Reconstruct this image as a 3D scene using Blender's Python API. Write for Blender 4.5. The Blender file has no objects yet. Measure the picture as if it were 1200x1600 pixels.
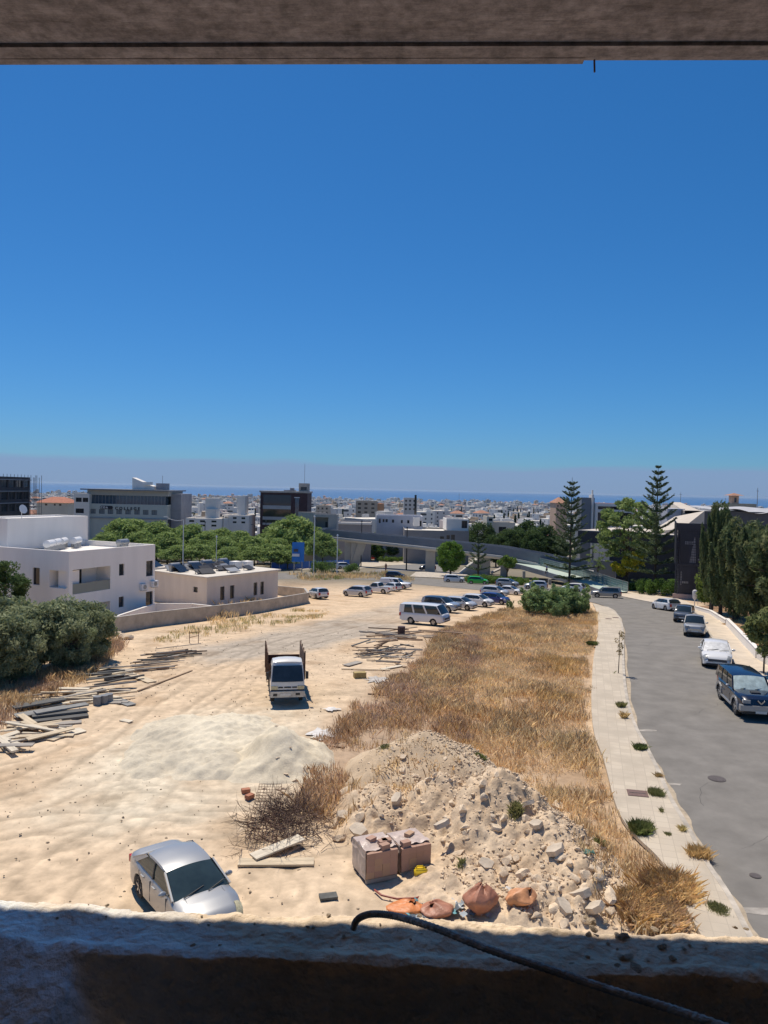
import bpy, bmesh, math, random
import numpy as np
from mathutils import Vector, Matrix, noise
C = bpy.context.scene.collection
SC = bpy.context.scene
R = math.radians
rnd = random.Random(7)
# ------------------------------------------------------------------ camera
F = 1180.0                    # focal length in pixels of the 1200x1600 photograph
CAMZ = 11.0
CAM = Vector((0, 0, CAMZ))
RM = (Matrix.Rotation(R(90 - 1.72), 3, 'X') @ Matrix.Rotation(R(1.24), 3, 'Z'))
cd = bpy.data.cameras.new('camera')
cd.sensor_fit = 'VERTICAL'; cd.sensor_height = 24; cd.lens = 24 * F / 1600
cd.clip_start = 0.05; cd.clip_end = 200000
cam = bpy.data.objects.new('camera', cd); C.objects.link(cam)
cam.matrix_world = Matrix.Translation(CAM) @ RM.to_4x4()
SC.camera = cam
# ------------------------------------------------------------------ sky, sun, exposure
SUN_EL, SUN_AZ = 66.6, -30.0           # azimuth measured from straight ahead, negative = to the left
w = bpy.data.worlds.new('World'); SC.world = w; w.use_nodes = True
nt = w.node_tree; nt.nodes.clear()
def N(t, kind, **kw):
    n = t.nodes.new(kind)
    for k, v in kw.items(): setattr(n, k, v)
    return n
out = N(nt, 'ShaderNodeOutputWorld'); bg = N(nt, 'ShaderNodeBackground')
sky = N(nt, 'ShaderNodeTexSky', sky_type='NISHITA', sun_disc=False)
sky.sun_elevation = R(SUN_EL); sky.sun_rotation = R(SUN_AZ); sky.altitude = 60
sky.air_density = 1.0; sky.dust_density = 0.25; sky.ozone_density = 4.0
bg.inputs['Strength'].default_value = 0.095
sp = N(nt, 'ShaderNodeSeparateColor'); cmb = N(nt, 'ShaderNodeCombineColor'); nt.links.new(sky.outputs[0], sp.inputs[0])
for i_, (g_, k_) in enumerate(((1.31, .368), (.93, .575), (.92, .925))):      # colour response of the camera that took the photograph
    m1 = N(nt, 'ShaderNodeMath', operation='MULTIPLY'); m1.inputs[1].default_value = .095; nt.links.new(sp.outputs[i_], m1.inputs[0])
    m2 = N(nt, 'ShaderNodeMath', operation='POWER'); m2.inputs[1].default_value = g_; nt.links.new(m1.outputs[0], m2.inputs[0])
    m3 = N(nt, 'ShaderNodeMath', operation='MULTIPLY'); m3.inputs[1].default_value = k_ / .095; nt.links.new(m2.outputs[0], m3.inputs[0]); nt.links.new(m3.outputs[0], cmb.inputs[i_])
tc = N(nt, 'ShaderNodeTexCoord'); sep = N(nt, 'ShaderNodeSeparateXYZ')
nt.links.new(tc.outputs['Generated'], sep.inputs[0])
mp = N(nt, 'ShaderNodeMapping'); mp.inputs['Scale'].default_value = (5, 5, 60)
nz = N(nt, 'ShaderNodeTexNoise'); nz.inputs['Scale'].default_value = 1.3; nz.inputs['Detail'].default_value = 5
nt.links.new(tc.outputs['Generated'], mp.inputs[0]); nt.links.new(mp.outputs[0], nz.inputs[0])
ma = N(nt, 'ShaderNodeMath', operation='MULTIPLY_ADD'); ma.inputs[1].default_value = 0.022; 
nt.links.new(nz.outputs[0], ma.inputs[0]); nt.links.new(sep.outputs[2], ma.inputs[2])
mr = N(nt, 'ShaderNodeMapRange', interpolation_type='SMOOTHSTEP')
mr.inputs[1].default_value = 0.037; mr.inputs[2].default_value = 0.0475; mr.inputs[3].default_value = 0.74; mr.inputs[4].default_value = 0.0
nt.links.new(ma.outputs[0], mr.inputs[0])
mx = N(nt, 'ShaderNodeMix', data_type='RGBA')
nt.links.new(mr.outputs[0], mx.inputs[0]); nt.links.new(cmb.outputs[0], mx.inputs[6])
mx.inputs[7].default_value = (2.45, 3.4, 5.65, 1)          # the low bank of sea haze on the horizon
nt.links.new(mx.outputs[2], bg.inputs[0]); nt.links.new(bg.outputs[0], out.inputs[0])
sd = bpy.data.lights.new('sun', 'SUN'); sd.energy = 4.7; sd.angle = R(0.53); sd.color = (1.0, 0.90, 0.77)
sun = bpy.data.objects.new('sun', sd); C.objects.link(sun)
SUNDIR = Vector((math.cos(R(SUN_EL)) * math.sin(R(SUN_AZ)), math.cos(R(SUN_EL)) * math.cos(R(SUN_AZ)), math.sin(R(SUN_EL))))
sun.rotation_euler = SUNDIR.to_track_quat('Z', 'Y').to_euler()
sun.location = (0, 0, 40)
vs = SC.view_settings; vs.view_transform = 'Standard'; vs.look = 'None'; vs.exposure = 0.0; vs.gamma = 1.0
SC.cycles.max_bounces = 6; SC.cycles.transparent_max_bounces = 8
# ------------------------------------------------------------------ terrain profile and pixel helpers
_ky = [-200, 30, 42, 55, 72, 86, 100, 130, 162, 230, 300, 500, 1000, 1800, 3000, 4500, 6000, 9000]
_kz = [0, 0, 0, -.3, -1.45, -2.35, -3.3, -5.0, -6.6, -10, -14.5, -24, -34, -43, -49, -53.5, -60, -70]
_ty = np.concatenate([np.arange(-60, 200, 1.0), np.geomspace(200, 9000, 400)])
_tz = np.interp(_ty, _ky, _kz)
for _ in range(30):
    _tz[1:-1] = (_tz[:-2] + 2 * _tz[1:-1] + _tz[2:]) / 4
def gz(y): return float(np.interp(y, _ty, _tz))
def ray(px, py): return RM @ Vector(((px - 600) / F, (800 - py) / F, -1.0))
def P(px, py, y):
    d = ray(px, py); return CAM + d * (y / d.y)
def G(px, py, h=0.0):
    d = ray(px, py); a, b = 5.0, 5000.0
    for _ in range(60):
        m = (a + b) / 2; p = CAM + d * (m / d.y)
        if p.z > gz(m) + h: a = m
        else: b = m
    return CAM + d * (a / d.y)
def PX(p):
    q = RM.transposed() @ (Vector(p) - CAM); return 600 + F * q.x / -q.z, 800 - F * q.y / -q.z
# ------------------------------------------------------------------ materials
_m = {}
def setc(s, c): s.default_value = (c[0], c[1], c[2], 1)
def mat(name, col, rough=.8, var=.12, scale=3., bump=0., bscale=20., metal=0., coat=0., attr=False, spec=.5, emis=None, coord='Object', detail=5, stretch=None, col2=None, trans=0.):
    if name in _m: return _m[name]
    m = bpy.data.materials.new(name); m.use_nodes = True; t = m.node_tree
    b = t.nodes['Principled BSDF']; b.inputs['Roughness'].default_value = rough; b.inputs['Metallic'].default_value = metal
    b.inputs['Specular IOR Level'].default_value = spec
    if coat: b.inputs['Coat Weight'].default_value = coat; b.inputs['Coat Roughness'].default_value = .06
    if trans: b.inputs['Transmission Weight'].default_value = trans
    tcn = N(t, 'ShaderNodeTexCoord'); src = tcn.outputs['Object']
    if coord == 'World': src = N(t, 'ShaderNodeNewGeometry').outputs['Position']
    if stretch:
        mpn = N(t, 'ShaderNodeMapping'); mpn.inputs['Scale'].default_value = stretch
        t.links.new(src, mpn.inputs[0]); src = mpn.outputs[0]
    if attr:
        at = N(t, 'ShaderNodeAttribute', attribute_name='Col'); base = at.outputs['Color']
    else:
        rgb = N(t, 'ShaderNodeRGB'); setc(rgb.outputs[0], col); base = rgb.outputs[0]
    if var or col2:
        n = N(t, 'ShaderNodeTexNoise'); n.inputs['Scale'].default_value = scale; n.inputs['Detail'].default_value = detail
        n.inputs['Roughness'].default_value = .6
        t.links.new(src, n.inputs[0])
        r = N(t, 'ShaderNodeMapRange'); r.inputs[1].default_value = .3; r.inputs[2].default_value = .7
        t.links.new(n.outputs[0], r.inputs[0])
        x = N(t, 'ShaderNodeMix', data_type='RGBA')
        if col2:
            r.inputs[3].default_value = 0; r.inputs[4].default_value = 1
            t.links.new(r.outputs[0], x.inputs[0]); t.links.new(base, x.inputs[6]); setc(x.inputs[7], col2)
        else:
            r.inputs[3].default_value = 1 - var; r.inputs[4].default_value = 1 + var
            x.blend_type = 'MULTIPLY'; x.inputs[0].default_value = 1
            cb = N(t, 'ShaderNodeCombineXYZ')
            for i in range(3): t.links.new(r.outputs[0], cb.inputs[i])
            t.links.new(base, x.inputs[6]); t.links.new(cb.outputs[0], x.inputs[7])
        base = x.outputs[2]
    t.links.new(base, b.inputs['Base Color'])
    if bump:
        n2 = N(t, 'ShaderNodeTexNoise'); n2.inputs['Scale'].default_value = bscale; n2.inputs['Detail'].default_value = 6
        t.links.new(src, n2.inputs[0])
        bp = N(t, 'ShaderNodeBump'); bp.inputs['Strength'].default_value = min(1, bump); bp.inputs['Distance'].default_value = .02 * max(1, bump)
        t.links.new(n2.outputs[0], bp.inputs['Height']); t.links.new(bp.outputs[0], b.inputs['Normal'])
    if emis: setc(b.inputs['Emission Color'], emis); b.inputs['Emission Strength'].default_value = 1
    _m[name] = m; return m
# ------------------------------------------------------------------ mesh helpers
class MB:
    def __init__(s): s.v = []; s.f = []; s.mi = []; s.cur = 0
    def add(s, vs, fs):
        o = len(s.v); s.v += [tuple(v) for v in vs]
        for f in fs: s.f.append(tuple(i + o for i in f)); s.mi.append(s.cur)
        return s
    def box(s, x0, x1, y0, y1, z0, z1, rot=None, pivot=None):
        vs = [Vector(p) for p in ((x0,y0,z0),(x1,y0,z0),(x1,y1,z0),(x0,y1,z0),(x0,y0,z1),(x1,y0,z1),(x1,y1,z1),(x0,y1,z1))]
        if rot is not None:
            pv = Vector(pivot) if pivot is not None else Vector(((x0+x1)/2, (y0+y1)/2, (z0+z1)/2))
            vs = [rot @ (v - pv) + pv for v in vs]
        return s.add(vs, [(0,3,2,1),(4,5,6,7),(0,1,5,4),(1,2,6,5),(2,3,7,6),(3,0,4,7)])
    def bar(s, a, b, wd, ht=None, up=(0,0,1)):
        a = Vector(a); b = Vector(b); ht = ht or wd; d = (b - a).normalized(); u = Vector(up)
        if abs(d.dot(u)) > .98: u = Vector((0, 1, 0))
        r = d.cross(u).normalized() * wd / 2; q = r.cross(d).normalized() * ht / 2
        return s.add([a-r-q, a+r-q, a+r+q, a-r+q, b-r-q, b+r-q, b+r+q, b-r+q], [(0,1,2,3),(7,6,5,4),(0,4,5,1),(1,5,6,2),(2,6,7,3),(3,7,4,0)])
    def tube(s, pts, r, n=6, r2=None, cap=True):
        pts = [Vector(p) for p in pts]; k = len(pts); vs = []; u = Vector((0, 0, 1))
        for i, p in enumerate(pts):
            d = (pts[min(i+1, k-1)] - pts[max(i-1, 0)]).normalized()
            a = d.cross(u if abs(d.z) < .95 else Vector((0, 1, 0))).normalized(); b2 = a.cross(d).normalized()
            rr = (r[i] if isinstance(r, (list, tuple)) else (r if r2 is None else r + (r2 - r) * i / (k - 1)))
            for j in range(n):
                t = 2 * math.pi * j / n; vs.append(p + a * math.cos(t) * rr + b2 * math.sin(t) * rr)
        fs = [(i*n+j, i*n+(j+1) % n, (i+1)*n+(j+1) % n, (i+1)*n+j) for i in range(k-1) for j in range(n)]
        if cap: fs += [tuple(reversed(range(n))), tuple(range((k-1)*n, k*n))]
        return s.add(vs, fs)
    def cyl(s, c, r, h, n=16, axis='z', r2=None):
        c = Vector(c); ax = {'x': Vector((1,0,0)), 'y': Vector((0,1,0)), 'z': Vector((0,0,1))}[axis]
        return s.tube([c - ax * h / 2, c + ax * h / 2], r, n, r2)
    def prism(s, poly, z0, z1):
        n = len(poly); zz = lambda z, i: z[i] if isinstance(z, (list, tuple)) else z
        vs = [(p[0], p[1], zz(z0, i)) for i, p in enumerate(poly)] + [(p[0], p[1], zz(z1, i)) for i, p in enumerate(poly)]
        return s.add(vs, [tuple(reversed(range(n))), tuple(range(n, 2*n))] + [(i, (i+1) % n, n+(i+1) % n, n+i) for i in range(n)])
    def grid(s, pts):                      # pts[i][j] -> quads
        a = len(pts); b = len(pts[0])
        return s.add([p for row in pts for p in row], [(i*b+j, i*b+j+1, (i+1)*b+j+1, (i+1)*b+j) for i in range(a-1) for j in range(b-1)])
    def mesh(s, name, mats, smooth=False, angle=35):
        me = bpy.data.meshes.new(name); me.from_pydata(s.v, [], s.f)
        for m in (mats if isinstance(mats, (list, tuple)) else [mats]): me.materials.append(m)
        if any(s.mi): me.polygons.foreach_set('material_index', s.mi)
        if smooth:
            me.shade_smooth(); me.set_sharp_from_angle(angle=R(angle))
        me.update(); return me
    def build(s, name, mats, parent=None, smooth=False, angle=35, loc=None, rz=0):
        return link(name, s.mesh(name, mats, smooth, angle), parent, loc, rz)
def link(name, me, parent=None, loc=None, rz=0):
    o = bpy.data.objects.new(name, me); C.objects.link(o)
    if parent is not None: o.parent = parent
    if loc is not None: o.location = loc
    if rz: o.rotation_euler = (0, 0, rz)
    return o
def tag(o, label=None, cat=None, group=None, kind=None):
    if label: o['label'] = label
    if cat: o['category'] = cat
    if group: o['group'] = group
    if kind: o['kind'] = kind
    return o
def thing(name, label, cat, loc=(0,0,0), rz=0, group=None):
    o = bpy.data.objects.new(name, None); C.objects.link(o); o.empty_display_size = .3
    o.location = loc; o.rotation_euler = (0, 0, rz)
    return tag(o, label, cat, group)
def kids(o): return [c for c in bpy.data.objects if c.parent == o]
def copy_tree(o, chs, loc=None, rz=None, sc=None, label=None):   # chs: list of (child, [grandchildren])
    c = o.copy(); C.objects.link(c)
    if loc is not None: c.location = loc
    if rz is not None: c.rotation_euler = (0, 0, rz)
    if sc is not None: c.scale = (sc, sc, sc)
    if label: c['label'] = label
    for ch, gs in chs:
        d = ch.copy(); C.objects.link(d); d.parent = c
        for g in gs:
            e = g.copy(); C.objects.link(e); e.parent = d
    return c
def fb(x, y, z=0, o=4): return noise.fractal(Vector((x, y, z)), .9, 2.1, o)
def soup(name, V, Fq, col, m, parent=None, loc=None, smooth=False):
    """big numpy mesh: V (n,3), Fq (k,4 or 3), col (n,3) vertex colours"""
    me = bpy.data.meshes.new(name); k = Fq.shape[1]
    me.vertices.add(len(V)); me.vertices.foreach_set('co', V.astype(np.float32).ravel())
    me.loops.add(Fq.size); me.loops.foreach_set('vertex_index', Fq.astype(np.int32).ravel())
    me.polygons.add(len(Fq)); me.polygons.foreach_set('loop_start', (np.arange(len(Fq)) * k).astype(np.int32))
    if col is not None:
        a = me.color_attributes.new('Col', 'FLOAT_COLOR', 'POINT')
        a.data.foreach_set('color', np.hstack([col, np.ones((len(col), 1))]).astype(np.float32).ravel())
    me.update(calc_edges=True); me.validate()
    if smooth: me.shade_smooth()
    me.materials.append(m)
    return link(name, me, parent, loc)
def inpoly(x, y, poly):
    r = np.zeros(np.shape(x), bool); n = len(poly); j = n - 1
    for i in range(n):
        xi, yi = poly[i][0], poly[i][1]; xj, yj = poly[j][0], poly[j][1]
        c = ((yi > y) != (yj > y)) & (x < (xj - xi) * (y - yi) / (yj - yi + 1e-12) + xi)
        r ^= c; j = i
    return r
def GP(pts): return [(G(a, b).x, G(a, b).y) for a, b in pts]
def vnoise(x, y, s, seed=0):               # smooth value noise, numpy
    x = x / s + seed * 17.3; y = y / s + seed * 7.7
    xi = np.floor(x).astype(int); yi = np.floor(y).astype(int); fx = x - xi; fy = y - yi
    fx = fx*fx*(3-2*fx); fy = fy*fy*(3-2*fy)
    def h(a, b):
        n = (a * 374761393 + b * 668265263 + seed * 1442695) & 0x7fffffff
        n = ((n ^ (n >> 13)) * 1274126177) & 0x7fffffff
        return (n ^ (n >> 16)) % 65536 / 65535.0
    return (h(xi, yi)*(1-fx) + h(xi+1, yi)*fx)*(1-fy) + (h(xi, yi+1)*(1-fx) + h(xi+1, yi+1)*fx)*fy
def fnoise(x, y, s, seed=0, o=4):
    t = 0; a = .5
    for i in range(o): t = t + a * vnoise(x, y, s / 2**i, seed + i); a *= .5
    return t / (1 - .5**o)
def lerp(a, b, t): return a + (b - a) * t
# ================================================================== ground, road, pavements, sea
def resample(pts, n):
    pts = [Vector((p[0], p[1])) for p in pts]; L = [0]
    for a, b in zip(pts, pts[1:]): L.append(L[-1] + (b - a).length)
    o = []
    for i in range(n):
        t = L[-1] * i / (n - 1); k = 0
        while k < len(L) - 2 and L[k + 1] < t: k += 1
        u = (t - L[k]) / max(1e-9, L[k + 1] - L[k]); o.append(pts[k].lerp(pts[k + 1], u))
    return o
def smoothline(pts, it=3):
    pts = [Vector((p[0], p[1])) for p in pts]
    for _ in range(it):
        q = [pts[0]]
        for a, b in zip(pts, pts[1:]): q += [a.lerp(b, .25), a.lerp(b, .75)]
        q.append(pts[-1]); pts = q
    return pts
GRASS = GP([(660,985),(700,975),(760,958),(815,948),(905,946),(932,955),(934,1000),(924,1040),(921,1137),(944,1193),(962,1270),(1000,1310),(1040,1352),(1066,1408),(1086,1450),(975,1462),(972,1400),(925,1320),(880,1262),(800,1205),(760,1195),(700,1160),(640,1150),(575,1190),(560,1250),(500,1300),(470,1290),(480,1225),(495,1160),(540,1115),(600,1075),(640,1040),(668,1010)])
SANDY = GP([(60,1245),(130,1180),(240,1130),(340,1105),(470,1100),(490,1150),(475,1230),(400,1262),(330,1275),(160,1300),(60,1290)])
TRACK = GP([(300,1012),(420,990),(520,965),(610,945),(660,930),(760,925),(770,945),(690,960),(610,985),(520,1010),(380,1030),(300,1035)])
LOTFAR = GP([(430,915),(600,905),(700,920),(800,925),(820,945),(700,985),(640,1040),(480,985)])
SOILR = GP([(1088,948),(1135,968),(1165,1000),(1200,1036),(1330,1130),(1500,1000),(1300,930),(1130,935)])
RUST = GP([(540,1110),(600,1070),(640,1040),(690,990),(760,985),(740,1060),(700,1150),(640,1150),(575,1190),(500,1260),(490,1160)])
STRIP = GP([(440,905),(470,898),(600,896),(650,905),(640,912),(560,908),(480,915),(440,920)])
ys = np.concatenate([np.arange(8, 58, .2), np.arange(58, 130, .45), np.arange(130, 300, 3), np.geomspace(300, 8000, 70)])
xs = np.concatenate([-np.geomspace(9000, 34, 60), np.arange(-33, 34, .22), np.geomspace(34, 9000, 60)])
X, Y = np.meshgrid(xs, ys)
Zb = np.interp(Y, _ty, _tz)
near = np.clip((120 - Y) / 30, 0, 1) * np.clip((60 - np.abs(X)) / 20, 0, 1)
wx = X + (fnoise(X, Y, 3, 3) - .5) * 2.2; wy = Y + (fnoise(X, Y, 3, 9) - .5) * 2.2
def soft(poly, d=.7):                      # soft, ragged mask
    m = np.zeros(X.shape)
    for i, (a, b) in enumerate(((0, 0), (d, .3*d), (-d, -.4*d), (.2*d, d), (-.3*d, -d), (.6*d, -.6*d), (-.7*d, .6*d))):
        m += inpoly(wx + a, wy + b, poly)
    return m / 7
mg, ms, mt, mf, mr_, mru = soft(GRASS), soft(SANDY, 1.3), soft(TRACK, .9), soft(LOTFAR, 1.5), soft(SOILR, .4), soft(RUST, 1.0)
mst = soft(STRIP, .8)
rel = (fnoise(X, Y, 5, 21) - 1) * .08 + (fnoise(X, Y, .8, 5) - 1) * .012 + (fnoise(X, Y, .45, 6, 2) - .5) * .008
# wheel ruts sweeping through the sand
s_ = X * .42 - Y * .9 + 5 * fnoise(X, Y, 24, 33)
rut = np.sin(s_ * 3.2) * np.sin(s_ * .7 + 1)
rel -= .005 * np.clip(rut, 0, 1) * (1 - mg)
Z = Zb + rel * near - .002
base = np.array([.595, .45, .30]); pale = np.array([.63, .515, .375]); gravel = np.array([.40, .35, .285]); rust = np.array([.36, .245, .15])
orange = np.array([.54, .385, .24]); red = np.array([.26, .15, .085]); town = np.array([.21, .185, .14])
col = np.ones(X.shape + (3,)) * base
n1 = fnoise(X, Y, 9, 40)[..., None]; n2 = fnoise(X, Y, 1.6, 41)[..., None]; n3 = fnoise(X, Y, 26, 44)[..., None]
col = lerp(col, orange, np.clip((n1 - .5) * 2.4, 0, .7)); col = lerp(col, pale, np.clip((n3 - .48) * 2.0, 0, .35))
col = lerp(col, np.array([.62,.545,.415]), .9 * ms[..., None] * np.clip(n2 * 1.6, 0, 1))
col = lerp(col, gravel, (.85 * mt[..., None]) * np.clip(n1 * 2.0, 0, 1))
col = lerp(col, base * 1.08, .5 * mf[..., None] * (1 - mt[..., None]))
col = lerp(col, rust, .85 * mg[..., None]); col = lerp(col, np.array([.40, .31, .23]), .5 * mru[..., None])
col = lerp(col, red, .95 * mr_[..., None]); col = lerp(col, rust * 1.15, .8 * mst[..., None])
arc = np.zeros_like(X)
for cx_, cy_, r0, r1 in ((-20, 16, 5, 22), (4, 60, 18, 30), (-3, 12, 8, 14)):
    rr0 = np.hypot(X - cx_, Y - cy_) + 1.5 * (fnoise(X, Y, 9, 55) - .5); w0 = np.clip((rr0 - r0) / 2, 0, 1) * np.clip((r1 - rr0) / 2, 0, 1)
    arc += w0 * (np.sin(rr0 * 4.1) * .5 + np.sin(rr0 * 9.3 + 1) * .3) * np.clip(fnoise(X, Y, 4, 56) * 2 - .6, 0, 1)
col *= (1 - .13 * np.clip(rut, 0, 1) * (1 - mg) - .15 * arc * (1 - mg))[..., None] * (.88 + .24 * n2)
tracks = [[(-60,1330),(60,1320),(150,1290),(190,1330),(170,1400),(120,1440)], [(-60,1360),(40,1350),(100,1380),(120,1430)], [(-40,1240),(60,1215),(150,1150),(230,1090),(330,1030),(450,990),(620,950)], [(-40,1270),(90,1240),(190,1170),(270,1100),(360,1045),(480,1003),(640,962)],
          [(200,1235),(300,1250),(400,1246),(470,1225)], [(195,1245),(310,1268),(420,1262)], [(225,1215),(238,1170),(270,1135),(340,1112)], [(60,1400),(110,1330),(230,1280),(330,1290)], [(-40,1300),(80,1280),(240,1290),(360,1330),(430,1390)], [(300,1120),(360,1080),(400,1030),(440,1000),(560,975)], [(500,1420),(480,1380),(520,1350)],
          [(-40,1190),(80,1165),(170,1110),(260,1060),(380,1010)], [(-30,1420),(60,1370),(200,1290),(250,1200),(300,1130),(380,1080)]]
tm = np.zeros_like(X); gt = np.random.default_rng(5)
nearm = (Y < 75) & (Y > 14) & (np.abs(X) < 34)
xn, yn = X[nearm], Y[nearm]; acc = np.zeros_like(xn); wob = (fnoise(xn, yn, 2.5, 57) - .5) * .35
for tr in tracks:
    pts = smoothline(GP(tr), 2); dmin = np.full(xn.shape, 99.); sg = np.zeros_like(xn)
    for a, b in zip(pts, pts[1:]):
        ab = b - a; L2_ = max(ab.length_squared, 1e-6); u = np.clip(((xn-a.x)*ab.x + (yn-a.y)*ab.y) / L2_, 0, 1); dx = xn - a.x - u*ab.x; dy = yn - a.y - u*ab.y; d = np.hypot(dx, dy)
        s_1 = np.sign(ab.x*dy - ab.y*dx); k = d < dmin; dmin = np.where(k, d, dmin); sg = np.where(k, s_1, sg)
    dd = dmin*sg + wob
    for o in (-.8, .8): acc += 1.15*np.exp(-((dd-o)/.17)**2) - .55*np.exp(-((dd-o-.27)/.11)**2) - .55*np.exp(-((dd-o+.27)/.11)**2)
tm[nearm] = acc * (.65 + .7*np.clip(fnoise(xn, yn, 3.0, 58)*2-.5, 0, 1))
tm *= (1 - mg)
Z -= .024 * np.clip(tm, -1, 1.6)
fine_ = fnoise(X, Y, .5, 80, 2); fine2_ = fnoise(X, Y, 1.1, 82, 3)
col *= (1 + .10*(fine_-.5) + .14*(fine2_-.5))[..., None]
stain = np.clip((fnoise(X, Y, 2.4, 83) - .60) * 6, 0, 1)[..., None] * (1 - mg[..., None]); col = lerp(col, col * np.array([.80, .76, .72]), stain)
col *= (1 - .15 * np.clip(tm, -.7, 1.4))[..., None]
far = np.clip((Y - 108) / 25, 0, 1)[..., None]; col = lerp(col, town * (.8 + .5 * n1), far)
left = np.clip((-X - 24) / 6, 0, 1)[..., None] * (Y < 110)[..., None]; col = lerp(col, orange * .62, left * .7)
nr, nc = X.shape
idx = np.arange(nr * nc).reshape(nr, nc)
quads = np.stack([idx[:-1, :-1], idx[:-1, 1:], idx[1:, 1:], idx[1:, :-1]], -1).reshape(-1, 4)
gm = mat('ground_mat', (1, 1, 1), .95, .18, 2.6, .8, 11.0, attr=True, coord='World', spec=.15, detail=9)
ground = soup('ground', np.stack([X, Y, Z], -1).reshape(-1, 3), quads, col.reshape(-1, 3), gm, smooth=True)
tag(ground, kind='structure')
sea = MB().add([(-90000, 3400, -53), (90000, 3400, -53), (90000, 45000, -53), (-90000, 45000, -53)], [(0, 1, 2, 3)]).build('sea',
    mat('sea_mat', (.03, .125, .29), .6, .10, .0006, .6, .02, coord='World', stretch=(1, .2, 1), spec=.25)); tag(sea, kind='structure')

def sheet(name, A, B, off, m, nx=10, ny=200, skirt=0, attrf=None):
    A = resample(A, ny); B = resample(B, ny); g = []
    for a, b in zip(A, B):
        row = []
        for j in range(nx + 1):
            p = a.lerp(b, j / nx); row.append((p.x, p.y, gz(p.y) + off))
        if skirt: row = [(row[0][0], row[0][1], row[0][2] - skirt)] + row + [(row[-1][0], row[-1][1], row[-1][2] - skirt)]
        g.append(row)
    return MB().grid(g).build(name, m)
KL = smoothline(GP([(1215,1540),(1172,1462),(1141,1399),(1109,1357),(1081,1301),(1050,1252),(1036,1217),(1015,1175),(990,1130),(978,1077),(975,1025),(975,983),(969,965),(955,951),(927,941),(880,933),(830,929),(770,924),(700,918),(650,913),(560,905),(480,903),(380,908)]), 2)
KR = smoothline(GP([(1480,1300),(1330,1150),(1215,1080),(1147,1043),(1117,1005),(1107,992),(1090,958),(1060,947),(1021,943),(973,933),(919,923),(860,919),(768,912),(692,905.5),(650,902.5),(560,897),(470,894),(380,898)]), 2)
road = sheet('road', KL, KR, .02, mat('asphalt', (.205, .192, .172), .9, .17, .8, .5, 60, coord='World', spec=.2, detail=10, col2=None), 24, 420)
tag(road, kind='structure')
def offset(L, d):
    o = []
    for i, p in enumerate(L):
        t = (L[min(i+1, len(L)-1)] - L[max(i-1, 0)]).normalized(); o.append(Vector((p.x - t.y * d, p.y + t.x * d)))
    return o
# left kerb, pavement
paving = bpy.data.materials.new('paving'); paving.use_nodes = True; t = paving.node_tree; b = t.nodes['Principled BSDF']; b.inputs['Roughness'].default_value = .9
geo = N(t, 'ShaderNodeNewGeometry'); mpn = N(t, 'ShaderNodeMapping'); mpn.inputs['Rotation'].default_value = (0, 0, R(15))
br = N(t, 'ShaderNodeTexBrick', offset=0.0); br.inputs['Scale'].default_value = 1.0; br.inputs['Brick Width'].default_value = .42; br.inputs['Row Height'].default_value = .42
br.inputs['Mortar Size'].default_value = .012; setc(br.inputs['Color1'], (.56, .485, .375)); setc(br.inputs['Color2'], (.49, .42, .325)); setc(br.inputs['Mortar'], (.42, .36, .28))
nn = N(t, 'ShaderNodeTexNoise'); nn.inputs['Scale'].default_value = .6; nn.inputs['Detail'].default_value = 8
mm = N(t, 'ShaderNodeMix', data_type='RGBA', blend_type='MIX'); rr = N(t, 'ShaderNodeMapRange'); rr.inputs[1].default_value = .44; rr.inputs[2].default_value = .6; rr.inputs[3].default_value = 0; rr.inputs[4].default_value = .75
t.links.new(geo.outputs['Position'], mpn.inputs[0]); t.links.new(mpn.outputs[0], br.inputs[0]); t.links.new(mpn.outputs[0], nn.inputs[0]); t.links.new(nn.outputs[0], rr.inputs[0])
t.links.new(rr.outputs[0], mm.inputs[0]); t.links.new(br.outputs[0], mm.inputs[6]); setc(mm.inputs[7], (.43, .37, .285)); t.links.new(mm.outputs[2], b.inputs['Base Color'])
kerbm = mat('kerb_concrete', (.46, .41, .34), .9, .28, 2, .5, 30, coord='World')
nk = 1 + next(i for i, p in enumerate(KL) if p.y > 88)
KLs = KL[:nk]
PL = smoothline(GP([(1140,1540),(1085,1452),(1064,1406),(1036,1350),(990,1310),(962,1270),(945,1193),(922,1137),(926,1035),(932,1007),(936,972),(930,951),(926,944)]), 2)
K1 = offset(KLs, .16)
kerb = sheet('kerb', KLs, K1, .13, kerbm, 2, 200, skirt=.12); tag(kerb, kind='structure')
pav = sheet('pavement', K1, PL, .122, paving, 8, 220, skirt=.12); tag(pav, kind='structure')
gut = sheet('gutter', KLs, [p + (q - p) * (.8 + .5*math.sin(i*.37) + .45*math.sin(i*1.7)) for i, (p, q) in enumerate(zip(KLs, offset(KLs, -.16)))], .0265, mat('gutter_sand', (.42,.345,.25), .95, .25, 2.2, .5, 20, coord='World'), 2, 200); tag(gut, kind='structure')
# right kerb and pavement
KRr = [p for p in KR if p.y > 20]; cut = next(i for i, p in enumerate(KRr) if p.y > 118 or p.x < 18 and i > 10)
KRs = KRr[:cut]
PR = smoothline(GP([(1560,1260),(1400,1160),(1290,1100),(1200,1038),(1183,1024),(1163,1003),(1133,971),(1086,948),(1065,937),(1020,931),(975,925),(925,917)]), 2)
K2 = offset(KRs, -.16)
kr = sheet('kerb_right', KRs, K2, .13, kerbm, 2, 160, skirt=.12); kr.name = 'far_kerb'; tag(kr, kind='structure')
pr = sheet('far_pavement', K2, PR, .122, mat('paving_far', (.56, .475, .365), .9, .15, 1.0, .3, 20, coord='World'), 8, 160, skirt=.12); tag(pr, kind='structure')
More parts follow.
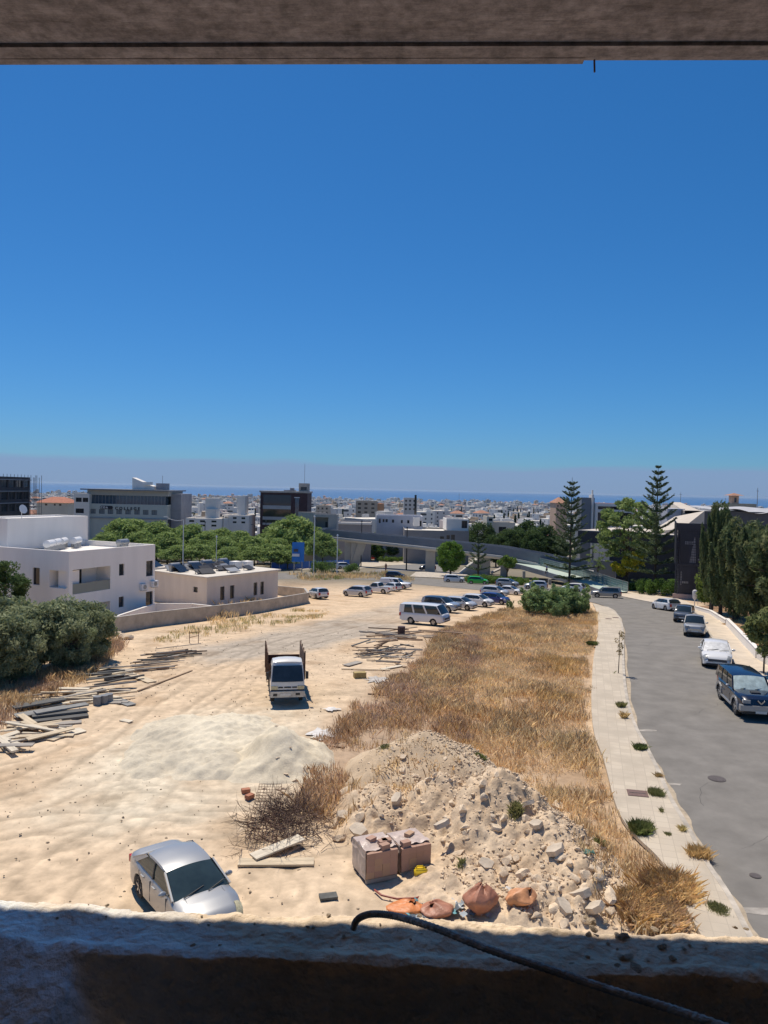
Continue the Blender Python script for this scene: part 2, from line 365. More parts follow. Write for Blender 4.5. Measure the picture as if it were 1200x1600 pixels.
# road beyond the junction going under the bridge, and the far pavement
jr = sheet('side_road', GP([(560,898),(610,893),(700,893)]), GP([(640,876),(680,872),(740,872)]), .024, mat('asphalt_pale', (.20, .19, .175), .9, .1, .5, .4, 40, coord='World'), 12, 30); tag(jr, kind='structure')
fp = sheet('junction_pavement', GP([(640,901.5),(700,904),(770,910)]), GP([(650,894),(700,894),(760,896)]), .10, kerbm, 6, 30, skirt=.1); tag(fp, kind='structure')
fp2 = sheet('forecourt', GP([(430,893),(500,889),(560,889),(600,884),(690,880)]), GP([(430,882),(500,879),(560,874),(600,868),(690,860)]), .05, mat('forecourt_mat', (.47, .41, .32), .9, .15, .3, .3, 10, coord='World'), 8, 40); tag(fp2, kind='structure')
# patches, manholes, covers on the road and pavement
ironm = mat('cast_iron', (.09, .075, .07), .7, .2, 10, .5, 60)
def manhole(px, py, r, label, sq=False, z=.03):
    c = G(px, py); m_ = MB()
    if sq: m_.box(-r, r, -r*.8, r*.8, 0, .012)
    else:
        m_.cyl((0, 0, .006), r, .012, 24); m_.cyl((0, 0, .014), r * .8, .008, 24)
    o = m_.build('manhole_cover', ironm if not sq else mat('rust_cover', (.16, .10, .085), .8, .2, 8, .4, 40), loc=(c.x, c.y, gz(c.y) + z), rz=-.2)
    if sq: MB().box(-r*.8, r*.8, -.02, .02, .012, .02).build('lifting_bar', ironm, o)
    tag(o, label, 'manhole cover')
manhole(1120, 1218, .33, 'round dark manhole cover set in the asphalt of the road', z=.026)
manhole(996, 1245, .36, 'brown square manhole cover in the near pavement', True, .13)
manhole(962, 967, .3, 'small dark utility cover nearest the kerb at the far end of the pavement', True, .13)
manhole(951, 969, .3, 'small dark utility cover beside another at the pavement bend', True, .13)
manhole(1180, 1370, .16, 'tiny round valve cover in the road asphalt', z=.026)
pm = mat('cement_stain', (.34, .31, .27), .95, .3, 2, coord='World')
for px, py, sx, sy in ((1012,1142,.55,.22), (1050,1226,.5,.14), (1195,1425,.8,.2)):
    c = G(px, py); k = 14
    MBp = MB().add([(c.x + sx*math.cos(a)*rnd.uniform(.6,1.1), c.y + sy*math.sin(a)*rnd.uniform(.6,1.1), gz(c.y)+.0245) for a in [2*math.pi*i/k for i in range(k)]], [tuple(range(k))])
    tag(MBp.build('road_stain', pm), kind='structure')

ck = mat('crack_fill', (.10,.095,.088), .9, .2, 4, coord='World')
gck = random.Random(4)
for px, py, L, a in ((1060,1120,4,.3),(1100,1260,3,1.4),(1010,1010,5,1.2),(1150,1330,2.5,.1),(1040,985,4,.9)):
    c = G(px, py); m_ = MB(); p0 = Vector((c.x, c.y, 0)); pts = [p0]
    for _ in range(int(L*4)): a += gck.gauss(0, .25); pts.append(pts[-1] + Vector((math.cos(a)*.25, math.sin(a)*.25, 0)))
    m_.grid([[(p.x-.012, p.y, gz(p.y)+.0235), (p.x+.016, p.y+.01, gz(p.y)+.0235)] for p in pts]); tag(m_.build('road_crack', ck), kind='structure')
pt_ = mat('asphalt_patch', (.155,.147,.135), .92, .12, 2, .5, 50, coord='World')
for px, py, sx, sy, r_ in ():
    c = G(px, py); q = [(-sx,-sy),(sx,-sy*.96),(sx*.97,sy),(-sx,sy*.93)]; vs_ = []
    for i in range(13):
        row = []
        for j in range(5):
            u, v = -sx + 2*sx*j/4, -sy + 2*sy*i/12; x, y = c.x + u*math.cos(r_) - v*math.sin(r_), c.y + u*math.sin(r_) + v*math.cos(r_); row.append((x, y, gz(y)+.0225))
        vs_.append(row)
    tag(MB().grid(vs_).build('road_patch', pt_), kind='structure')
# ================================================================== buildings
white = mat('white_render', (.78, .74, .68), .85, .05, .6, .2, 40)
offw = mat('off_white_render', (.87, .83, .775), .85, .045, 1.0, .3, 40, stretch=(1,1,.18))
greyr = mat('grey_beige_render', (.64, .585, .525), .88, .07, 1.2, .3, 40, stretch=(1,1,.2))
conc = mat('concrete', (.40, .37, .33), .9, .16, .8, .5, 14)
blockw = mat('block_wall', (.46, .40, .32), .95, .22, 1.1, 1.0, 10)
glass = mat('dark_glass', (.02, .025, .032), .06, 0, spec=.7)
glassb = mat('blue_glass', (.06, .10, .14), .08, .2, 2, spec=.7)
frame = mat('window_frame_dark', (.06, .06, .065), .5, 0)
metalw = mat('white_metal', (.75, .75, .74), .35, .05, 3)
metalg = mat('grey_metal', (.33, .34, .35), .45, .1, 3, metal=.6)
blackm = mat('black_plastic', (.025, .025, .028), .5, .2, 4)
rustm = mat('rusty_steel', (.13, .065, .04), .85, .35, 9, .5, 60)
def wall(mb, A, d, nrm, L, z0, z1, holes=(), depth=.22):
    """face from A along unit d (2D), outward normal nrm; holes: (u0,u1,w0,w1) -> reveals cut in"""
    A = Vector((A[0], A[1])); d = Vector(d); n = Vector(nrm)
    us = sorted({0, L, *[u for h in holes for u in h[:2]]}); zs_ = sorted({z0, z1, *[u for h in holes for u in h[2:4]]})
    pt = lambda u, z, k=0: (A.x + d.x*u - n.x*k, A.y + d.y*u - n.y*k, z)
    for a, b in zip(us, us[1:]):
        for c, e in zip(zs_, zs_[1:]):
            if any(h[0] <= a and b <= h[1] and h[2] <= c and e <= h[3] for h in holes): continue
            mb.add([pt(a, c), pt(b, c), pt(b, e), pt(a, e)], [(0, 1, 2, 3)])
    for h in holes:
        k = h[4] if len(h) > 4 else depth
        a, b, c, e = h[:4]
        mb.add([pt(a,c), pt(b,c), pt(b,e), pt(a,e), pt(a,c,k), pt(b,c,k), pt(b,e,k), pt(a,e,k)], [(0,1,5,4),(1,2,6,5),(2,3,7,6),(3,0,4,7)] + ([(4,5,6,7)] if k > .5 else []))
def window(root, A, d, nrm, u0, u1, z0, z1, k=.2, m=None, mull=1, name='window'):
    A = Vector((A[0], A[1])); d = Vector(d); n = Vector(nrm); e = .001
    pt = lambda u, z, q: Vector((A.x + d.x*u - n.x*q, A.y + d.y*u - n.y*q, z))
    fr = MB(); t = .06
    fr.bar(pt(u0, z0+t/2, k), pt(u1, z0+t/2, k), .06, t); fr.bar(pt(u0, z1-t/2, k), pt(u1, z1-t/2, k), .06, t)
    for i in range(mull + 2):
        u = lerp(u0 + t/2, u1 - t/2, i / (mull + 1)); fr.bar(pt(u, z0+t, k), pt(u, z1-t, k), t, .06, up=(n.x, n.y, 0))
    o = fr.build('window', frame, root)
    p = MB(); p.add([pt(u0, z0, k+.02), pt(u1, z0, k+.02), pt(u1, z1, k+.02), pt(u0, z1, k+.02)], [(0,1,2,3)]); p.build('pane', m or glass, o)
    return o
FS = ((0,0),(1,0),(0,-1)); 
def faces(L, Wd):   # S front (y=0), W near end (x=0), E far end, N back
    return {'S': ((0,0),(1,0),(0,-1),L), 'W': ((0,Wd),(0,-1),(-1,0),Wd), 'E': ((L,0),(0,1),(1,0),Wd), 'N': ((L,Wd),(-1,0),(0,1),L)}
def simple_block(root, L, Wd, H, m, holes={}, name='wall', x0=0, y0=0, z0=0, roofm=None, parapet=.4, mull=1, wm=None, depth=.2):
    mb = MB(); f = faces(L, Wd)
    for k, (A, d, n, LL) in f.items():
        A = (A[0] + x0, A[1] + y0)
        wall(mb, A, d, n, LL, z0, z0 + H, [tuple(h) for h in holes.get(k, [])], depth)
    # parapet inner faces and top
    t = .2; zt = z0 + H; zr = zt - parapet
    mb.add([(x0,y0,zt),(x0+L,y0,zt),(x0+L,y0+Wd,zt),(x0,y0+Wd,zt),(x0+t,y0+t,zt),(x0+L-t,y0+t,zt),(x0+L-t,y0+Wd-t,zt),(x0+t,y0+Wd-t,zt),
            (x0+t,y0+t,zr),(x0+L-t,y0+t,zr),(x0+L-t,y0+Wd-t,zr),(x0+t,y0+Wd-t,zr)],
           [(0,1,5,4),(1,2,6,5),(2,3,7,6),(3,0,4,7),(4,5,9,8),(5,6,10,9),(6,7,11,10),(7,4,8,11)])
    o = mb.build(name, m, root)
    MB().add([(x0+t,y0+t,zr+.003),(x0+L-t,y0+t,zr+.003),(x0+L-t,y0+Wd-t,zr+.003),(x0+t,y0+Wd-t,zr+.003)], [(0,1,2,3)]).build('roof', roofm or m, root)
    for k, hs_ in holes.items():
        A, d, n, LL = f[k]; A = (A[0] + x0, A[1] + y0)
        for h in hs_:
            if len(h) > 4: continue
            window(root, A, d, n, *h, k=depth - .05, mull=mull if h[1]-h[0] > 1 else 0, m=wm)
    return o
def ac_unit(root, A, d, n, u, z):
    A = Vector((A[0], A[1])); d = Vector(d); n = Vector(n); c = A + d * u + n * .17
    rot = math.atan2(d.y, d.x); m_ = MB(); M3 = Matrix.Rotation(rot, 3, 'Z')
    m_.box(c.x-.4, c.x+.4, c.y-.15, c.y+.15, z, z+.58, M3); o = m_.build('air_conditioner', metalw, root)
    q = MB(); cc = c + n * .155; q.tube([(cc.x, cc.y, z+.29), (cc.x + n.x*.02, cc.y + n.y*.02, z+.29)], .21, 16); q.build('fan_grille', metalg, o)
    q = MB(); q.bar((c.x - d.x*.3, c.y - d.y*.3, z-.03), (c.x + d.x*.3, c.y + d.y*.3, z-.03), .3, .04); q.build('bracket', metalg, o)
def water_tank(root, x, y, z, rot=0, L=1.5, r=.36, m=None, panel=True):
    M2 = Vector((math.cos(rot), math.sin(rot), 0)) * L / 2; c = Vector((x, y, z + r + .35))
    t_ = MB().tube([c - M2*1.04, c - M2, c - M2*.98, c + M2*.98, c + M2, c + M2*1.04], [r*.3, r*.8, r, r, r*.8, r*.3], 16)
    o = t_.build('water_tank', m or metalw, root, smooth=True, angle=50)
    for q in (-.6, .6): MB().box(x + M2.x*q - .2, x + M2.x*q + .2, y + M2.y*q - .2, y + M2.y*q + .2, z, z + .45).build('tank_stand', metalg, o)
    if not panel: return
    p_ = MB(); n2 = Vector((-M2.y, M2.x, 0)).normalized()
    a = Vector((x, y, z + .1)) - n2 * .5; b = a - n2 * 1.3
    p_.add([a - M2 + Vector((0,0,.65)), a + M2 + Vector((0,0,.65)), b + M2, b - M2], [(0,1,2,3)])
    p_.build('solar_panel', glass, root)
def at(px, py, y):
    p = P(px, py, y); return p
# ---- white apartment house on the left
nearc, farc = P(108, 862, 62.0), P(242.5, 850, 71.5)
U = Vector((farc.x - nearc.x, farc.y - nearc.y)); L_ = U.length; rz = math.atan2(U.y, U.x); zt = nearc.z; zb = gz(72) - .6; H_ = zt - zb
wh = thing('apartment_house', 'white flat-roofed modern house with corner balcony and wall air conditioners behind the olive trees', 'house', (nearc.x, nearc.y, zb), rz)
h1 = zt - zb - 6.45
def zz(py, px, y): return P(px, py, y).z - zb
Hs = {'S': [(5.7, 6.35, H_-2.55, H_-1.5), (5.7, 6.35, H_-5.4, H_-4.45), (9.2, 10.15, H_-2.95, H_-1.5), (9.2, 10.15, H_-5.85, H_-4.4), (.4, 4.65, H_-3.6, H_-1.55, 1.6), (.4, 4.65, H_-6.9, H_-4.65, 1.6)],
      'W': [(14-2.2, 14-.25, H_-3.1, H_-1.65, .15+1.2), (14-4.1, 14-3.3, H_-3.0, H_-1.55)]}
simple_block(wh, L_, 14, H_, offw, Hs, roofm=white, parapet=.5)
# balcony fittings
window(wh, (0,0), (1,0), (0,-1), .45, 2.5, H_-3.58, H_-1.6, k=1.2)
MB().box(.41, 4.64, .04, .06, H_-3.6, H_-2.75).build('balcony_glass', mat('balustrade_glass', (.17, .22, .22), .08, 0, spec=.6), wh)
MB().box(.41, 4.64, .04, .06, H_-6.85, H_-6.0).build('balcony_glass', _m['balustrade_glass'], wh)
window(wh, (0,14), (0,-1), (-1,0), 14-1.0, 14-.3, H_-3.08, H_-1.7, k=1.3)
for u, z in ((8.7, H_-4.15), (10.15, H_-4.0), (8.7, H_-7.05), (10.1, H_-6.9)): ac_unit(wh, (0,0), (1,0), (0,-1), u, z)
# stair tower on the roof
bx = simple_block(wh, 9.3, 4.2, 2.85, offw, {}, 'stair_tower', x0=1.2, y0=8.6, z0=H_-.45, roofm=white, parapet=.15)
MB().box(1.1, 1.19, 9.9, 9.98, H_-.4, H_+2.3).build('downpipe', frame, wh)
for q, (x, y, r0) in enumerate(((3.1, 5.6, .25), (4.6, 6.4, .25), (5.9, 7.0, .3), (7.4, 6.9, .2))): water_tank(wh, x, y, H_-.45, R(15) + r0, L=1.6, r=.32, panel=False)
water_tank(wh, 8.9, 2.6, H_-.45, R(8), L=1.4, r=.28, m=metalg, panel=False); 
MB().box(6.8, 11-.9, 1.6, 1.9, H_-.45, H_-.2).build('roof_pipe', metalw, wh)
dd = MB(); dd.tube([(2.6,8.5,H_+2.3),(2.6,8.5,H_+3.1)], .03); dd.tube([(2.6,8.42,H_+3.2),(2.6,8.36,H_+3.2),(2.6,8.3,H_+3.22)], [.05,.35,.42], 16); dd.build('satellite_dish', metalw, wh, smooth=True)
# ---- grey single-storey house
nc, fc = P(323.7, 903, 81.0), P(434.5, 892, 90.0); nc.z = fc.z = (nc.z + fc.z) / 2
U = Vector((fc.x - nc.x, fc.y - nc.y)); L2 = U.length; rz2 = math.atan2(U.y, U.x); zb2 = gz(86) - .5; H2 = nc.z - zb2
gh = thing('low_house', 'low beige-grey house with roof full of solar heaters behind the long boundary wall', 'house', (nc.x, nc.y, zb2), rz2)
simple_block(gh, L2, 9, H2, greyr, {'S': [(1.9, 2.55, H2-2.6, H2-1.1), (3.35, 4.0, H2-2.6, H2-1.1), (7.0, 7.6, H2-2.6, H2-1.1), (8.1, 8.7, H2-2.6, H2-1.1)], 'W': [(9-2.2, 9-1.5, H2-1.7, H2-1.1)]}, roofm=mat('cream_roof', (.62, .57, .49), .9, .1, 1), parapet=.02)
MB().box(-.25, L2+.25, -.25, 9.25, H2+.002, H2+.16).build('roof_slab', _m['cream_roof'], gh)
simple_block(gh, 4.2, 7, H2+.35, greyr, {'W': [(5.2, 6, 1.8, 3.2)]}, 'wing', x0=-.6, y0=9.3, roofm=_m['cream_roof'], parapet=.1)
simple_block(gh, 4.0, 5, H2+.05, greyr, {}, 'wing', x0=-1.6, y0=16.5, roofm=_m['cream_roof'], parapet=.1)
MB().tube([(-1.0, 12, 0), (-1.0, 12, H2+.4)], .75, 20).build('round_stair_wall', greyr, gh, smooth=True)
MB().tube([(-1.0, 14.3, 0), (-1.0, 14.3, H2+.3)], .6, 20).build('round_stair_wall', greyr, gh, smooth=True)
MB().box(-4.2, -2.8, 1.0, 9.0, 0, 1.0).build('planter_wall', greyr, gh)
rr_ = random.Random(3)
for i in range(4): water_tank(gh, 1.2 + 2.6*i + rr_.uniform(-.3,.3), 6.6 + rr_.uniform(-.6, .6), H2+.16, rr_.uniform(-.3,.5), L=1.3, r=.3, m=metalg)
water_tank(gh, .8, 11.4, H2+.3, .2, L=1.9, r=.42); water_tank(gh, 1.6, 13.5, H2+.3, .2, L=1.9, r=.45, m=metalg); water_tank(gh, -.2, 17.6, H2+.2, .2, L=1.6, r=.4)
for i in range(26):                       # clutter of tilted panels and folded covers on the roof
    x, y = rr_.uniform(1.2, L2-3.0), rr_.uniform(1.2, 8.4); a = rr_.uniform(-.3, .3); s = rr_.uniform(.5, .9)
    M3 = Matrix.Rotation(a, 3, 'Z') @ Matrix.Rotation(rr_.uniform(.3, .7), 3, 'X')
    MB().box(x-s, x+s, y-.5, y+.5, H2+.42, H2+.5, M3).bar((x-s*.7, y+.3, H2+.16), (x-s*.7, y+.3, H2+.55), .05).bar((x+s*.7, y+.3, H2+.16), (x+s*.7, y+.3, H2+.55), .05).build('solar_panel', blackm if i % 4 else metalg, gh)
for x, y in ((L2-1.7, 3.5), (L2-2.9, 4.2)): MB().box(x-.55, x+.55, y-.5, y+.5, H2+.16, H2+1.0).build('roof_box', offw, gh)
# ---- low walls
def wallrun(name, pts, ht, th, m, label, cat='wall', capm=None, embed=.5):
    mb = MB(); cp = MB(); fin = []
    for a, b in zip(pts, pts[1:]):
        n = max(1, int((b - a).length / 1.5))
        for i in range(n): fin.append(a.lerp(b, i / n))
    fin.append(pts[-1]); 
    rows = []
    for i, p in enumerate(fin):
        t = (fin[min(i+1, len(fin)-1)] - fin[max(i-1, 0)]); t = Vector((t.x, t.y)).normalized(); nx_, ny_ = -t.y*th/2, t.x*th/2; z = gz(p.y)
        rows.append([(p.x-nx_, p.y-ny_, z-embed), (p.x-nx_, p.y-ny_, z+ht), (p.x+nx_, p.y+ny_, z+ht), (p.x+nx_, p.y+ny_, z-embed)])
        k = 1.25; 
    mb.grid(rows); mb.add(rows[0], [(0,1,2,3)]); mb.add(rows[-1], [(3,2,1,0)])
    o = thing(name, label, cat, (0,0,0)); mb.build('wall', m, o)
    crow = [[(Vector(r[1]).lerp(Vector(r[2]), -.12) + Vector((0,0,z_)))[:] for z_ in (.004, .06)] + [(Vector(r[1]).lerp(Vector(r[2]), 1.12) + Vector((0,0,z_)))[:] for z_ in (.06, .004)] for r in rows]
    cb = MB().grid(crow); cb.add(crow[0], [(0,1,2,3)]); cb.add(crow[-1], [(3,2,1,0)]); cb.build('coping', capm or m, o)
    return o
g2 = lambda px, py: Vector((G(px, py).x, G(px, py).y))
wallrun('boundary_wall', [g2(160, 992), g2(240, 978.5), g2(290, 972), g2(340, 966), g2(410, 956), g2(481, 942), g2(476, 934), g2(430, 929)], 1.15, .2, blockw, 'long rough grey block boundary wall running up the sand lot from the white house', capm=conc)
wallrun('garden_wall', [g2(180, 986), g2(242, 962), g2(300, 962), g2(336, 966.5)], 1.1, .18, offw, 'smooth pale garden wall between the white house and the low grey house', capm=white)
rw = wallrun('retaining_wall', [g2(1087, 954), g2(1110, 961), g2(1135, 977)], .5, .25, white, 'low cream retaining wall along the far pavement, the far stretch with a rounded end', capm=white)
wallrun('retaining_wall', [g2(1136, 979), g2(1163, 1009), g2(1183, 1031)], .75, .25, white, 'low white retaining wall along the far pavement beside the parked white sedan', capm=white)
wallrun('retaining_wall', [g2(1185, 1032), g2(1203, 1043), g2(1290, 1105)], .7, .25, white, 'low cream retaining wall at the right edge next to the black estate car', capm=white)

# ---- generic facade block placed by picture columns at a distance
def block(name, label, px0, px1, pyt, y0, depth, m, cat='building', eholes=None, y1=None, roofm=None, holes=None, base=None, group=None, parapet=.4, wm=None, pyb=None, wdep=.25):
    y1 = y1 or y0; a = P(px0, pyt, y0); b = P(px1, pyt, y1); ztop = (P((px0+px1)/2, pyt, (y0+y1)/2)).z
    U = Vector((b.x-a.x, b.y-a.y)); zb = base if base is not None else gz(max(y0, y1) + depth) - .5
    t_ = thing(name, label, cat, (a.x, a.y, zb), math.atan2(U.y, U.x), group)
    Lb = U.length; H = ztop - zb
    fx = lambda px: (px - px0) / (px1 - px0) * Lb
    fz = lambda py: H - (py - pyt) * y0 / F
    hs_ = {}
    if holes: hs_ = {'S': [(fx(h[0]), fx(h[1]), fz(h[3]), fz(h[2])) + tuple(h[4:]) for h in holes]}
    if eholes: hs_['E'] = [(u0, u1, H-z1, H-z0) for u0, u1, z0, z1 in eholes]
    simple_block(t_, Lb, depth, H, m, hs_, roofm=roofm, parapet=parapet, wm=wm, depth=wdep)
    return t_, Lb, H, fx, fz
# 1 scaffolded brown building at the left edge
brown = mat('brown_cladding', (.05, .042, .045), .7, .3, .4)
greyp = mat('grey_panel', (.30, .30, .32), .8, .15, .4)
holes = [(x, x+4.2, y, y+14) for y in (748+2, 769, 788) for x in (-70, -62.5, -55, -47.5, -40, -32.5, -25, -17.5, -10)]
t_, Lb, H, fx, fz = block('office_building', 'dark brown unfinished block with scaffolding at the far left edge', -76, 0.5, 743.5, 190, 16, brown, holes=holes, eholes=[(u, u+3.2, z+.5, z+2.5) for u in (.6, 4.5, 8.4, 12.3) for z in (.3, 3.4, 6.5)])
for y in (747.5, 766, 785): MB().box(0, Lb+.3, -.35, -.01, fz(y+1.2), fz(y)).box(Lb+.01, Lb+.3, 0, 16.2, fz(y+1.2), fz(y)).build('floor_band', greyp, t_)
sc_ = MB()
for i in range(4):
    x = Lb + .5 + i*.65
    for yy in (14.0, 17.5): sc_.bar((x, yy, 3), (x, yy, H + .6*(i % 2)), .09)
for k in range(8):
    z = 4 + k*1.9
    if z < H: 
        for yy in (14.0, 17.5): sc_.bar((Lb+.5, yy, z), (Lb+2.5, yy, z), .08)
        sc_.bar((Lb+.5, 14, z), (Lb+2.5, 14, z-1.9), .06)
sc_.build('scaffolding', mat('scaffold', (.12, .10, .10), .7, .2, 2), t_)
for k in range(9): MB().bar((Lb-.3, .2+k*1.9, H), (Lb-.3, .2+k*1.9, H+.7), .08).build('roof_post', brown, t_)
# 2 college
pale_g = mat('pale_green_facade', (.46, .49, .45), .85, .05, .5)
holes = [(x, x+8.6, 796.3, 803.6) for x in (141, 155, 168.5, 182, 196, 210, 223.5, 237)]
t_, Lb, H, fx, fz = block('college_building', 'pale green college building with dark glass upper band and big letters on its front', 136, 261, 787.8, 230, 18, pale_g, holes=holes, wm=mat('grey_blind', (.16, .19, .21), .4, .1, 1))  # window panes in one even blue-grey
MB().box(.8, Lb-.8, 1.2, 16, H-.38, H+2.6).build('glass_band', glassb, t_)
for i in range(22): MB().box(.9 + i*(Lb-1.9)/21, 1.0 + i*(Lb-1.9)/21, 1.12, 1.19, H-.35, H+2.55).build('mullion', metalg, t_)
MB().box(-.2, Lb+.2, .6, 17, H+2.61, H+4.1).build('upper_wall', mat('pale_band', (.40, .40, .37), .85, .05, .5), t_)
MB().box(-1.8, Lb+1.0, -.9, 18, H+4.12, H+4.5).build('roof_slab', mat('grey_roof_edge', (.20, .22, .25), .8, .1, 1), t_)
# left end volume
sb = MB(); simple_block(t_, 4.6, 10, H+3.0, white, {'S': [(.5, 2.3, H-.2+.6, H+1.7), (2.6, 4.3, H+.4, H+1.7), (.5, 3, H-3, H-1.6)]}, 'end_wing', x0=-3.6, y0=-.9)
MB().box(Lb+.01, Lb+3.2, 4, 17, 1, H+3.4).build('end_wing', greyp, t_)
MB().box(fx(136), fx(262), -.35, -.01, fz(811), fz(809.6)).build('canopy', greyp, t_)
MB().box(fx(100), fx(262), .9, 10, 0, fz(811.2)).build('ground_floor', mat('dark_ground_floor', (.05, .055, .07), .4, .2, .5), t_)
# white angular rooftop box
MB().prism([(fx(196), 6), (fx(229), 6), (fx(229), 10), (fx(196), 10)], H+4.51, [H+8.2, H+5.6, H+5.6, H+8.2]).build('roof_pavilion', white, t_)
MB().box(fx(215), fx(229), 5.2, 5.9, H+6.0, H+6.9).build('roof_fin', white, t_)
MB().box(fx(231), fx(247), 8, 12, H+4.51, H+6.6).build('plant_room', greyp, t_)
MB().bar((fx(240), 9, H+6.6), (fx(240), 9, H+9), .1).build('mast', greyp, t_)
def text(s, size, root, loc, rot, m, ext=.05, name='lettering', spacing=1.0):
    cu = bpy.data.curves.new(name, 'FONT'); cu.body = s; cu.size = size; cu.extrude = ext; cu.space_character = spacing; cu.offset = .035; cu.align_x = 'LEFT'
    tmp = bpy.data.objects.new('tmp', cu); C.objects.link(tmp); dg = bpy.context.evaluated_depsgraph_get()
    me = bpy.data.meshes.new_from_object(tmp.evaluated_get(dg)); bpy.data.objects.remove(tmp)
    me.materials.clear(); me.materials.append(m); o = link(name, me, root, loc); o.rotation_euler = rot; return o
navy = mat('navy_paint', (.008, .009, .02), .6, 0)
text('COLLEGE', 1.2, t_, (fx(180), -.06, fz(796.6)), (R(90), 0, 0), navy, .05, spacing=1.68)
pl = MB(); pts = [(fx(156.5)+.42+ .42*math.cos(a), fz(793.6)+.5*math.sin(a)) for a in np.linspace(R(90), R(270), 9)] + [(fx(176.5)-.42+.42*math.cos(a), fz(793.6)+.5*math.sin(a)) for a in np.linspace(R(-90), R(90), 9)]
pl.add([(x, -.08, z) for x, z in pts] + [(x, -.005, z) for x, z in pts], [tuple(range(18))] + [(i, (i+1) % 18, 18+(i+1) % 18, 18+i) for i in range(18)])
sg = pl.build('name_plate', navy, t_); text('CDA', .82, sg, (fx(157.6), -.1, fz(795.0)), (R(90), 0, 0), metalw, .03, spacing=1.5)
# 3 dark red office block
wine = mat('wine_brick', (.055, .028, .034), .8, .3, .8, .4, 6)
t_, Lb, H, fx, fz = block('office_building', 'dark wine-red office block with black ribbon windows and rooftop lift housing', 407, 480.5, 770, 240, 14, wine, roofm=conc)
for y0_, y1_ in ((773.5, 789.5), (796.3, 807.2), (813, 817)): MB().box(fx(411.7), fx(455), -.06, .3, fz(y1_), fz(y0_)).build('ribbon_window', glass, t_)
for y0_, y1_ in ((790, 795.8), (807.7, 812.5), (817.4, 820.5)): MB().box(fx(411.2), fx(455), -.3, .3, fz(y1_), fz(y0_)).build('floor_band', mat('mid_grey_panel', (.38, .38, .38), .8, .1, .6), t_)
MB().box(fx(461.5), fx(467.5), -.06, .3, fz(805), fz(778)).build('tall_window', glassb, t_)
MB().box(fx(460), fx(468.6), -.12, -.061, fz(777.6), fz(776.4)).build('lintel', metalw, t_)
MB().box(-.3, Lb+.3, -.4, 14.3, H+.005, H+.55).build('roof_slab', conc, t_)
sb = simple_block(t_, fx(480)-fx(465), 5, 2.6, conc, {'S': [(.6, 2.6, .9+H, 2.0+H)]}, 'lift_housing', x0=fx(465), y0=3, z0=H+.56)
MB().tube([(fx(473.5), 4, H+3.1), (fx(473.5), 4, H+9.5)], .06, 5).build('antenna', metalg, t_)
MB().box(fx(441), fx(458), 4, 8, H+.56, H+.9).box(fx(450), fx(456), 5, 7, H+.91, H+1.6).build('roof_plant', greyp, t_)
# 5..14 middle distance
t_, Lb, H, fx, fz = block('low_building', 'low long grey building with white roof edge behind the footbridge tower', 527, 580, 816.5, 205, 12, mat('mid_grey_wall', (.27, .26, .27), .85, .1, .3), roofm=white)
MB().box(-.2, Lb+.2, -.3, 0-.01, H-.5, H+.05).build('fascia', white, t_)
t_, Lb, H, fx, fz = block('low_building', 'long pale bluish flat-roofed building with small square windows above the footbridge', 588, 661, 806, 215, 12, mat('pale_blue_wall', (.50, .51, .55), .85, .08, .4), holes=[(592,595,811,818),(598,601,811.5,816.5),(602.5,606,811.5,816.5),(612.5,616,812,817),(626.5,629.5,812.5,817.5),(636.5,640,812.5,817.5),(652,659,813,822)], roofm=white)
MB().box(fx(586.5), fx(588.8), -.8, 0, -2, H+1).build('white_pier', white, t_)
t_, Lb, H, fx, fz = block('water_tower', 'white barrel water tank on short legs above the long grey building', 646, 656, 809, 212, 1.8, white, cat='water tank', base=P(650, 822, 212).z)
t_, Lb, H, fx, fz = block('commercial_building', 'wide grey concrete building with bright flat roof directly behind the footbridge', 632, 733, 829, 200, 16, mat('warm_grey_wall', (.27, .255, .245), .85, .1, .3), roofm=mat('bright_roof', (.68, .64, .57), .9, .08, .3), holes=[(688,694,838,843),(698,703,836,842),(705,711,835,843)])  # concrete walls in one even grey, paler roof
simple_block(t_, fx(733)-fx(698), 12, 3.1, white, {'S': [(fx(722)-fx(698), fx(731)-fx(698), H+.7, H+2.7)]}, 'upper_storey', x0=fx(698), y0=1.5, z0=H+.004, roofm=_m['bright_roof'])
t_, Lb, H, fx, fz = block('house', 'cream two-storey house with tall stair wing above the dark pine trees', 761, 771, 807, 250, 10, mat('cream_wall', (.62, .56, .46), .85, .06, .4), cat='house', holes=[(764,769.5,810,814),(764,769.5,821,825)], roofm=white)
simple_block(t_, 7.5, 10, H-1.9, _m['cream_wall'], {'S': [(2, 4.5, H-6, H-3.4)]}, 'main_wing', x0=Lb+.01, y0=1, roofm=_m['bright_roof'])
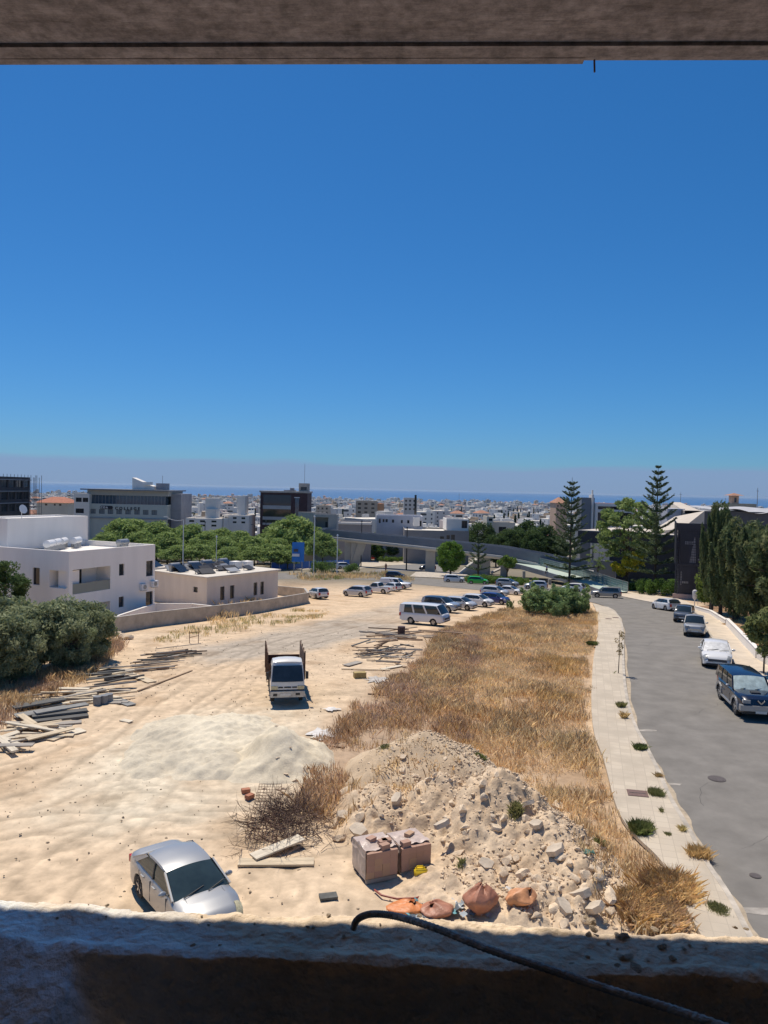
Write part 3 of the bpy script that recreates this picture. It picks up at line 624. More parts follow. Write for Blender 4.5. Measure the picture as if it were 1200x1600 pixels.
for lab, x0, x1, yt, dist, m, rf in (
    ('white stepped building with plain tall block among roofs left of the red office', 347, 389, 805, 235, white, white),
    ('long low white building with small boxy tower left of the white stepped building', 290, 346, 810, 225, white, _m['bright_roof']),
    ('peach apartment block with hipped roof left of the grey stair tower', 869, 886, 786, 330, mat('peach_wall', (.50, .35, .25), .85, .08, .3), None),
    ('pale beige four-storey apartment block at the skyline centre', 494, 515, 790, 420, mat('beige_wall', (.52, .45, .36), .85, .08, .3), None),
    ('apartment block with orange side wing on the skyline centre', 556, 590, 783, 400, mat('tan_wall', (.38, .33, .27), .85, .08, .3), None),
    ('grey-white tall apartment block with dark window column on the skyline', 631, 652, 778, 480, mat('lightgrey_wall', (.50, .49, .47), .85, .08, .3), None)):
    hs_ = [(lerp(x0, x1, a), lerp(x0, x1, a + .14), yt + 3 + 6.5*k, yt + 6 + 6.5*k) for a in (.1, .4, .72) for k in range(3 if dist > 300 else 2)]
    t_, Lb, H, fx, fz = block('apartment_block', lab, x0, x1, yt, dist, 12, m, holes=hs_, roofm=rf or _m['bright_roof'])
    if 'stepped' in lab:
        simple_block(t_, Lb*.30, 6, 6.0, white, {}, 'stair_tower', x0=Lb*.50, y0=2, z0=H+.004)
    if 'boxy' in lab: simple_block(t_, 3.0, 4, 2.8, white, {}, 'stair_tower', x0=fx(320), y0=1, z0=H+.004)
    if 'peach' in lab: MB().add([(-.5,-.5,H+.01),(Lb+.5,-.5,H+.01),(Lb+.5,12.5,H+.01),(-.5,12.5,H+.01),(Lb/2,6,H+2.6)], [(0,1,4),(1,2,4),(2,3,4),(3,0,4)]).build('hip_roof', mat('terracotta', (.36, .19, .12), .9, .2, 1), t_)
    if 'orange' in lab: simple_block(t_, Lb*.3, 8, H*.95, mat('orange_wall', (.50, .27, .15), .85, .08, .3), {}, 'side_wing', x0=Lb+.01, y0=1)
    if 'column' in lab: MB().box(Lb*.8, Lb*.95, -.1, .1, 1, H+2).build('window_column', glass, t_)
# red tiled house left
t_, Lb, H, fx, fz = block('house', 'villa with red tiled hip roof between the scaffolded block and the college', 57, 106, 785.5, 260, 10, _m['cream_wall'], cat='house', holes=[(70,74,787,790),(84,87,787,790),(92,96,787,790)])
MB().add([(-.6,-.6,H+.01),(Lb+.6,-.6,H+.01),(Lb+.6,10.6,H+.01),(-.6,10.6,H+.01),(3.2,5,H+2.0),(Lb-3.2,5,H+2.0)], [(0,1,5,4),(1,2,5),(2,3,4,5),(3,0,4)]).build('hip_roof', mat('red_tile', (.40, .16, .10), .9, .2, 1.5), t_)
# 4 footbridge head tower
t_, Lb, H, fx, fz = block('bridge_tower', 'grey concrete lift tower with dark recess at the head of the footbridge', 491.5, 526.5, 804, 188, 7, mat('light_concrete', (.33, .33, .32), .88, .08, .6), cat='tower', holes=[(493.5, 513, 808.5, 824.5, 2.5)], roofm=conc)
MB().box(fx(507.5), fx(511), 2.3, 2.42, fz(824.5), fz(816)).build('door', frame, t_)
t_, Lb, H, fx, fz = block('concrete_wing', 'pale concrete screen wall left of the footbridge tower behind treetops', 466, 490, 800.5, 196, 4, conc, cat='wall', y1=190)
# 10 modern building right
t_, Lb, H, fx, fz = block('modern_office', 'modern white-framed office with dark glass front and grey stair tower right of the left pine', 931, 990, 787, 195, 14, white, holes=[(934.5, 988, 791.5, 796.5, 2.2), (934.5, 988, 801, 822, 1.2)], roofm=_m['red_tile'])
MB().box(fx(934.4), fx(988), 1.1, 1.15, fz(822), fz(801)).build('glass_wall', glass, t_); MB().box(fx(934.4), fx(988), 2.1, 2.15, fz(796.5), fz(791.5)).build('glass_wall', glass, t_)
simple_block(t_, 3.4, 5, H + 1.4, mat('slate_wall', (.20, .215, .24), .8, .1, .5), {}, 'stair_tower', x0=fx(911), y0=1.5)
MB().box(fx(926.4), fx(929), .8, 4, 0, H+2.2).build('white_pier', white, t_); MB().box(fx(927), fx(928.5), 1.2, 2, H+2.21, H+3.4).build('chimney', white, t_)
# 11 long dark volume with pale roof
dark = mat('dark_cladding', (.022, .024, .034), .55, .15, .5)
a = P(903, 829, 150); b_ = P(1062, 838, 138)
U = Vector((b_.x-a.x, b_.y-a.y)); Ld = U.length; zb = gz(150) - .5
dv = thing('exhibition_hall', 'long black cantilevered hall with pale roof behind the pines', 'building', (a.x, a.y, zb), math.atan2(U.y, U.x)); Hd = a.z - zb
MB().box(0, Ld, 0, 20, Hd-2.3, Hd).build('upper_volume', dark, dv); MB().box(6.2, Ld, 1.0, 18, 0, Hd-2.31).build('lower_volume', dark, dv)
MB().box(.25, Ld-.2, .25, 19.8, Hd+.004, Hd+.12).build('roof', mat('pale_gravel_roof', (.56, .50, .42), .95, .1, .6), dv)
MB().prism([(Ld*.66,4),(Ld*.96,4),(Ld*.96,19),(Ld*.66,19)], Hd+.125, [Hd+.3,Hd+1.2,Hd+4.4,Hd+3.0]).build('roof_slope', _m['pale_gravel_roof'], dv)
t_, Lb, H, fx, fz = block('concrete_parapet', 'grey parapet wall of the raised walkway beyond the lawn slope', 928, 962, 876, 139, .3, mat('mid_grey_wall', (.27, .26, .27)), cat='wall', parapet=.0, y1=136)
# 12 mesh-clad cube
zc = gz(108) - .3; a = P(1057, 817, 107); b_ = P(1128, 818, 105)
U = Vector((b_.x-a.x, b_.y-a.y)); Lc = U.length; Hc = a.z - zc
cu_ = thing('glass_cube_building', 'dark mesh-clad cube building with stair lights at the bend of the street', 'building', (a.x, a.y, zc), math.atan2(U.y, U.x))
MB().box(.5, Lc-.3, .5, 12, 0, Hc-.4).build('core', mat('core_dark', (.03, .032, .045), .35, .3, .3), cu_)
MB().box(0, .12, 0, 12, 5.35, Hc).box(0, Lc, 0, .08, Hc-.9, Hc).box(0, Lc, -.02, .1, 5.2, 5.42).build('edge_frame', dark, cu_)
me_ = MB(); k = 0
for i in range(int(Lc/.22)): me_.bar((.1+i*.22, .05, 1.0), (.1+i*.22, .05, Hc-.9), .07 if i % 8 else .12, .05, up=(0,1,0))
for j in range(26): me_.bar((0, .1, 1.2+j*.36), (Lc, .1, 1.2+j*.36), .04, .06 if j % 5 else .1)
me_.build('mesh_screen', mat('mesh_metal', (.035, .037, .055), .5, .3, .6), cu_)
st = MB(); st.add([(1.9,.42,5.6),(2.7,.42,5.6),(2.6,.42,9.2),(2.45,.42,9.2)], [(0,1,2,3)]); st.box(1.2,2.5,.40,.44,8.2,8.6); st.box(3.0,6,.4,.44,6.0,6.25); st.build('stair_flight', mat('pale_stair', (.55, .55, .56), .7, .1, 2), cu_)
MB().box(1.0, 1.9, .4, .44, 2.6, 3.0).box(.8, .9, .4, .44, 2.4, 4.3).build('stair_landing', _m['pale_stair'], cu_)
MB().box(-.2, Lc, -.3, -.02, 0, 1.15).build('plinth', mat('pink_stone', (.42, .31, .27), .9, .1, 1), cu_)
# 13 white roofed complex at the right
t_, Lb, H, fx, fz = block('shopping_hall', 'sprawling hall with wavy white metal roofs at the right edge of the skyline', 1070, 1300, 800, 165, 22, mat('dark_hall_wall', (.10, .10, .11), .7, .1, 1), parapet=.05, roofm=mat('whitish_metal_roof', (.60, .60, .60), .6, .1, .4))
wr = MB(); g = []
for i in range(60):
    x = fx(1126) + i*.55; g.append([(x, y, H + .15 + .45*math.sin(i*.33) * (1 - y/30) + .03*y) for y in (-1, 4, 9, 14, 19)])
wr.grid(g); wr.build('wavy_roof', mat('greyish_metal_roof', (.42,.42,.43), .6, .15, .5), t_, smooth=True)
MB().prism([(fx(1069),0),(fx(1096),0),(fx(1113),18),(fx(1096),18)], H-.6, [H-.1,H-.1,H+1.6,H+1.6]).build('roof_slope', _m['pale_gravel_roof'], t_)
MB().box(fx(1048), fx(1076), 2, 12, 0, H+.3).build('side_wing', mat('pale_blue_wall', (.5,.5,.5)), t_)
t_, Lb, H, fx, fz = block('tower_house', 'villa with pink hipped tower standing on the skyline at the right', 1133, 1182, 787, 400, 12, mat('olive_grey', (.30, .29, .24), .85, .1, .3), roofm=_m['bright_roof'])
simple_block(t_, 3.6, 4, 4.2, mat('peach_wall', (.5,.35,.25)), {'S': [(1.2, 2.4, H+.6, H+3.2)]}, 'tower', x0=fx(1145), y0=1, z0=H+.004)
MB().add([(fx(1145)-2,-1,H+4.25),(fx(1145)+5.6,-1,H+4.25),(fx(1145)+5.6,7,H+4.25),(fx(1145)-2,7,H+4.25),(fx(1145)+1.8,3,H+5.6)], [(0,1,4),(1,2,4),(2,3,4),(3,0,4),(3,2,1,0)]).build('hip_roof', _m['terracotta'], t_)
for px_, py_, d_, h_ in ((1063, 790, 500, 9), (717, 790, 900, 16), (1183, 790, 380, 9)):
    p = P(px_, py_, d_); MB_ = MB().tube([(0,0,-15),(0,0,0),(0,0,h_)], [.3,.2,.12], 6).box(-.5,.5,-.1,.1,h_*.8,h_*.83).build('mast', metalg, loc=p)
    tag(MB_, {1063: 'thin radio mast on the skyline left of the casuarina trees', 717: 'thin distant mast rising over the town centre', 1183: 'thin mast on the skyline at the right edge'}[px_], 'mast')

# ---- footbridge
bp_ = [Vector(P(px, py, d)) for px, py, d in ((480, 825.5, 190), (534, 829, 182), (600, 835, 174), (673, 841.5, 164), (730, 847.5, 158), (788, 853.5, 153), (840, 863, 149), (876, 870.5, 146), (925, 876, 141))]
bridge = thing('footbridge', 'long grey pedestrian footbridge sloping down across the street', 'bridge', (bp_[3].x, bp_[3].y, gz(bp_[3].y)))
o0 = bridge.location.copy()
bl = MB(); dk = MB(); ed = MB(); n_ = len(bp_); sec = []
fine = []
for a, b in zip(bp_, bp_[1:]):
    for i in range(6): fine.append(a.lerp(b, i/6))
fine.append(bp_[-1])
for i, p in enumerate(fine):
    t = fine[min(i+1, len(fine)-1)] - fine[max(i-1, 0)]; t.z = 0; t.normalize(); nn_ = Vector((t.y, -t.x, 0)); s = i / (len(fine)-1); ht = lerp(1.5, 2.0, s)
    sec.append((p - o0, nn_, ht))
for side in (1, -1):
    bl2 = MB(); bl2.grid([[p + nn_*side*(1.6+.06*k2) - Vector((0,0,h)) if k2 >= 0 else p for k2, h in ((0, ht), (0, 0), (1, 0), (1, ht))] for p, nn_, ht in sec])
    bl2.build('parapet_screen', mat('parapet_grey', (.185, .20, .225), .65, .1, .5), bridge)
dk.grid([[p + nn_*1.75 - Vector((0,0,ht+.04)), p + nn_*1.95 - Vector((0,0,ht+.04)), p + nn_*1.95 - Vector((0,0,ht+.36)), p + nn_*1.3 - Vector((0,0,ht+.85)), p - nn_*1.3 - Vector((0,0,ht+.85)), p - nn_*1.95 - Vector((0,0,ht+.36)), p - nn_*1.95 - Vector((0,0,ht+.04)), p - nn_*1.75 - Vector((0,0,ht+.04)), p + nn_*1.75 - Vector((0,0,ht+.04))] for p, nn_, ht in sec])
dk.build('deck', mat('bridge_concrete', (.54, .53, .50), .8, .1, .4), bridge)
def ptd(px): 
    return min(range(len(fine)), key=lambda i: abs(PX(fine[i])[0] - px))
def column(pxt, pxb, wd, dp):
    i = ptd(pxt); p = sec[i][0] - Vector((0, 0, sec[i][2] + .8)); bt = fine[ptd(pxb)] - o0; bt.z = gz(fine[i].y) - o0.z - .4
    c = MB().bar(bt, p, dp, wd, up=(0,1,0)); c.build('column', mat('column_concrete', (.46, .44, .40), .9, .1, .6, .3, 6), bridge)
column(540, 541, 1.4, 1.6); column(550, 550, 1.3, 1.6); column(566, 556, 1.4, 1.9); column(673, 673, 1.6, 2.0); column(790, 790, 1.0, 1.2)
# lower ramp with glass railing
rp = [Vector(P(px, py, d)) for px, py, d in ((785, 876, 152), (815, 882.5, 147), (850, 892, 139), (880, 900.5, 131), (905, 909, 124.5), (930, 918.5, 118.5), (950, 925, 114))]
ramp = thing('access_ramp', 'pale green walkway ramp with glass railing descending to the pavement', 'ramp', (rp[2].x, rp[2].y, gz(rp[2].y))); o1 = ramp.location.copy(); g1 = []; g2_ = []; g3 = []; rl = MB()
fine2 = []
for a, b in zip(rp, rp[1:]):
    for i in range(5): fine2.append(a.lerp(b, i/5))
fine2.append(rp[-1])
for i, p in enumerate(fine2):
    t = fine2[min(i+1, len(fine2)-1)] - fine2[max(i-1, 0)]; t.z = 0; t.normalize(); nn_ = Vector((t.y, -t.x, 0)); q = p - o1; s = i/(len(fine2)-1); wdt = 3.0
    g1.append([q + Vector((0,0,0)), q - nn_*wdt + Vector((0,0,.0))]); g2_.append([q, q + nn_*.2, q + nn_*.2 - Vector((0,0,.9)), q - nn_*wdt*1.05 - Vector((0,0,.9)), q - nn_*wdt*1.05, q - nn_*wdt])
    g3.append([q - nn_*wdt*1.06 + Vector((0,0,0)), q - nn_*wdt*1.06 + Vector((0,0,1.5))])
    if i % 2 == 0: rl.bar(g3[-1][0], g3[-1][1], .06)
for a, b in zip(g3, g3[1:]):
    rl.bar(a[1], b[1], .07)
    for z in (.4, .8, 1.15): rl.bar(a[0] + Vector((0,0,z)), b[0] + Vector((0,0,z)), .05)
MB().grid(g1).build('walkway', mat('pale_green_deck', (.42, .50, .43), .85, .08, .6), ramp, loc=(0,0,.01)); MB().grid(g2_).build('edge_beam', mat('parapet_grey', (.2,.2,.2)), ramp)
MB().grid(g3).build('glass_panel', mat('green_glass', (.16, .24, .22), .1, .1, 1, spec=.6), ramp, loc=(0,0,.02)); rl.build('railing', metalg, ramp)
for i_ in (8, 16): MB().bar((rp[0]-o1).lerp(rp[-1]-o1, i_/30) - Vector((0,-1,5)), (rp[0]-o1).lerp(rp[-1]-o1, i_/30) - Vector((0,-1,.8)), .5).build('support_post', conc, ramp)
# triangular abutment and steps under the bridge
def pyd(px, py, d): return P(px, py, d)
aA, aB = G(716, 897), G(752, 897)
ab = thing('abutment_wall', 'grey concrete abutment wall under the footbridge behind the round tree', 'wall', (aA.x, aA.y, gz(aA.y)))
w_ = (aB - aA).length
MB().add([(0,0,-.5),(6.8,1,-.5),(6.8,1,3.9),(5.4,.8,4.3),(0,4,-.5),(6.8,5,-.5),(6.8,5,3.9),(5.4,4.8,4.3)], [(0,1,2,3),(4,7,6,5),(0,3,7,4),(1,5,6,2),(3,2,6,7)]).build('wall', mat('column_concrete', (.4,.4,.4)), ab)
MB().add([(6.9,0,.4),(9.4,0,1.6),(9.4,2,1.6),(6.9,2,.4),(6.9,0,.1),(9.4,0,1.3)], [(0,1,2,3),(0,4,5,1)]).build('stair_slab', conc, ab)
# far blue fence, billboard, posts
bluem = mat('blue_paint', (.02, .13, .50), .5, .15, .6)
def fence(name, label, px0, py0, px1, py1, ht, m, step=2.2, cat='fence'):
    a, b = G(px0, py0), G(px1, py1); t_ = thing(name, label, cat, a, math.atan2(b.y-a.y, b.x-a.x)); Lf = (b-a).length; n = int(Lf/step)
    dz = (gz(b.y) - gz(a.y))
    for i in range(n):
        x = i*Lf/n; z = dz*i/n; MB().box(x+.06, x+Lf/n-.06, -.03, .03, z+.05, z+ht).build('fence_panel', m, t_)
        MB().bar((x, 0, z-.3), (x, 0, z+ht+.06), .09).build('post', metalw, t_)
fence('panel_fence', 'bright blue panel fence along the road behind the sand lot', 424, 891, 546, 886, 1.6, bluem)
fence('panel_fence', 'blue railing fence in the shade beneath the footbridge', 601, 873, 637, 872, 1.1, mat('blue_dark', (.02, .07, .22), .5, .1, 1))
bb = P(456, 878, 147); t_ = thing('billboard', 'tall bright blue curved billboard beside the green trees', 'billboard', (bb.x, bb.y, bb.z - 1.0)); wdt = 19*147/F; hg = 31*147/F
g = [[(wdt*i/8, .25*math.sin(math.pi*i/8), 1.0), (wdt*i/8, .25*math.sin(math.pi*i/8), 1.0+hg)] for i in range(9)]
MB().grid(g).grid([[(p[0], p[1]+.15, p[2]) for p in r] for r in g]).build('panel', mat('billboard_blue', (.015, .20, .62), .5, .06, .8), t_, smooth=True)
MB().box(.0, wdt*.62, -.06, -.03, 1+hg*.28, 1+hg*.42).build('white_strip', metalw, t_); MB().box(.35, wdt*.5, -.06, -.03, 1+hg*.52, 1+hg*.66).build('dark_strip', frame, t_)
for x in (.4, wdt-.4): MB().bar((x, .2, -1.5), (x, .2, 1.2), .16).build('leg', metalg, t_)
def lamp(px, pyb, pyt, d, label, arm=0, r=.07, double=False, m=None):
    p = P(px, pyb, d); p.z = gz(d); top = P(px, pyt, d).z - p.z
    t_ = thing('street_lamp', label, 'street lamp', p)
    MB().tube([(0,0,-.2),(0,0,top*.9),(0,0,top)], [r*1.3, r, r*.8], 8).build('pole', m or metalg, t_)
    if arm:
        s = 1 if arm > 0 else -1; aa = abs(arm)
        MB().tube([(0,0,top-.02)] + [(s*aa*math.sin(a), 0, top - .3 + .9*(1-math.cos(a)) * .9) for a in (.4,.8,1.2,1.5)], .05, 6).build('arm', m or metalg, t_)
        MB().box(min(s*aa, s*aa+s*.7), max(s*aa, s*aa+s*.7), -.12, .12, top+.42, top+.55).build('lamp_head', m or metalg, t_)
    elif double: MB().box(-.9, .9, -.12, .12, top, top+.12).build('lamp_head', m or metalg, t_)
    else: MB().tube([(0,0,top),(0,0,top+.12),(0,0,top+.4)], [.12,.2,.1], 8).build('lamp_head', m or metalg, t_)
lamp(286, 868, 812, 150, 'tall curved-arm street lamp rising from the trees right of the college', -3.2, .09, m=metalw)
lamp(338, 872, 840, 150, 'thin grey lamp post in front of the trees right of the curved-arm lamp', 0, .06, m=metalw)
lamp(490, 890, 808, 150, 'tallest thin pale pole just left of the footbridge head', 0, .08, m=metalw)
lamp(526.5, 890, 838, 150, 'pale pole standing in front of the footbridge beside the round green tree', 0, .09, m=metalw)
for k_, (px_, pt_, pb_) in enumerate(((320,817,850),(348,808,840),(397,820,850),(415,815,850),(255,820,850),(212,822,850))):
    lamp(px_, pb_, pt_, 200, ['black lamp post poking out of the treetops right of the low white building', 'black lamp post in the treetops below the white stepped building', 'black T-headed lamp post in the treetops left of the red office', 'black lamp post in the treetops at the left foot of the red office', 'black lamp post in the treetops in front of the college right end', 'black lamp post in the treetops below the college letters'][k_], 0, .09, double=(k_ in (2, 5)), m=blackm)
lamp(636, 838, 826, 168, 'short dark lamp sticking up from the footbridge parapet', 0, .12, m=blackm)
lamp(565, 834, 816, 178, 'second dark lamp rising behind the footbridge near its tower', 0, .1, m=blackm)
# ================================================================== trees, shrubs, grass, the town
leafm = mat('foliage', (1,1,1), .75, .12, 3, attr=True, spec=.12)
# leaves let a little light through
t = leafm.node_tree; b = t.nodes['Principled BSDF']; tr_ = N(t, 'ShaderNodeBsdfTranslucent'); ms_ = N(t, 'ShaderNodeMixShader'); ms_.inputs[0].default_value = .38
o_ = t.nodes['Material Output']; src_ = b.inputs['Base Color'].links[0].from_socket
t.links.new(src_, tr_.inputs[0]); t.links.new(b.outputs[0], ms_.inputs[1]); t.links.new(tr_.outputs[0], ms_.inputs[2]); t.links.new(ms_.outputs[0], o_.inputs[0])
barkm = mat('bark', (.10, .075, .055), .95, .3, 3, .6, 12)
def clumps_to_leaves(cl, n, size, col, seed=1, aspect=1.6, flat=.0, hang=0., dark=.25, colvar=.3, col2=None):
    """cl: array (k,6) centre + radii; n leaves per clump; returns V, F, colours"""
    g = np.random.default_rng(seed); cl = np.asarray(cl, float); k = len(cl)
    d = g.normal(size=(k, n, 3)); d /= np.linalg.norm(d, axis=2, keepdims=True)
    r = .45 + .6 * g.random((k, n, 1)) ** .6
    c = cl[:, None, :3] + d * r * cl[:, None, 3:6]
    c = c.reshape(-1, 3); dd = d.reshape(-1, 3); m = len(c)
    nrm = dd * .7 + g.normal(size=(m, 3)) * .6; nrm[:, 2] += flat; nrm /= np.linalg.norm(nrm, axis=1, keepdims=True)
    a = np.cross(nrm, g.normal(size=(m, 3)));
    if hang: a = a * (1 - hang) + np.array([0, 0, -1]) * hang
    a /= np.linalg.norm(a, axis=1, keepdims=True); b = np.cross(nrm, a)
    s = size * (.6 + .8 * g.random((m, 1)))
    p = np.stack([c - a*s*aspect, c - b*s*.6, c + a*s*aspect, c + b*s*.6], 1).reshape(-1, 3)
    f = np.arange(m * 4).reshape(m, 4)
    cv = np.repeat(1 - colvar/2 + colvar * g.random((k, 1)), n, 0).reshape(-1, 1) * (1 - colvar/2 + colvar * g.random((m, 1)))
    cc = np.asarray(col)[None] * cv * 1.55
    if col2 is not None:
        q = (np.repeat(g.random((k, 1)) ** 2, n, 0) * .6 + .4 * g.random((m, 1)) ** 2); cc = cc * (1 - q) + np.asarray(col2)[None] * q * 1.55
    return p, f, np.repeat(cc, 4, 0)
def crown_clumps(h0, h1, rad, k, cr, seed, shape='round', squash=.75):
    g = random.Random(seed); o = []
    for i in range(k):
        while True:
            u = Vector((g.uniform(-1, 1), g.uniform(-1, 1), g.uniform(-1, 1)))
            if u.length < 1: break
        u = u.normalized() * (u.length ** .45)
        z = (h0 + h1) / 2 + u.z * (h1 - h0) / 2 * .86
        rr = rad
        if shape == 'cone': rr = rad * (1 - (z - h0) / (h1 - h0)) ** .8 + .12
        if shape == 'umbrella': z = lerp(h0, h1, .35 + .6 * (1 - (u.x**2 + u.y**2) * .8) * abs(u.z) ** .4)
        s = cr * g.uniform(.65, 1.25)
        o.append((u.x * rr * .84, u.y * rr * .84, z, s, s, s * squash))
    return o
def trunk_mesh(h, r, cl, nb=6, seed=1, lean=0, m=None):
    g = random.Random(seed); mb = MB(); k = h * .5
    mb.tube([(0, 0, -.4), (lean*.2, 0, h*.2), (lean*.5, .05, h*.4), (lean, 0, h*.62)], [r*1.3, r, r*.8, r*.5], 8)
    for c in g.sample(cl, min(nb, len(cl))):
        a = Vector((lean*.5, .05, h*.36*g.uniform(.7, 1.2))); b = Vector(c[:3])
        mb.tube([a, a.lerp(b, .5) + Vector((0, 0, h*.04)), b], [r*.55, r*.35, r*.12], 5)
    return mb.mesh('trunk', m or barkm, smooth=True)
class Proto:
    def __init__(s, crown, trunk): s.crown = crown; s.trunk = trunk
def proto(seed, h, h0, rad, k, cr, n, size, col, shape='round', r=.16, squash=.75, col2=None, lean=0, nb=7, trunkm=None, extra=(), **kw):
    cl = crown_clumps(h0, h, rad, k, cr, seed, shape, squash) + list(extra)
    V, Fq, cc = clumps_to_leaves(cl, n, size, col, seed, col2=col2, **kw)
    o = soup('crown', V, Fq, cc, leafm); me = o.data; bpy.data.objects.remove(o)
    return Proto(me, trunk_mesh(h, r, cl, nb, seed, lean, trunkm))
def plant(p, name, label, cat, loc, sc=1.0, rz=0.0, group=None, trunk=True, sz=None):
    t_ = thing(name, label, cat, loc, rz, group); t_.scale = (sc, sc, sz or sc)
    link('crown' if trunk else 'foliage', p.crown, t_)
    if trunk: link('trunk', p.trunk, t_)
    return t_
GA, GB = (.14, .195, .06), (.24, .30, .11)          # fresh green street trees
street = [proto(s, 7.4, .5, 3.6, 74, 1.1, 110, .16, GA, 'umbrella', col2=GB, r=.14, squash=.6) for s in (1, 2, 3)]
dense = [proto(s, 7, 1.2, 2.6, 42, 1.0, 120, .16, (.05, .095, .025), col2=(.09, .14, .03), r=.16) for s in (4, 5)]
pineb = [proto(s, 10, 1.0, 3.2, 60, 1.1, 120, .17, (.035, .065, .024), col2=(.07, .10, .03), r=.2, squash=.9) for s in (6, 7)]
def gpt(px, py): p = G(px, py); p.z = gz(p.y); return p
def treeat(p, name, label, px, pyt, d, base_h, group=None, rz=None, widen=1.0, cat='tree', **kw):
    top = P(px, pyt, d); z = gz(d); s = max(.2, (top.z - z) / base_h)
    return plant(p, name, label, cat, (top.x, d, z), s * widen, rnd.uniform(0, 6.28) if rz is None else rz, group, sz=s, **kw)
row = [(168,832,172),(190,814,186),(212,812,192),(222,830,172),(245,818,184),(262,832,170),(285,822,190),(300,822,178),(322,832,170),(345,826,186),(352,842,164),(376,830,180),(392,838,168),(412,836,182),(436,842,166),(462,806,176),(440,818,186),(505,832,158)]
tl = {0:'leftmost bright green tree in the row beside the college',1:'green tree directly below the college pill sign',2:'green tree below the college letters',15:'tallest bright green tree at the foot of the wine-red office',17:'rounded light green tree standing in front of the footbridge tower'}
for i, (px, pt, d) in enumerate(row):
    treeat(street[i % 3], 'street_tree', tl.get(i, 'bright green spreading tree, %s from the left in the leafy row' % ('','second','third','fourth','fifth','sixth','seventh','eighth','ninth','tenth','eleventh','twelfth','thirteenth','fourteenth','fifteenth','','seventeenth','')[i]), px, pt, d, 7.2, 'bright green trees in the row', widen=1.25 if i != 17 else .95)
for i, (px, pt, d) in enumerate(((180,852,160),(232,850,160),(275,852,158),(312,850,160),(358,856,158),(398,854,158),(424,850,158),(450,862,160),(150,850,178))):
    treeat(street[i % 3], 'street_tree', 'lower green tree, %s from the left in the front of the leafy row' % ('first','second','third','fourth','fifth','sixth','seventh','eighth','last')[i], px, pt, d, 7.2, 'lower green trees in the front row', widen=1.5)
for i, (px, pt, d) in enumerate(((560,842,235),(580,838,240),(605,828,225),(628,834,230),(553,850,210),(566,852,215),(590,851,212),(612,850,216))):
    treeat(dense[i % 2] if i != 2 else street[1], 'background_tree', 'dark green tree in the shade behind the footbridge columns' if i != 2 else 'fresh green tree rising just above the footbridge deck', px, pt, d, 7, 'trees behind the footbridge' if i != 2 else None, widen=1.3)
for i, (px, pt, d, s) in enumerate(((776,832,190,1),(790,826,194,1),(806,822,188,1),(824,812,196,1.1),(842,818,188,1.1),(856,820,184,1),(870,834,182,1),(835,830,180,1),(752,812,250,1.2),(722,820,260,1.2))):
    treeat(pineb[i % 2], 'pine_tree', 'bushy dark green pine, %s of the clump above the footbridge' % ('first','second','third','fourth','fifth','sixth','seventh','eighth')[i] if i < 8 else ('dark green tree beside the cream stair-wing house' if i == 8 else 'dark green tree left of the bright-roofed building'), px, pt, d, 10, 'pines above the footbridge' if i < 8 else None, widen=s)
ficus = proto(11, 6.6, .5, 3.2, 62, .8, 150, .13, (.07, .135, .022), col2=(.13, .20, .035), r=.2)
treeat(ficus, 'round_tree', 'round leafy green tree at the roadside under the footbridge', 705, 846, 150, 6.5, widen=.88)
treeat(proto(12, 4, 1.8, 1.5, 14, .55, 90, .14, (.09,.15,.03), col2=(.15,.2,.05), hang=.5, r=.12), 'palm_like_tree', 'small drooping yucca-like tree where the ramp leaves the footbridge', 793, 866, 141, 4)
# feathery tree and yellow shrub right
treeat(proto(13, 12, 3.0, 4.6, 130, .66, 52, .17, (.14,.19,.06), col2=(.22,.27,.11), r=.14, squash=.45, nb=26), 'feathery_tree', 'tall airy yellow-green feathery tree between the two star pines', 984, 770, 128, 12, widen=.95)
treeat(proto(23, 12, 3.5, 4.6, 50, .6, 36, .13, (.13,.18,.06), col2=(.22,.27,.11), r=.12, squash=.4, nb=12), 'feathery_tree', 'small thin light green tree under the black hall overhang', 936, 846, 134, 12, widen=.9)
treeat(proto(14, 5, 1.6, 2.2, 26, .6, 110, .12, (.34,.32,.03), col2=(.42,.36,.04), r=.09), 'yellow_shrub', 'yellow flowering shrub tree on the lawn slope between the star pines', 980, 859, 126, 5, cat='shrub')
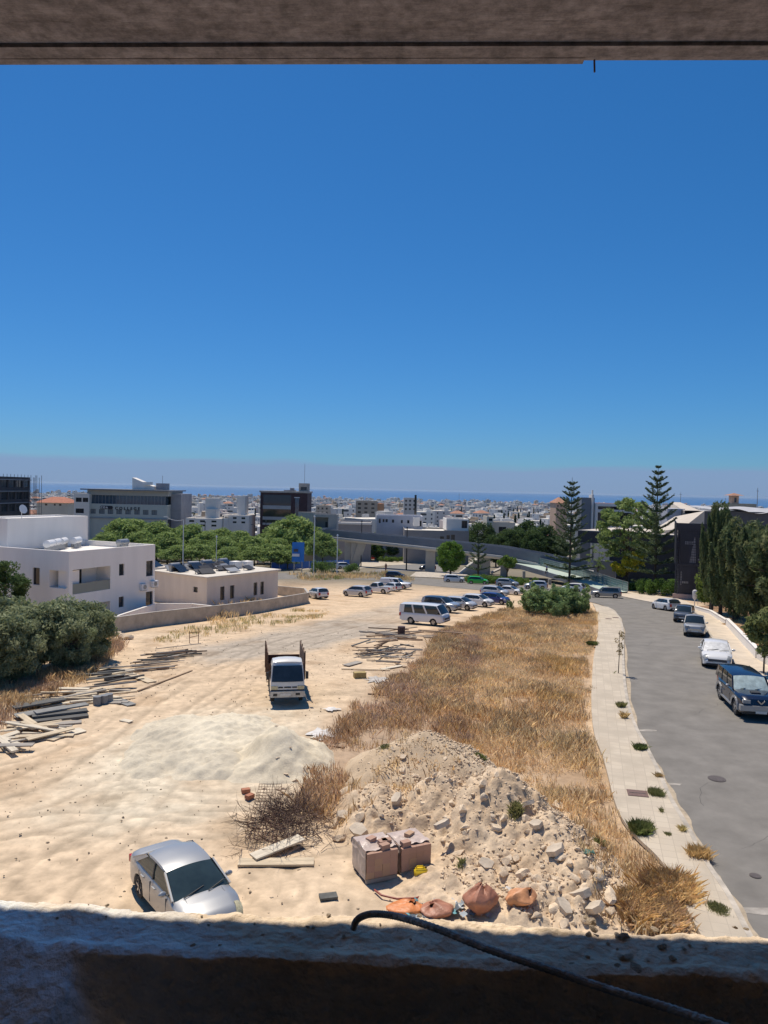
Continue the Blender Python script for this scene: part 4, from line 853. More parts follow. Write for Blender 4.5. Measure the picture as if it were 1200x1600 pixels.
# star pines (whorled branches)
pm_ = mat('pine_needles', (1,1,1), .8, .2, 3, attr=True, spec=.1)
def star_pine(label, px, pyt, pyb, d, wd, seed, gap=2.0, name='star_pine', start=.08, dens=1.0, topfree=.0):
    g = np.random.default_rng(seed); base = P(px, pyb, d); top = P(px, pyt, d); H = top.z - gz(d); W = wd * d / F / 2
    t_ = thing(name, label, 'tree', (base.x, d, gz(d)))
    MB().tube([(0,0,-.3),(0,0,H*.5),(0,0,H)], [.22, .13, .03], 8).build('trunk', barkm, t_)
    Vv, Cc = [], []; z = H * start; nb = 6
    while z < H - .25:
        s = z / H; L = W * min(1, (1 - s) ** .62 * 1.12) * (1 if s > .12 else .75); br = MB(); n = nb
        a0 = g.random() * 6.28
        for i in range(n):
            a = a0 + 6.283 * i / n + g.normal() * .08; Lr = L * g.uniform(.85, 1.1); rise = .55 if s > .5 else lerp(-.02, .55, s / .5)
            m = int(Lr * 72 * dens) + 14; u = g.random(m) ** .75; side = g.normal(size=m) * (.14 + .30 * Lr * .24) * (1 - u * .55)
            x = np.cos(a) * Lr * u - np.sin(a) * side; y = np.sin(a) * Lr * u + np.cos(a) * side; zz_ = z + Lr * rise * u ** 1.6 + g.normal(size=m) * .05 - np.abs(side) * .1
            c = np.stack([x, y, zz_], 1); l = .13 + .10 * g.random((m, 1)); dr = np.stack([np.cos(a) + g.normal(size=m)*.7, np.sin(a) + g.normal(size=m)*.7, .35 + g.normal(size=m)*.3], 1); dr /= np.linalg.norm(dr, axis=1, keepdims=True)
            pr = np.cross(dr, g.normal(size=(m, 3))); pr /= np.linalg.norm(pr, axis=1, keepdims=True)
            Vv.append(np.stack([c - dr*l, c + pr*.055, c + dr*l, c - pr*.055], 1).reshape(-1, 3))
            k = (.75 + .5 * g.random((m, 1))); Cc.append(np.repeat(np.array([[.11, .15, .075]]) * k, 4, 0))
        z += gap * lerp(.75, .5, s) * (.9 + .2 * g.random())
    V = np.concatenate(Vv); cc = np.concatenate(Cc)
    soup('crown', V, np.arange(len(V)).reshape(-1, 4), cc, pm_, t_)
    return t_
star_pine('shorter star pine with tiered branches left of the feathery tree', 890, 746, 892, 128, 76, 1, 2.0)
star_pine('tallest star pine with tiered branches rising high above the skyline', 1023, 727, 905, 118, 92, 2, 2.1)
star_pine('small sparse dark pine standing at the footbridge abutment', 747, 838, 895, 142, 42, 3, 1.6, dens=.5)
# casuarina group at the right
def spires(seed, h, rad, k):
    g = random.Random(seed); o = []
    for i in range(k):
        a = g.uniform(0, 6.28); r0 = rad*g.uniform(.2, .9); zt_ = h*g.uniform(.55, 1.0)*(1 - .3*r0/rad); ln = g.uniform(.25, .6)
        for j in range(6):
            q = j/5; o.append((math.cos(a)*(r0 + ln*q*1.6), math.sin(a)*(r0 + ln*q*1.6), zt_ - 2.2*(1-q), .55*(1-q*.75), .55*(1-q*.75), .6))
    return o
cas = [proto(s, 12, .4, 2.7, 90, .58, 110, .14, (.06, .09, .038), 'cone', col2=(.17, .18, .08), extra=spires(s, 12, 2.6, 26), r=.24, squash=1.5, hang=.55, nb=16) for s in (31, 32)]
cas2 = [proto(s, 11, .2, 3.3, 110, .60, 105, .15, (.062, .092, .04), col2=(.18, .185, .085), extra=spires(s, 11, 3.9, 34), r=.26, squash=1.3, hang=.45, nb=20) for s in (33, 34)]
for i, (px, pt, d, w_, k) in enumerate(((1118,781,86,.55,0),(1132,776,84,.7,0),(1158,803,80,.9,1),(1184,812,74,.9,1),(1210,815,70,1.0,1),(1150,868,78,.75,1),(1240,800,66,1.1,1))):
    treeat((cas if k == 0 else cas2)[i % 2], 'casuarina_tree', ['leftmost tall dark casuarina with a leaning spiky top', 'tall dark casuarina with the highest pointed top at the right', 'dark shaggy casuarina right of the pointed one', 'wide dark shaggy casuarina near the right edge behind the soil bed', 'dark casuarina cut by the right edge', 'low dark casuarina over the soil bed at the foot of the taller ones', 'dark casuarina beyond the right edge'][i], px, pt, d, 12 if k == 0 else 11, None, widen=w_)
treeat(proto(35, 6, .6, 1.5, 34, .55, 130, .11, (.10,.14,.03), col2=(.16,.20,.05), r=.08, squash=1.2), 'young_tree', 'slim light green tree in front of the mesh-clad cube beside the dark casuarinas', 1112, 868, 88, 6)
treeat(proto(36, 3.4, 1.0, 1.0, 20, .4, 120, .09, (.12,.14,.05), col2=(.18,.2,.08), r=.04), 'young_tree', 'small pale olive sapling at the right edge beside the black estate car', 1197, 948, 47, 3.4)
# olives at the left
ol = [proto(s, 4.6, .05, 2.35, 84, .55, 150, .085, (.14, .165, .085), col2=(.31, .33, .20), r=.2, colvar=.5) for s in (41, 42, 43)]
for i, (px, pt, py, wd) in enumerate(((138,938,1032,.95),(95,930,1040,1.0),(52,936,1048,1.0),(10,930,1052,1.1),(-30,930,1060,1.1),(20,955,1066,.85),(150,960,1018,.75),(112,950,1046,.8),(-70,925,1070,1.2))):
    b0 = gpt(px, py); treeat(ol[i % 3], 'olive_tree', ['rightmost grey-green olive tree of the grove by the white house', 'grey-green olive tree next to the rightmost one in the grove', 'grey-green olive tree at the middle of the grove', 'grey-green olive tree at the left edge of the photo', 'olive tree cut off by the left edge', 'low grey-green olive branch mass at the left edge above the dry weeds', 'small olive shoot at the right end of the grove', 'small olive in front of the grove beside the timber piles', 'olive tree beyond the left edge'][i], px, pt, b0.y, 4.6, widen=wd)
treeat(proto(44, 7, .8, 2.4, 50, .75, 170, .10, (.05, .085, .03), col2=(.10,.14,.05), r=.2), 'laurel_tree', 'taller dark green tree behind the olives at the far left', 8, 872, 60, 7, widen=1.0)
# big green bush at the end of the dry field, lot edge bushes
bushp = [proto(s, 2.6, .0, 1.9, 60, .38, 90, .075, (.13, .19, .08), col2=(.26, .32, .14), r=.05, hang=.2, extra=[(1.7*math.cos(k*1.3)*f, 1.7*math.sin(k*1.3)*f, 1.3+.8*math.sin(k*2.1)+z2, .2, .2, .3) for k in range(12) for f, z2 in ((.8, .3), (1.0, .55))]) for s in (51, 52, 53)]
for i, (px, py, pt, sw) in enumerate(((838,958,918,1.0),(862,962,912,1.15),(888,960,914,1.0),(845,952,920,.9),(905,962,930,.7),(797,955,934,.5),(875,968,935,.7),(912,958,926,.5))):
    b0 = gpt(px, py); pt += 5; treeat(bushp[i % 3], 'green_bush', ['left lobe of the big green bush at the end of the dry field', 'tallest green bush at the far end of the dry field', 'green bush right of the tallest bush at the field end', 'green bush just behind the left lobe of the field-end thicket', 'pale green bush at the right end of the field-end thicket', 'small green bush standing apart by the blue hatchback', 'low green bush in front of the field-end thicket', 'tiny green bush beside the pavement bend'][i], px, pt, b0.y, 2.6, cat='bush', widen=sw*1.1, trunk=False)
hedge_m = (.05, .095, .022)
def hedge(name, label, px0, px1, py, d0, d1, ht, dep, seed, col=hedge_m, cat='hedge', col2=(.10,.16,.03), size=.09):
    a = P(px0, py, d0); b = P(px1, py, d1); L = math.hypot(b.x-a.x, b.y-a.y); g = random.Random(seed); cl = []
    for i in range(int(L * dep * 1.6)):
        x = g.uniform(0, L); y = g.uniform(0, dep); cl.append((x, y, ht * g.uniform(.35, .8), .6, .6, ht * .42))
    V, Fq, cc = clumps_to_leaves(cl, 170, size, col, seed, col2=col2); z = min(gz(a.y), gz(b.y))
    o = thing(name, label, cat, (a.x, a.y, gz(a.y)), math.atan2(b.y-a.y, b.x-a.x)); soup('foliage', V, Fq, cc, leafm, o)
hedge('clipped_hedge', 'clipped dark green hedge beside the mesh-clad cube at the street bend', 992, 1052, 930, 113, 110, 2.3, 3.5, 61)
hedge('low_hedge', 'low bright green planting bed on the slope left of the clipped hedge', 905, 990, 905, 128, 122, 1.2, 6, 62, (.09,.15,.03))
hedge('low_hedge', 'low green ground-cover bed between the parked cars and the bridge abutment', 722, 830, 905, 133, 128, 1.1, 5, 63, (.08,.13,.03))
hedge('low_hedge', 'small green hedge clump behind the white hatchback at the ramp foot', 885, 918, 916, 119, 119, 1.0, 2, 64, (.10,.13,.03))
hedge('low_hedge', 'green shrubs at the foot of the slim tree by the cube building', 1092, 1120, 935, 98, 96, 1.5, 2.5, 65, (.07,.13,.03))
hedge('low_hedge', 'small green hedge strip behind the blue railing under the footbridge', 588, 630, 874, 205, 205, 1.2, 2.5, 66, (.07,.11,.03))
hedge('weed_bank', 'wild green weeds at the roadside left of the parked white hatchback', 488, 520, 895, 150, 150, 2.0, 3.5, 67, (.09,.14,.05), 'bush')
hedge('weed_bank', 'small dark green weeds at the roadside below the footbridge columns', 538, 560, 895, 150, 150, 1.7, 2.5, 68, (.07,.11,.04), 'bush')
hedge('lawn', 'green grassy slope left of the mesh-clad cube behind the hedge', 1020, 1055, 905, 128, 126, .7, 12, 69, (.11,.19,.05), 'grass bank')
# ---------------------------------------------------------------- dry grass
def grass(name, poly, dens, hts, cols, seed, wd=.012, clump=.14, per=9, mask=None, label=None, zfun=None, lean=.35, stuff=True, colnoise=(3.2, 1.1)):
    g = np.random.default_rng(seed); poly = np.array(poly); x0, y0 = poly.min(0); x1, y1 = poly.max(0)
    n = int((x1-x0) * (y1-y0) * dens); x = g.uniform(x0, x1, n); y = g.uniform(y0, y1, n)
    jx = x + (fnoise(x, y, 1.2, seed) - .5) * 1.2; k = inpoly(jx, y, poly); x, y = x[k], y[k]
    if mask is not None: k = g.random(len(x)) < mask(x, y); x, y = x[k], y[k]
    n = len(x); cn = fnoise(x, y, colnoise[0], seed + 5); cn2 = fnoise(x, y, colnoise[1], seed + 6); hn = fnoise(x, y, 2.2, seed + 7)
    X_ = np.repeat(x, per) + g.normal(size=n*per) * clump; Y_ = np.repeat(y, per) + g.normal(size=n*per) * clump
    zb = np.interp(Y_, _ty, _tz) - .05 if zfun is None else zfun(X_, Y_)
    h = (hts[0] + (hts[1]-hts[0]) * np.repeat(np.clip((hn-.25)*2, 0, 1), per)) * g.uniform(.55, 1.15, n*per)
    an = g.uniform(0, 6.283, n*per); ln = h * np.abs(g.normal(size=n*per)) * lean; lx, ly = np.cos(an) * ln, np.sin(an) * ln
    tx, ty = -np.sin(an) * wd, np.cos(an) * wd; w3 = g.uniform(.7, 1.5, n*per)
    tx *= w3; ty *= w3
    V = np.stack([np.stack([X_-tx, Y_-ty, zb], 1), np.stack([X_+tx, Y_+ty, zb], 1), np.stack([X_+tx*.9+lx*.45, Y_+ty*.9+ly*.45, zb+h*.65], 1), np.stack([X_+lx, Y_+ly, zb+h], 1), np.stack([X_-tx*.9+lx*.45, Y_-ty*.9+ly*.45, zb+h*.65], 1)], 1).reshape(-1, 3)
    Fq = np.arange(n*per*5).reshape(-1, 5)
    cols = np.array(cols); q = np.clip((np.repeat(cn, per) - .28) * 2.2 + g.normal(size=n*per) * .16, 0, .999) * (len(cols)-1); i0 = q.astype(int); fr = (q - i0)[:, None]
    cc = cols[i0] * (1-fr) + cols[np.minimum(i0+1, len(cols)-1)] * fr; cc *= 1.6 * (.75 + .5 * np.repeat(cn2, per))[:, None] * g.uniform(.8, 1.2, (n*per, 1))
    o = soup(name, V, Fq, np.repeat(cc, 5, 0), leafm)
    if stuff: tag(o, label, None, None, 'stuff')
    return o
straw, gold, rusty, brown_, pinkish = (.58,.46,.27), (.53,.39,.195), (.38,.25,.135), (.31,.21,.13), (.43,.32,.24)
fieldpoly = GP([(690,985),(760,962),(815,950),(915,950),(930,960),(930,1000),(919,1040),(914,1137),(938,1193),(958,1270),(1000,1318),(1030,1352),(1058,1408),(1080,1455),(975,1465),(968,1400),(915,1320),(870,1262),(800,1208),(760,1195),(730,1165),(690,1140),(640,1060),(670,1020)])
rustpoly = GP([(560,1105),(600,1072),(660,1030),(690,985),(760,975),(740,1060),(730,1165),(690,1150),(640,1150),(580,1180),(560,1240),(500,1290),(478,1260),(490,1160)])
grass('dry_grass', fieldpoly, 26, (.16, .56), [gold, (.42,.30,.19), (.58,.46,.28), rusty, (.62,.51,.34), straw, (.45,.35,.24), straw], 3, .010, .12, 10, mask=lambda x, y: np.clip((fnoise(x, y, 1.8, 90) - .30) * 5, .10, 1), label='tall golden dry grass filling the lot beside the pavement')
grass('dry_weeds', rustpoly, 24, (.22, .55), [pinkish, brown_, rusty, pinkish, gold, pinkish], 8, .010, .12, 10, mask=lambda x, y: np.clip((fnoise(x, y, 3, 70) - .28) * 4, .12, 1), label='brownish dry weeds and thistles on the left side of the field')
edge_ = GP([(200,1000),(330,975),(480,950),(520,955),(500,965),(380,985),(260,1005)])
grass('dry_weeds', edge_, 6, (.15, .45), [straw, gold, (.14,.18,.06), straw], 12, .012, .12, 8, mask=lambda x, y: np.clip((fnoise(x, y, 3, 71) - .42) * 5, 0, 1), label='patchy dry grass at the foot of the boundary wall')
grass('dry_weeds', GP([(455,898),(600,895),(650,903),(640,910),(560,904),(470,908)]), 1.6, (.4, .9), [gold, straw, rusty, (.2,.22,.08)], 13, .03, .3, 9, mask=lambda x, y: np.clip((fnoise(x, y, 6, 72) - .3) * 4, 0, 1), label='strip of dry grass between the sand lot and the far road')
grass('dry_weeds', GP([(0,1075),(60,1060),(130,1020),(170,1000),(190,1010),(140,1060),(60,1100),(0,1140),(-40,1140),(-60,1090)]), 14, (.25, .7), [pinkish, brown_, straw, brown_], 14, .011, .13, 9, label='dry brown weeds under the olive trees')
grass('dry_weeds', GP([(1090,956),(1135,972),(1160,1000),(1200,1030),(1200,990),(1150,955),(1110,948)]), 4, (.1, .3), [gold, straw, brown_], 15, .012, .12, 7, mask=lambda x, y: np.clip((fnoise(x, y, 2, 73) - .4) * 4, 0, 1), label='sparse dry grass on the reddish soil bed at the right')
grass('dry_weeds', GP([(330,975),(400,960),(432,945),(430,930),(330,950)]), 4, (.3, .9), [straw, straw, gold], 16, .012, .15, 8, mask=lambda x, y: np.clip((fnoise(x, y, 1.5, 74) - .45) * 5, 0, 1), label='pale dry stalks behind the boundary wall in front of the low house')
GREENS = [(.085,.115,.04), (.13,.15,.06), (.20,.19,.09), (.12,.14,.05)]
def tuft(label, px, py, r, h, cols, name='weed', n=None, wd=.005, zoff=0.0, cat='weed', k=1):
    if cat == 'weed': r *= .68; h *= .8
    p = G(px, py); a = [(p.x + r*math.cos(i*.7), p.y + r*math.sin(i*.7)) for i in range(9)]
    o = grass(name, a, k*300/(max(r,.25)), (h*.6, h), cols, int(px*7+py) % 1000, wd, r*.25, 7, stuff=False, zfun=lambda X_, Y_: np.interp(Y_, _ty, _tz) + zoff, lean=.5)
    tag(o, label, cat)
for q in ((1128,1428,.42,.16,GREENS,'bright green grass patch at the near end of the pavement'),(1000,1174,.32,.35,GREENS,'bushy green weed at the kerb nearest the first cement stain'),(1022,1246,.35,.3,GREENS,'sprawling green weed at the kerb next to the brown square cover'),(1032,1240,.16,.45,GREENS,'upright thin weed just right of the sprawling kerb weed'),
          (1030,1274,.18,.3,GREENS,'small green weed on the pavement below the brown square cover'),(1003,1305,.42,.4,GREENS,'green weed leaning over the pavement from the dry grass edge'),(1092,1345,.34,.4,[rusty,gold],'rusty dry tuft at the kerb near the bottom of the road'),(970,1108,.22,.4,GREENS,'green weed growing on the kerb halfway along the pavement'),
          (963,1056,.25,.45,GREENS,'green weed at the foot of the thin sapling on the pavement'),(972,1125,.24,.5,[(.2,.22,.08),gold],'olive-brown weed on the kerb below the halfway weed'),(925,1010,.42,.35,GREENS,'green weed spilling from the field onto the upper pavement'),(1028,1218,.2,.25,[rusty,(.15,.2,.06)],'brown and green weed at the kerb above the sprawling weed'),
          (1068,1303,.16,.35,[gold,(.15,.2,.06)],'thin yellow-green weed on the lower kerb'),(1045,1310,.14,.16,GREENS,'tiny dark weed alone on the pavement slab'),(990,1160,.14,.35,[(.1,.12,.05)],'thin dark upright weed by the kerb'),(1137,978,.5,.2,[(.4,.2,.1),gold],'orange-brown grass tuft at the foot of the low retaining wall')):
    tuft(q[5], q[0], q[1], q[2], q[3], q[4], zoff=.1)
for q in ((660,985,.5,.4,[gold,(.2,.25,.1)]),):
    pass
p = G(966, 1055); t_ = thing('sapling', 'thin bare sapling with brown leaves standing on the pavement kerb', 'tree', (p.x, p.y, gz(p.y) + .1))
MB().tube([(0,0,0),(.03,0,1.3),(.0,.02,2.6)], [.03,.022,.01], 6).build('trunk', barkm, t_)
V, Fq, cc = clumps_to_leaves([(rnd.uniform(-.2,.2), rnd.uniform(-.2,.2), z, .18, .18, .2) for z in (1.3,1.5,1.7,1.8,2.0,2.2,2.4,2.5)], 26, .045, (.22,.17,.08), 5); soup('crown', V, Fq, cc, leafm, t_)
p = G(1193, 1040); t_ = thing('sapling', 'thin bare sapling with orange leaf litter by the retaining wall at the right edge', 'tree', (p.x, p.y, gz(p.y)))
MB().tube([(0,0,0),(.05,0,1.3),(.1,.02,2.8)], [.035,.025,.01], 6).build('trunk', barkm, t_)
# dry stalky shrub clumps near the sill
for lab, px, py, r, h in (('rusty brown dry shrub at the near end of the field',1035,1400,.6,.6),('golden dry shrub beside the rubble at the near end of the field',985,1432,.5,.5),('brown dry shrub at the pavement edge close to the sill',1040,1445,.45,.45)):
    tuft(lab, px, py, r, h, [rusty, gold, straw, rusty, pinkish, straw], 'dry_shrub', wd=.0026, cat='shrub', k=3)
# ---------------------------------------------------------------- the town towards the sea
tg = random.Random(99)
wallc = [('town_white', (.86,.84,.79)), ('town_cream', (.76,.69,.57)), ('town_grey', (.58,.57,.55)), ('town_ochre', (.62,.45,.29)), ('town_pink', (.68,.56,.50)), ('town_pale', (.80,.77,.71))]
wm_ = [mat(n, c, .9, .08, .2, coord='World') for n, c in wallc]; wnames = ['white', 'cream', 'grey', 'ochre', 'pinkish', 'pale']
wdk = mat('town_window', (.045, .05, .06), .3, .0); tile_ = mat('town_tile', (.40, .20, .13), .9, .2, .6); roofc = mat('town_roof', (.70, .66, .58), .9, .2, .15, coord='World')
def house_mesh(kind, ci, g):
    mb = MB(); Wd, Dp = g.uniform(8, 19), g.uniform(8, 13); st = g.choice((1, 2, 2, 2, 3, 3, 4)); H = 3.1*st + .4
    mb.cur = 0; mb.box(-Wd/2, Wd/2, -Dp/2, Dp/2, -3, H)
    if kind == 'tile':
        mb.cur = 2; mb.add([(-Wd/2-.4,-Dp/2-.4,H+.01),(Wd/2+.4,-Dp/2-.4,H+.01),(Wd/2+.4,Dp/2+.4,H+.01),(-Wd/2-.4,Dp/2+.4,H+.01),(-Wd/2+3.5,0,H+1.9),(Wd/2-3.5,0,H+1.9)], [(0,1,5,4),(1,2,5),(2,3,4,5),(3,0,4)])
    else:
        mb.cur = 3; mb.box(-Wd/2+.25, Wd/2-.25, -Dp/2+.25, Dp/2-.25, H-.3, H+.02); mb.cur = 0
        if g.random() < .7: x = g.uniform(-Wd/2+.3, Wd/2-4); mb.box(x, x+3.4, -1.5+g.uniform(-2,1), 2.6, H-.1, H+2.4)
        for _ in range(g.choice((1, 2, 3))): x, y = g.uniform(-Wd/2+1, Wd/2-1.5), g.uniform(-Dp/2+1, Dp/2-1.2); mb.box(x, x+1.2, y, y+.6, H+.5, H+1.5)
    mb.cur = 1
    for s in range(st):
        z = 3.1*s + 1.0
        if g.random() < .45: x = g.uniform(-Wd/2+.4, 0); mb.box(x, x+g.uniform(3, 5), -Dp/2-.03, -Dp/2+.5, z-.1, z+1.5)
        for i in range(3):
            x = -Wd/2 + Wd*(i+.5)/3 - .6
            if g.random() < .75: mb.box(x, x+1.2, -Dp/2-.02, -Dp/2+.3, z, z+1.3)
        for y in (-2.5, 1.5): 
            if g.random() < .6: mb.box(-Wd/2-.02, -Wd/2+.3, y, y+1.1, z, z+1.3).box(Wd/2-.3, Wd/2+.02, y, y+1.1, z, z+1.3)
    return mb, Wd
variants = []
for i in range(26):
    kind = 'tile' if i % 12 == 3 else 'flat'; ci = (0, 5, 1, 0, 2, 5, 3, 1, 0, 4)[i % 10]; mb, Wd = house_mesh(kind, ci, tg); variants.append((mb, kind, ci, Wd))
vmesh = [v[0].mesh('house', [wm_[v[2]], wdk, tile_, roofc]) for v in variants]
bands = ((255, 340), (340, 480), (480, 700), (700, 1000)); placed = 0
occ = []
def free(x, y, r):
    for a, b, c in occ:
        if abs(a-x) < r + c and abs(b-y) < r + c: return False
    return True
avoid = [(P(px, 790, d).x, d, r) for px, d, r in ((200,240,22),(440,246,14),(368,240,10),(318,230,10),(500,425,10),(573,405,12),(640,485,10),(765,255,10),(878,335,8),(80,265,10),(1158,405,10),(1170,175,40),(1250,175,30),(960,200,14),(1000,150,26))]
occ += avoid
far_parts = []
names_ = {}
ty = 252; rowk = 0; specs = []
while ty < 4300:
    hw = ty * .58 + 14; sp = (19 + ty * .006) * (1 + .35*min(1, max(0, (ty-350)/500))); x = -hw + tg.uniform(0, sp)
    while x < hw:
        xx = x + tg.uniform(-3, 3); yy = ty + tg.uniform(-4, 4); specs.append((yy, xx)); x += sp * tg.choice((1, 1, 1, 1.5, 1))
    ty += (15 + ty * .035) * (1 + .2*min(1, max(0, (ty-350)/500)))
specs.sort(); trees_t = []; near_labels = ('white', )
def area(px):
    return ('left of the college' if px < 120 else 'between college and wine-red office' if px < 405 else 'over the footbridge left half' if px < 620 else 'over the footbridge middle' if px < 760 else 'above the dark pine clump' if px < 900 else 'around the star pines' if px < 1040 else 'at the right skyline end')
for yy, xx in specs:
    if tg.random() < .25: trees_t.append((xx, yy)); continue
    if not free(xx, yy, 5): continue
    k = tg.randrange(26); mb, kind, ci, Wd = variants[k]; rz_ = tg.choice((0, 0, 1.57, .3, -.3, .15)) + tg.uniform(-.15, .15) + .25
    if yy > 1500: rz_ += 0
    px = PX((xx, yy, gz(yy) + 3))[0]
    if -20 < px < 1220 and placed < 290:
        hs1 = 1 + .5*min(1, max(0, (yy-350)/500)); o = link('town_house', vmesh[k], None, (xx, yy, gz(yy)), rz_); o.scale = (hs1,)*3; placed += 1
        nm = {'tile': 'red-tiled', 'flat': 'flat-roofed'}[kind]; dist = 'nearest' if yy < 330 else 'middle' if yy < 520 else 'farther'
        tag(o, '%s %s house, %s rows, %s' % (wnames[ci], nm, dist, area(px)), 'house', 'houses of the town towards the sea'); 
    elif -60 < px < 1260: far_parts.append((mb, ci, xx, yy, rz_))
    occ_ = None
# farther houses: one mass that nobody can count
V_, F_, M_ = [], [], []; off = 0; mats_ = wm_ + [wdk, tile_, roofc]
for mb, ci, xx, yy, rz_ in far_parts:
    v = np.array(mb.v) * 1.55; c, s = math.cos(rz_), math.sin(rz_); v2 = np.stack([v[:,0]*c - v[:,1]*s + xx, v[:,0]*s + v[:,1]*c + yy, v[:,2] + gz(yy)], 1)
    V_.append(v2); F_.append(np.array(mb.f, dtype=object)); M_ += [(ci, 6, 7, 8)[m] for m in mb.mi]; 
allf = []; off = 0
for v, f in zip(V_, F_):
    allf += [tuple(i + off for i in q) for q in f]; off += len(v)
me = bpy.data.meshes.new('distant_houses'); me.from_pydata([tuple(p) for p in np.concatenate(V_)], [], allf)
for m_ in mats_: me.materials.append(m_)
me.polygons.foreach_set('material_index', M_); me.update(); dh = link('distant_houses', me); tag(dh, 'mass of far white houses fading down to the sea', None, None, 'stuff')
print('houses', placed, 'far', len(far_parts))
tt = [proto(s, 6, .8, 2.8, 16, 1.1, 34, .42, (.035,.06,.026), col2=(.06,.09,.035), r=.2) for s in (71, 72)]
cyp = proto(73, 12, .3, 1.3, 30, .7, 40, .3, (.022,.042,.02), 'cone', r=.2, squash=1.6)
nt_ = 0
for xx, yy in trees_t:
    px = PX((xx, yy, gz(yy)+3))[0]
    if not (-10 < px < 1210) or yy > 2600 or not free(xx, yy, 3): continue
    plant(tt[nt_ % 2], 'town_tree', 'rounded dark tree among town houses, %s' % area(px), 'tree', (xx, yy, gz(yy)), tg.uniform(.9, 1.7), tg.uniform(0, 6), 'trees among the town houses', sz=1.0); nt_ += 1
    if nt_ > 220: break
for i in range(46):
    d = tg.uniform(360, 1300); px = tg.choice((tg.uniform(770, 850), tg.uniform(770, 840), tg.uniform(20, 1180), tg.uniform(480, 560), tg.uniform(700, 900), tg.uniform(1000,1200)))
    x = P(px, 790, d).x; plant(cyp, 'cypress_tree', 'dark cypress spire among town houses, %s' % area(px), 'tree', (x, d, gz(d)), tg.uniform(.8, 1.15), 0, 'cypresses in the town', sz=tg.uniform(1.0, 1.45) * (1 + d / 2500))
# ================================================================== vehicles
tyrem = mat('tyre_rubber', (.022,.022,.022), .85, .2, 8); rimm = mat('alloy_rim', (.42,.42,.43), .3, .05, 5, metal=.8)
carglass = mat('car_glass', (.018,.026,.03), .04, 0, spec=.8); trimm = mat('car_trim', (.022,.022,.024), .55, .1, 8)
lampm = mat('headlamp', (.30,.31,.31), .12, .2, 14, spec=.8); lampo = mat('headlamp_yellowed', (.48,.44,.28), .2, .3, 14); tailm = mat('tail_lamp', (.42,.02,.015), .2, .1, 8)
platem = mat('number_plate', (.62,.62,.58), .5, .1, 10); chrome = mat('chrome_trim', (.5,.5,.5), .22, 0, metal=.9); seamm = mat('panel_gap', (.09,.09,.095), .8, 0)
shadem = mat('sun_shade', (.50,.60,.56), .3, .35, 2.5, metal=.15, coat=.6); shade2 = mat('sun_shade_white', (.62,.62,.60), .4, .3, 3, coat=.5)
interior = mat('car_interior', (.14,.12,.10), .8, .3, 3)
def paint(n, c, metal=.0, rough=.32): return mat('paint_' + n, c, rough, .03, 2, metal=metal, coat=.7, spec=.5)
PW = paint('white', (.72,.72,.71)); PS = paint('silver', (.36,.365,.365), .45, .42); PG = paint('grey', (.13,.145,.165), .5); PB = paint('navy', (.006,.008,.022), .1, .25)
PBL = paint('blue', (.02,.03,.16), .2); PGR = paint('green', (.03,.42,.03), .1); PK = paint('black', (.015,.016,.02)); PR_ = paint('red', (.35,.015,.015)); PSB = paint('silverblue', (.36,.39,.43), .35); PS2 = paint('bright_silver', (.52,.53,.54), .3, .4); PBE = paint('warm_silver', (.36,.34,.31), .5)
def prof(pts, x):
    return float(np.interp(x, [p[0] for p in pts], [p[1] for p in pts]))
KINDS = {
 'sedan': dict(L=4.45, W=1.74, H=1.43, wb=2.62, wr=.315, top=[(-.5,.70),(-.49,.86),(-.46,.97),(-.30,1.00),(-.2,.94),(.22,.93),(.36,.86),(.45,.74),(.49,.60),(.5,.48)], gh=(-.37,-.215,.075,.26), gw=(.93,.76), belt=.93),
 'hatch': dict(L=4.0, W=1.70, H=1.47, wb=2.5, wr=.31, top=[(-.5,.66),(-.49,.90),(-.47,.98),(.25,.95),(.38,.87),(.46,.74),(.49,.6),(.5,.48)], gh=(-.475,-.38,.10,.29), gw=(.90,.72), belt=.95),
 'suv': dict(L=4.45, W=1.80, H=1.68, wb=2.65, wr=.35, top=[(-.5,.75),(-.49,1.02),(.2,1.04),(.28,1.03),(.42,.96),(.485,.82),(.5,.6)], gh=(-.485,-.44,.09,.235), gw=(.91,.78), belt=1.04),
 'bigsuv': dict(L=5.0, W=1.92, H=1.85, wb=2.95, wr=.40, top=[(-.5,.85),(-.49,1.14),(.15,1.16),(.22,1.17),(.42,1.13),(.485,1.02),(.5,.7)], gh=(-.485,-.455,.075,.185), gw=(.92,.80), belt=1.15),
 'pickup': dict(L=5.2, W=1.80, H=1.75, wb=3.1, wr=.38, top=[(-.5,1.0),(-.49,1.08),(-.12,1.08),(.15,1.05),(.25,1.06),(.42,.99),(.485,.86),(.5,.6)], gh=(-.13,-.09,.10,.225), gw=(.91,.77), belt=1.08),
 'covered': dict(L=5.0, W=1.80, H=1.74, wb=3.0, wr=.37, top=[(-.5,1.0),(-.49,1.08),(-.12,1.08),(.15,1.05),(.25,1.06),(.42,.99),(.485,.86),(.5,.6)], gh=(-.13,-.09,.10,.225), gw=(.91,.77), belt=1.08),
 'van': dict(L=4.6, W=1.70, H=1.95, wb=2.35, wr=.32, top=[(-.5,.85),(-.49,1.10),(.43,1.10),(.47,1.06),(.492,.9),(.5,.5)], gh=(-.49,-.475,.345,.455), gw=(.95,.86), belt=1.10),
}
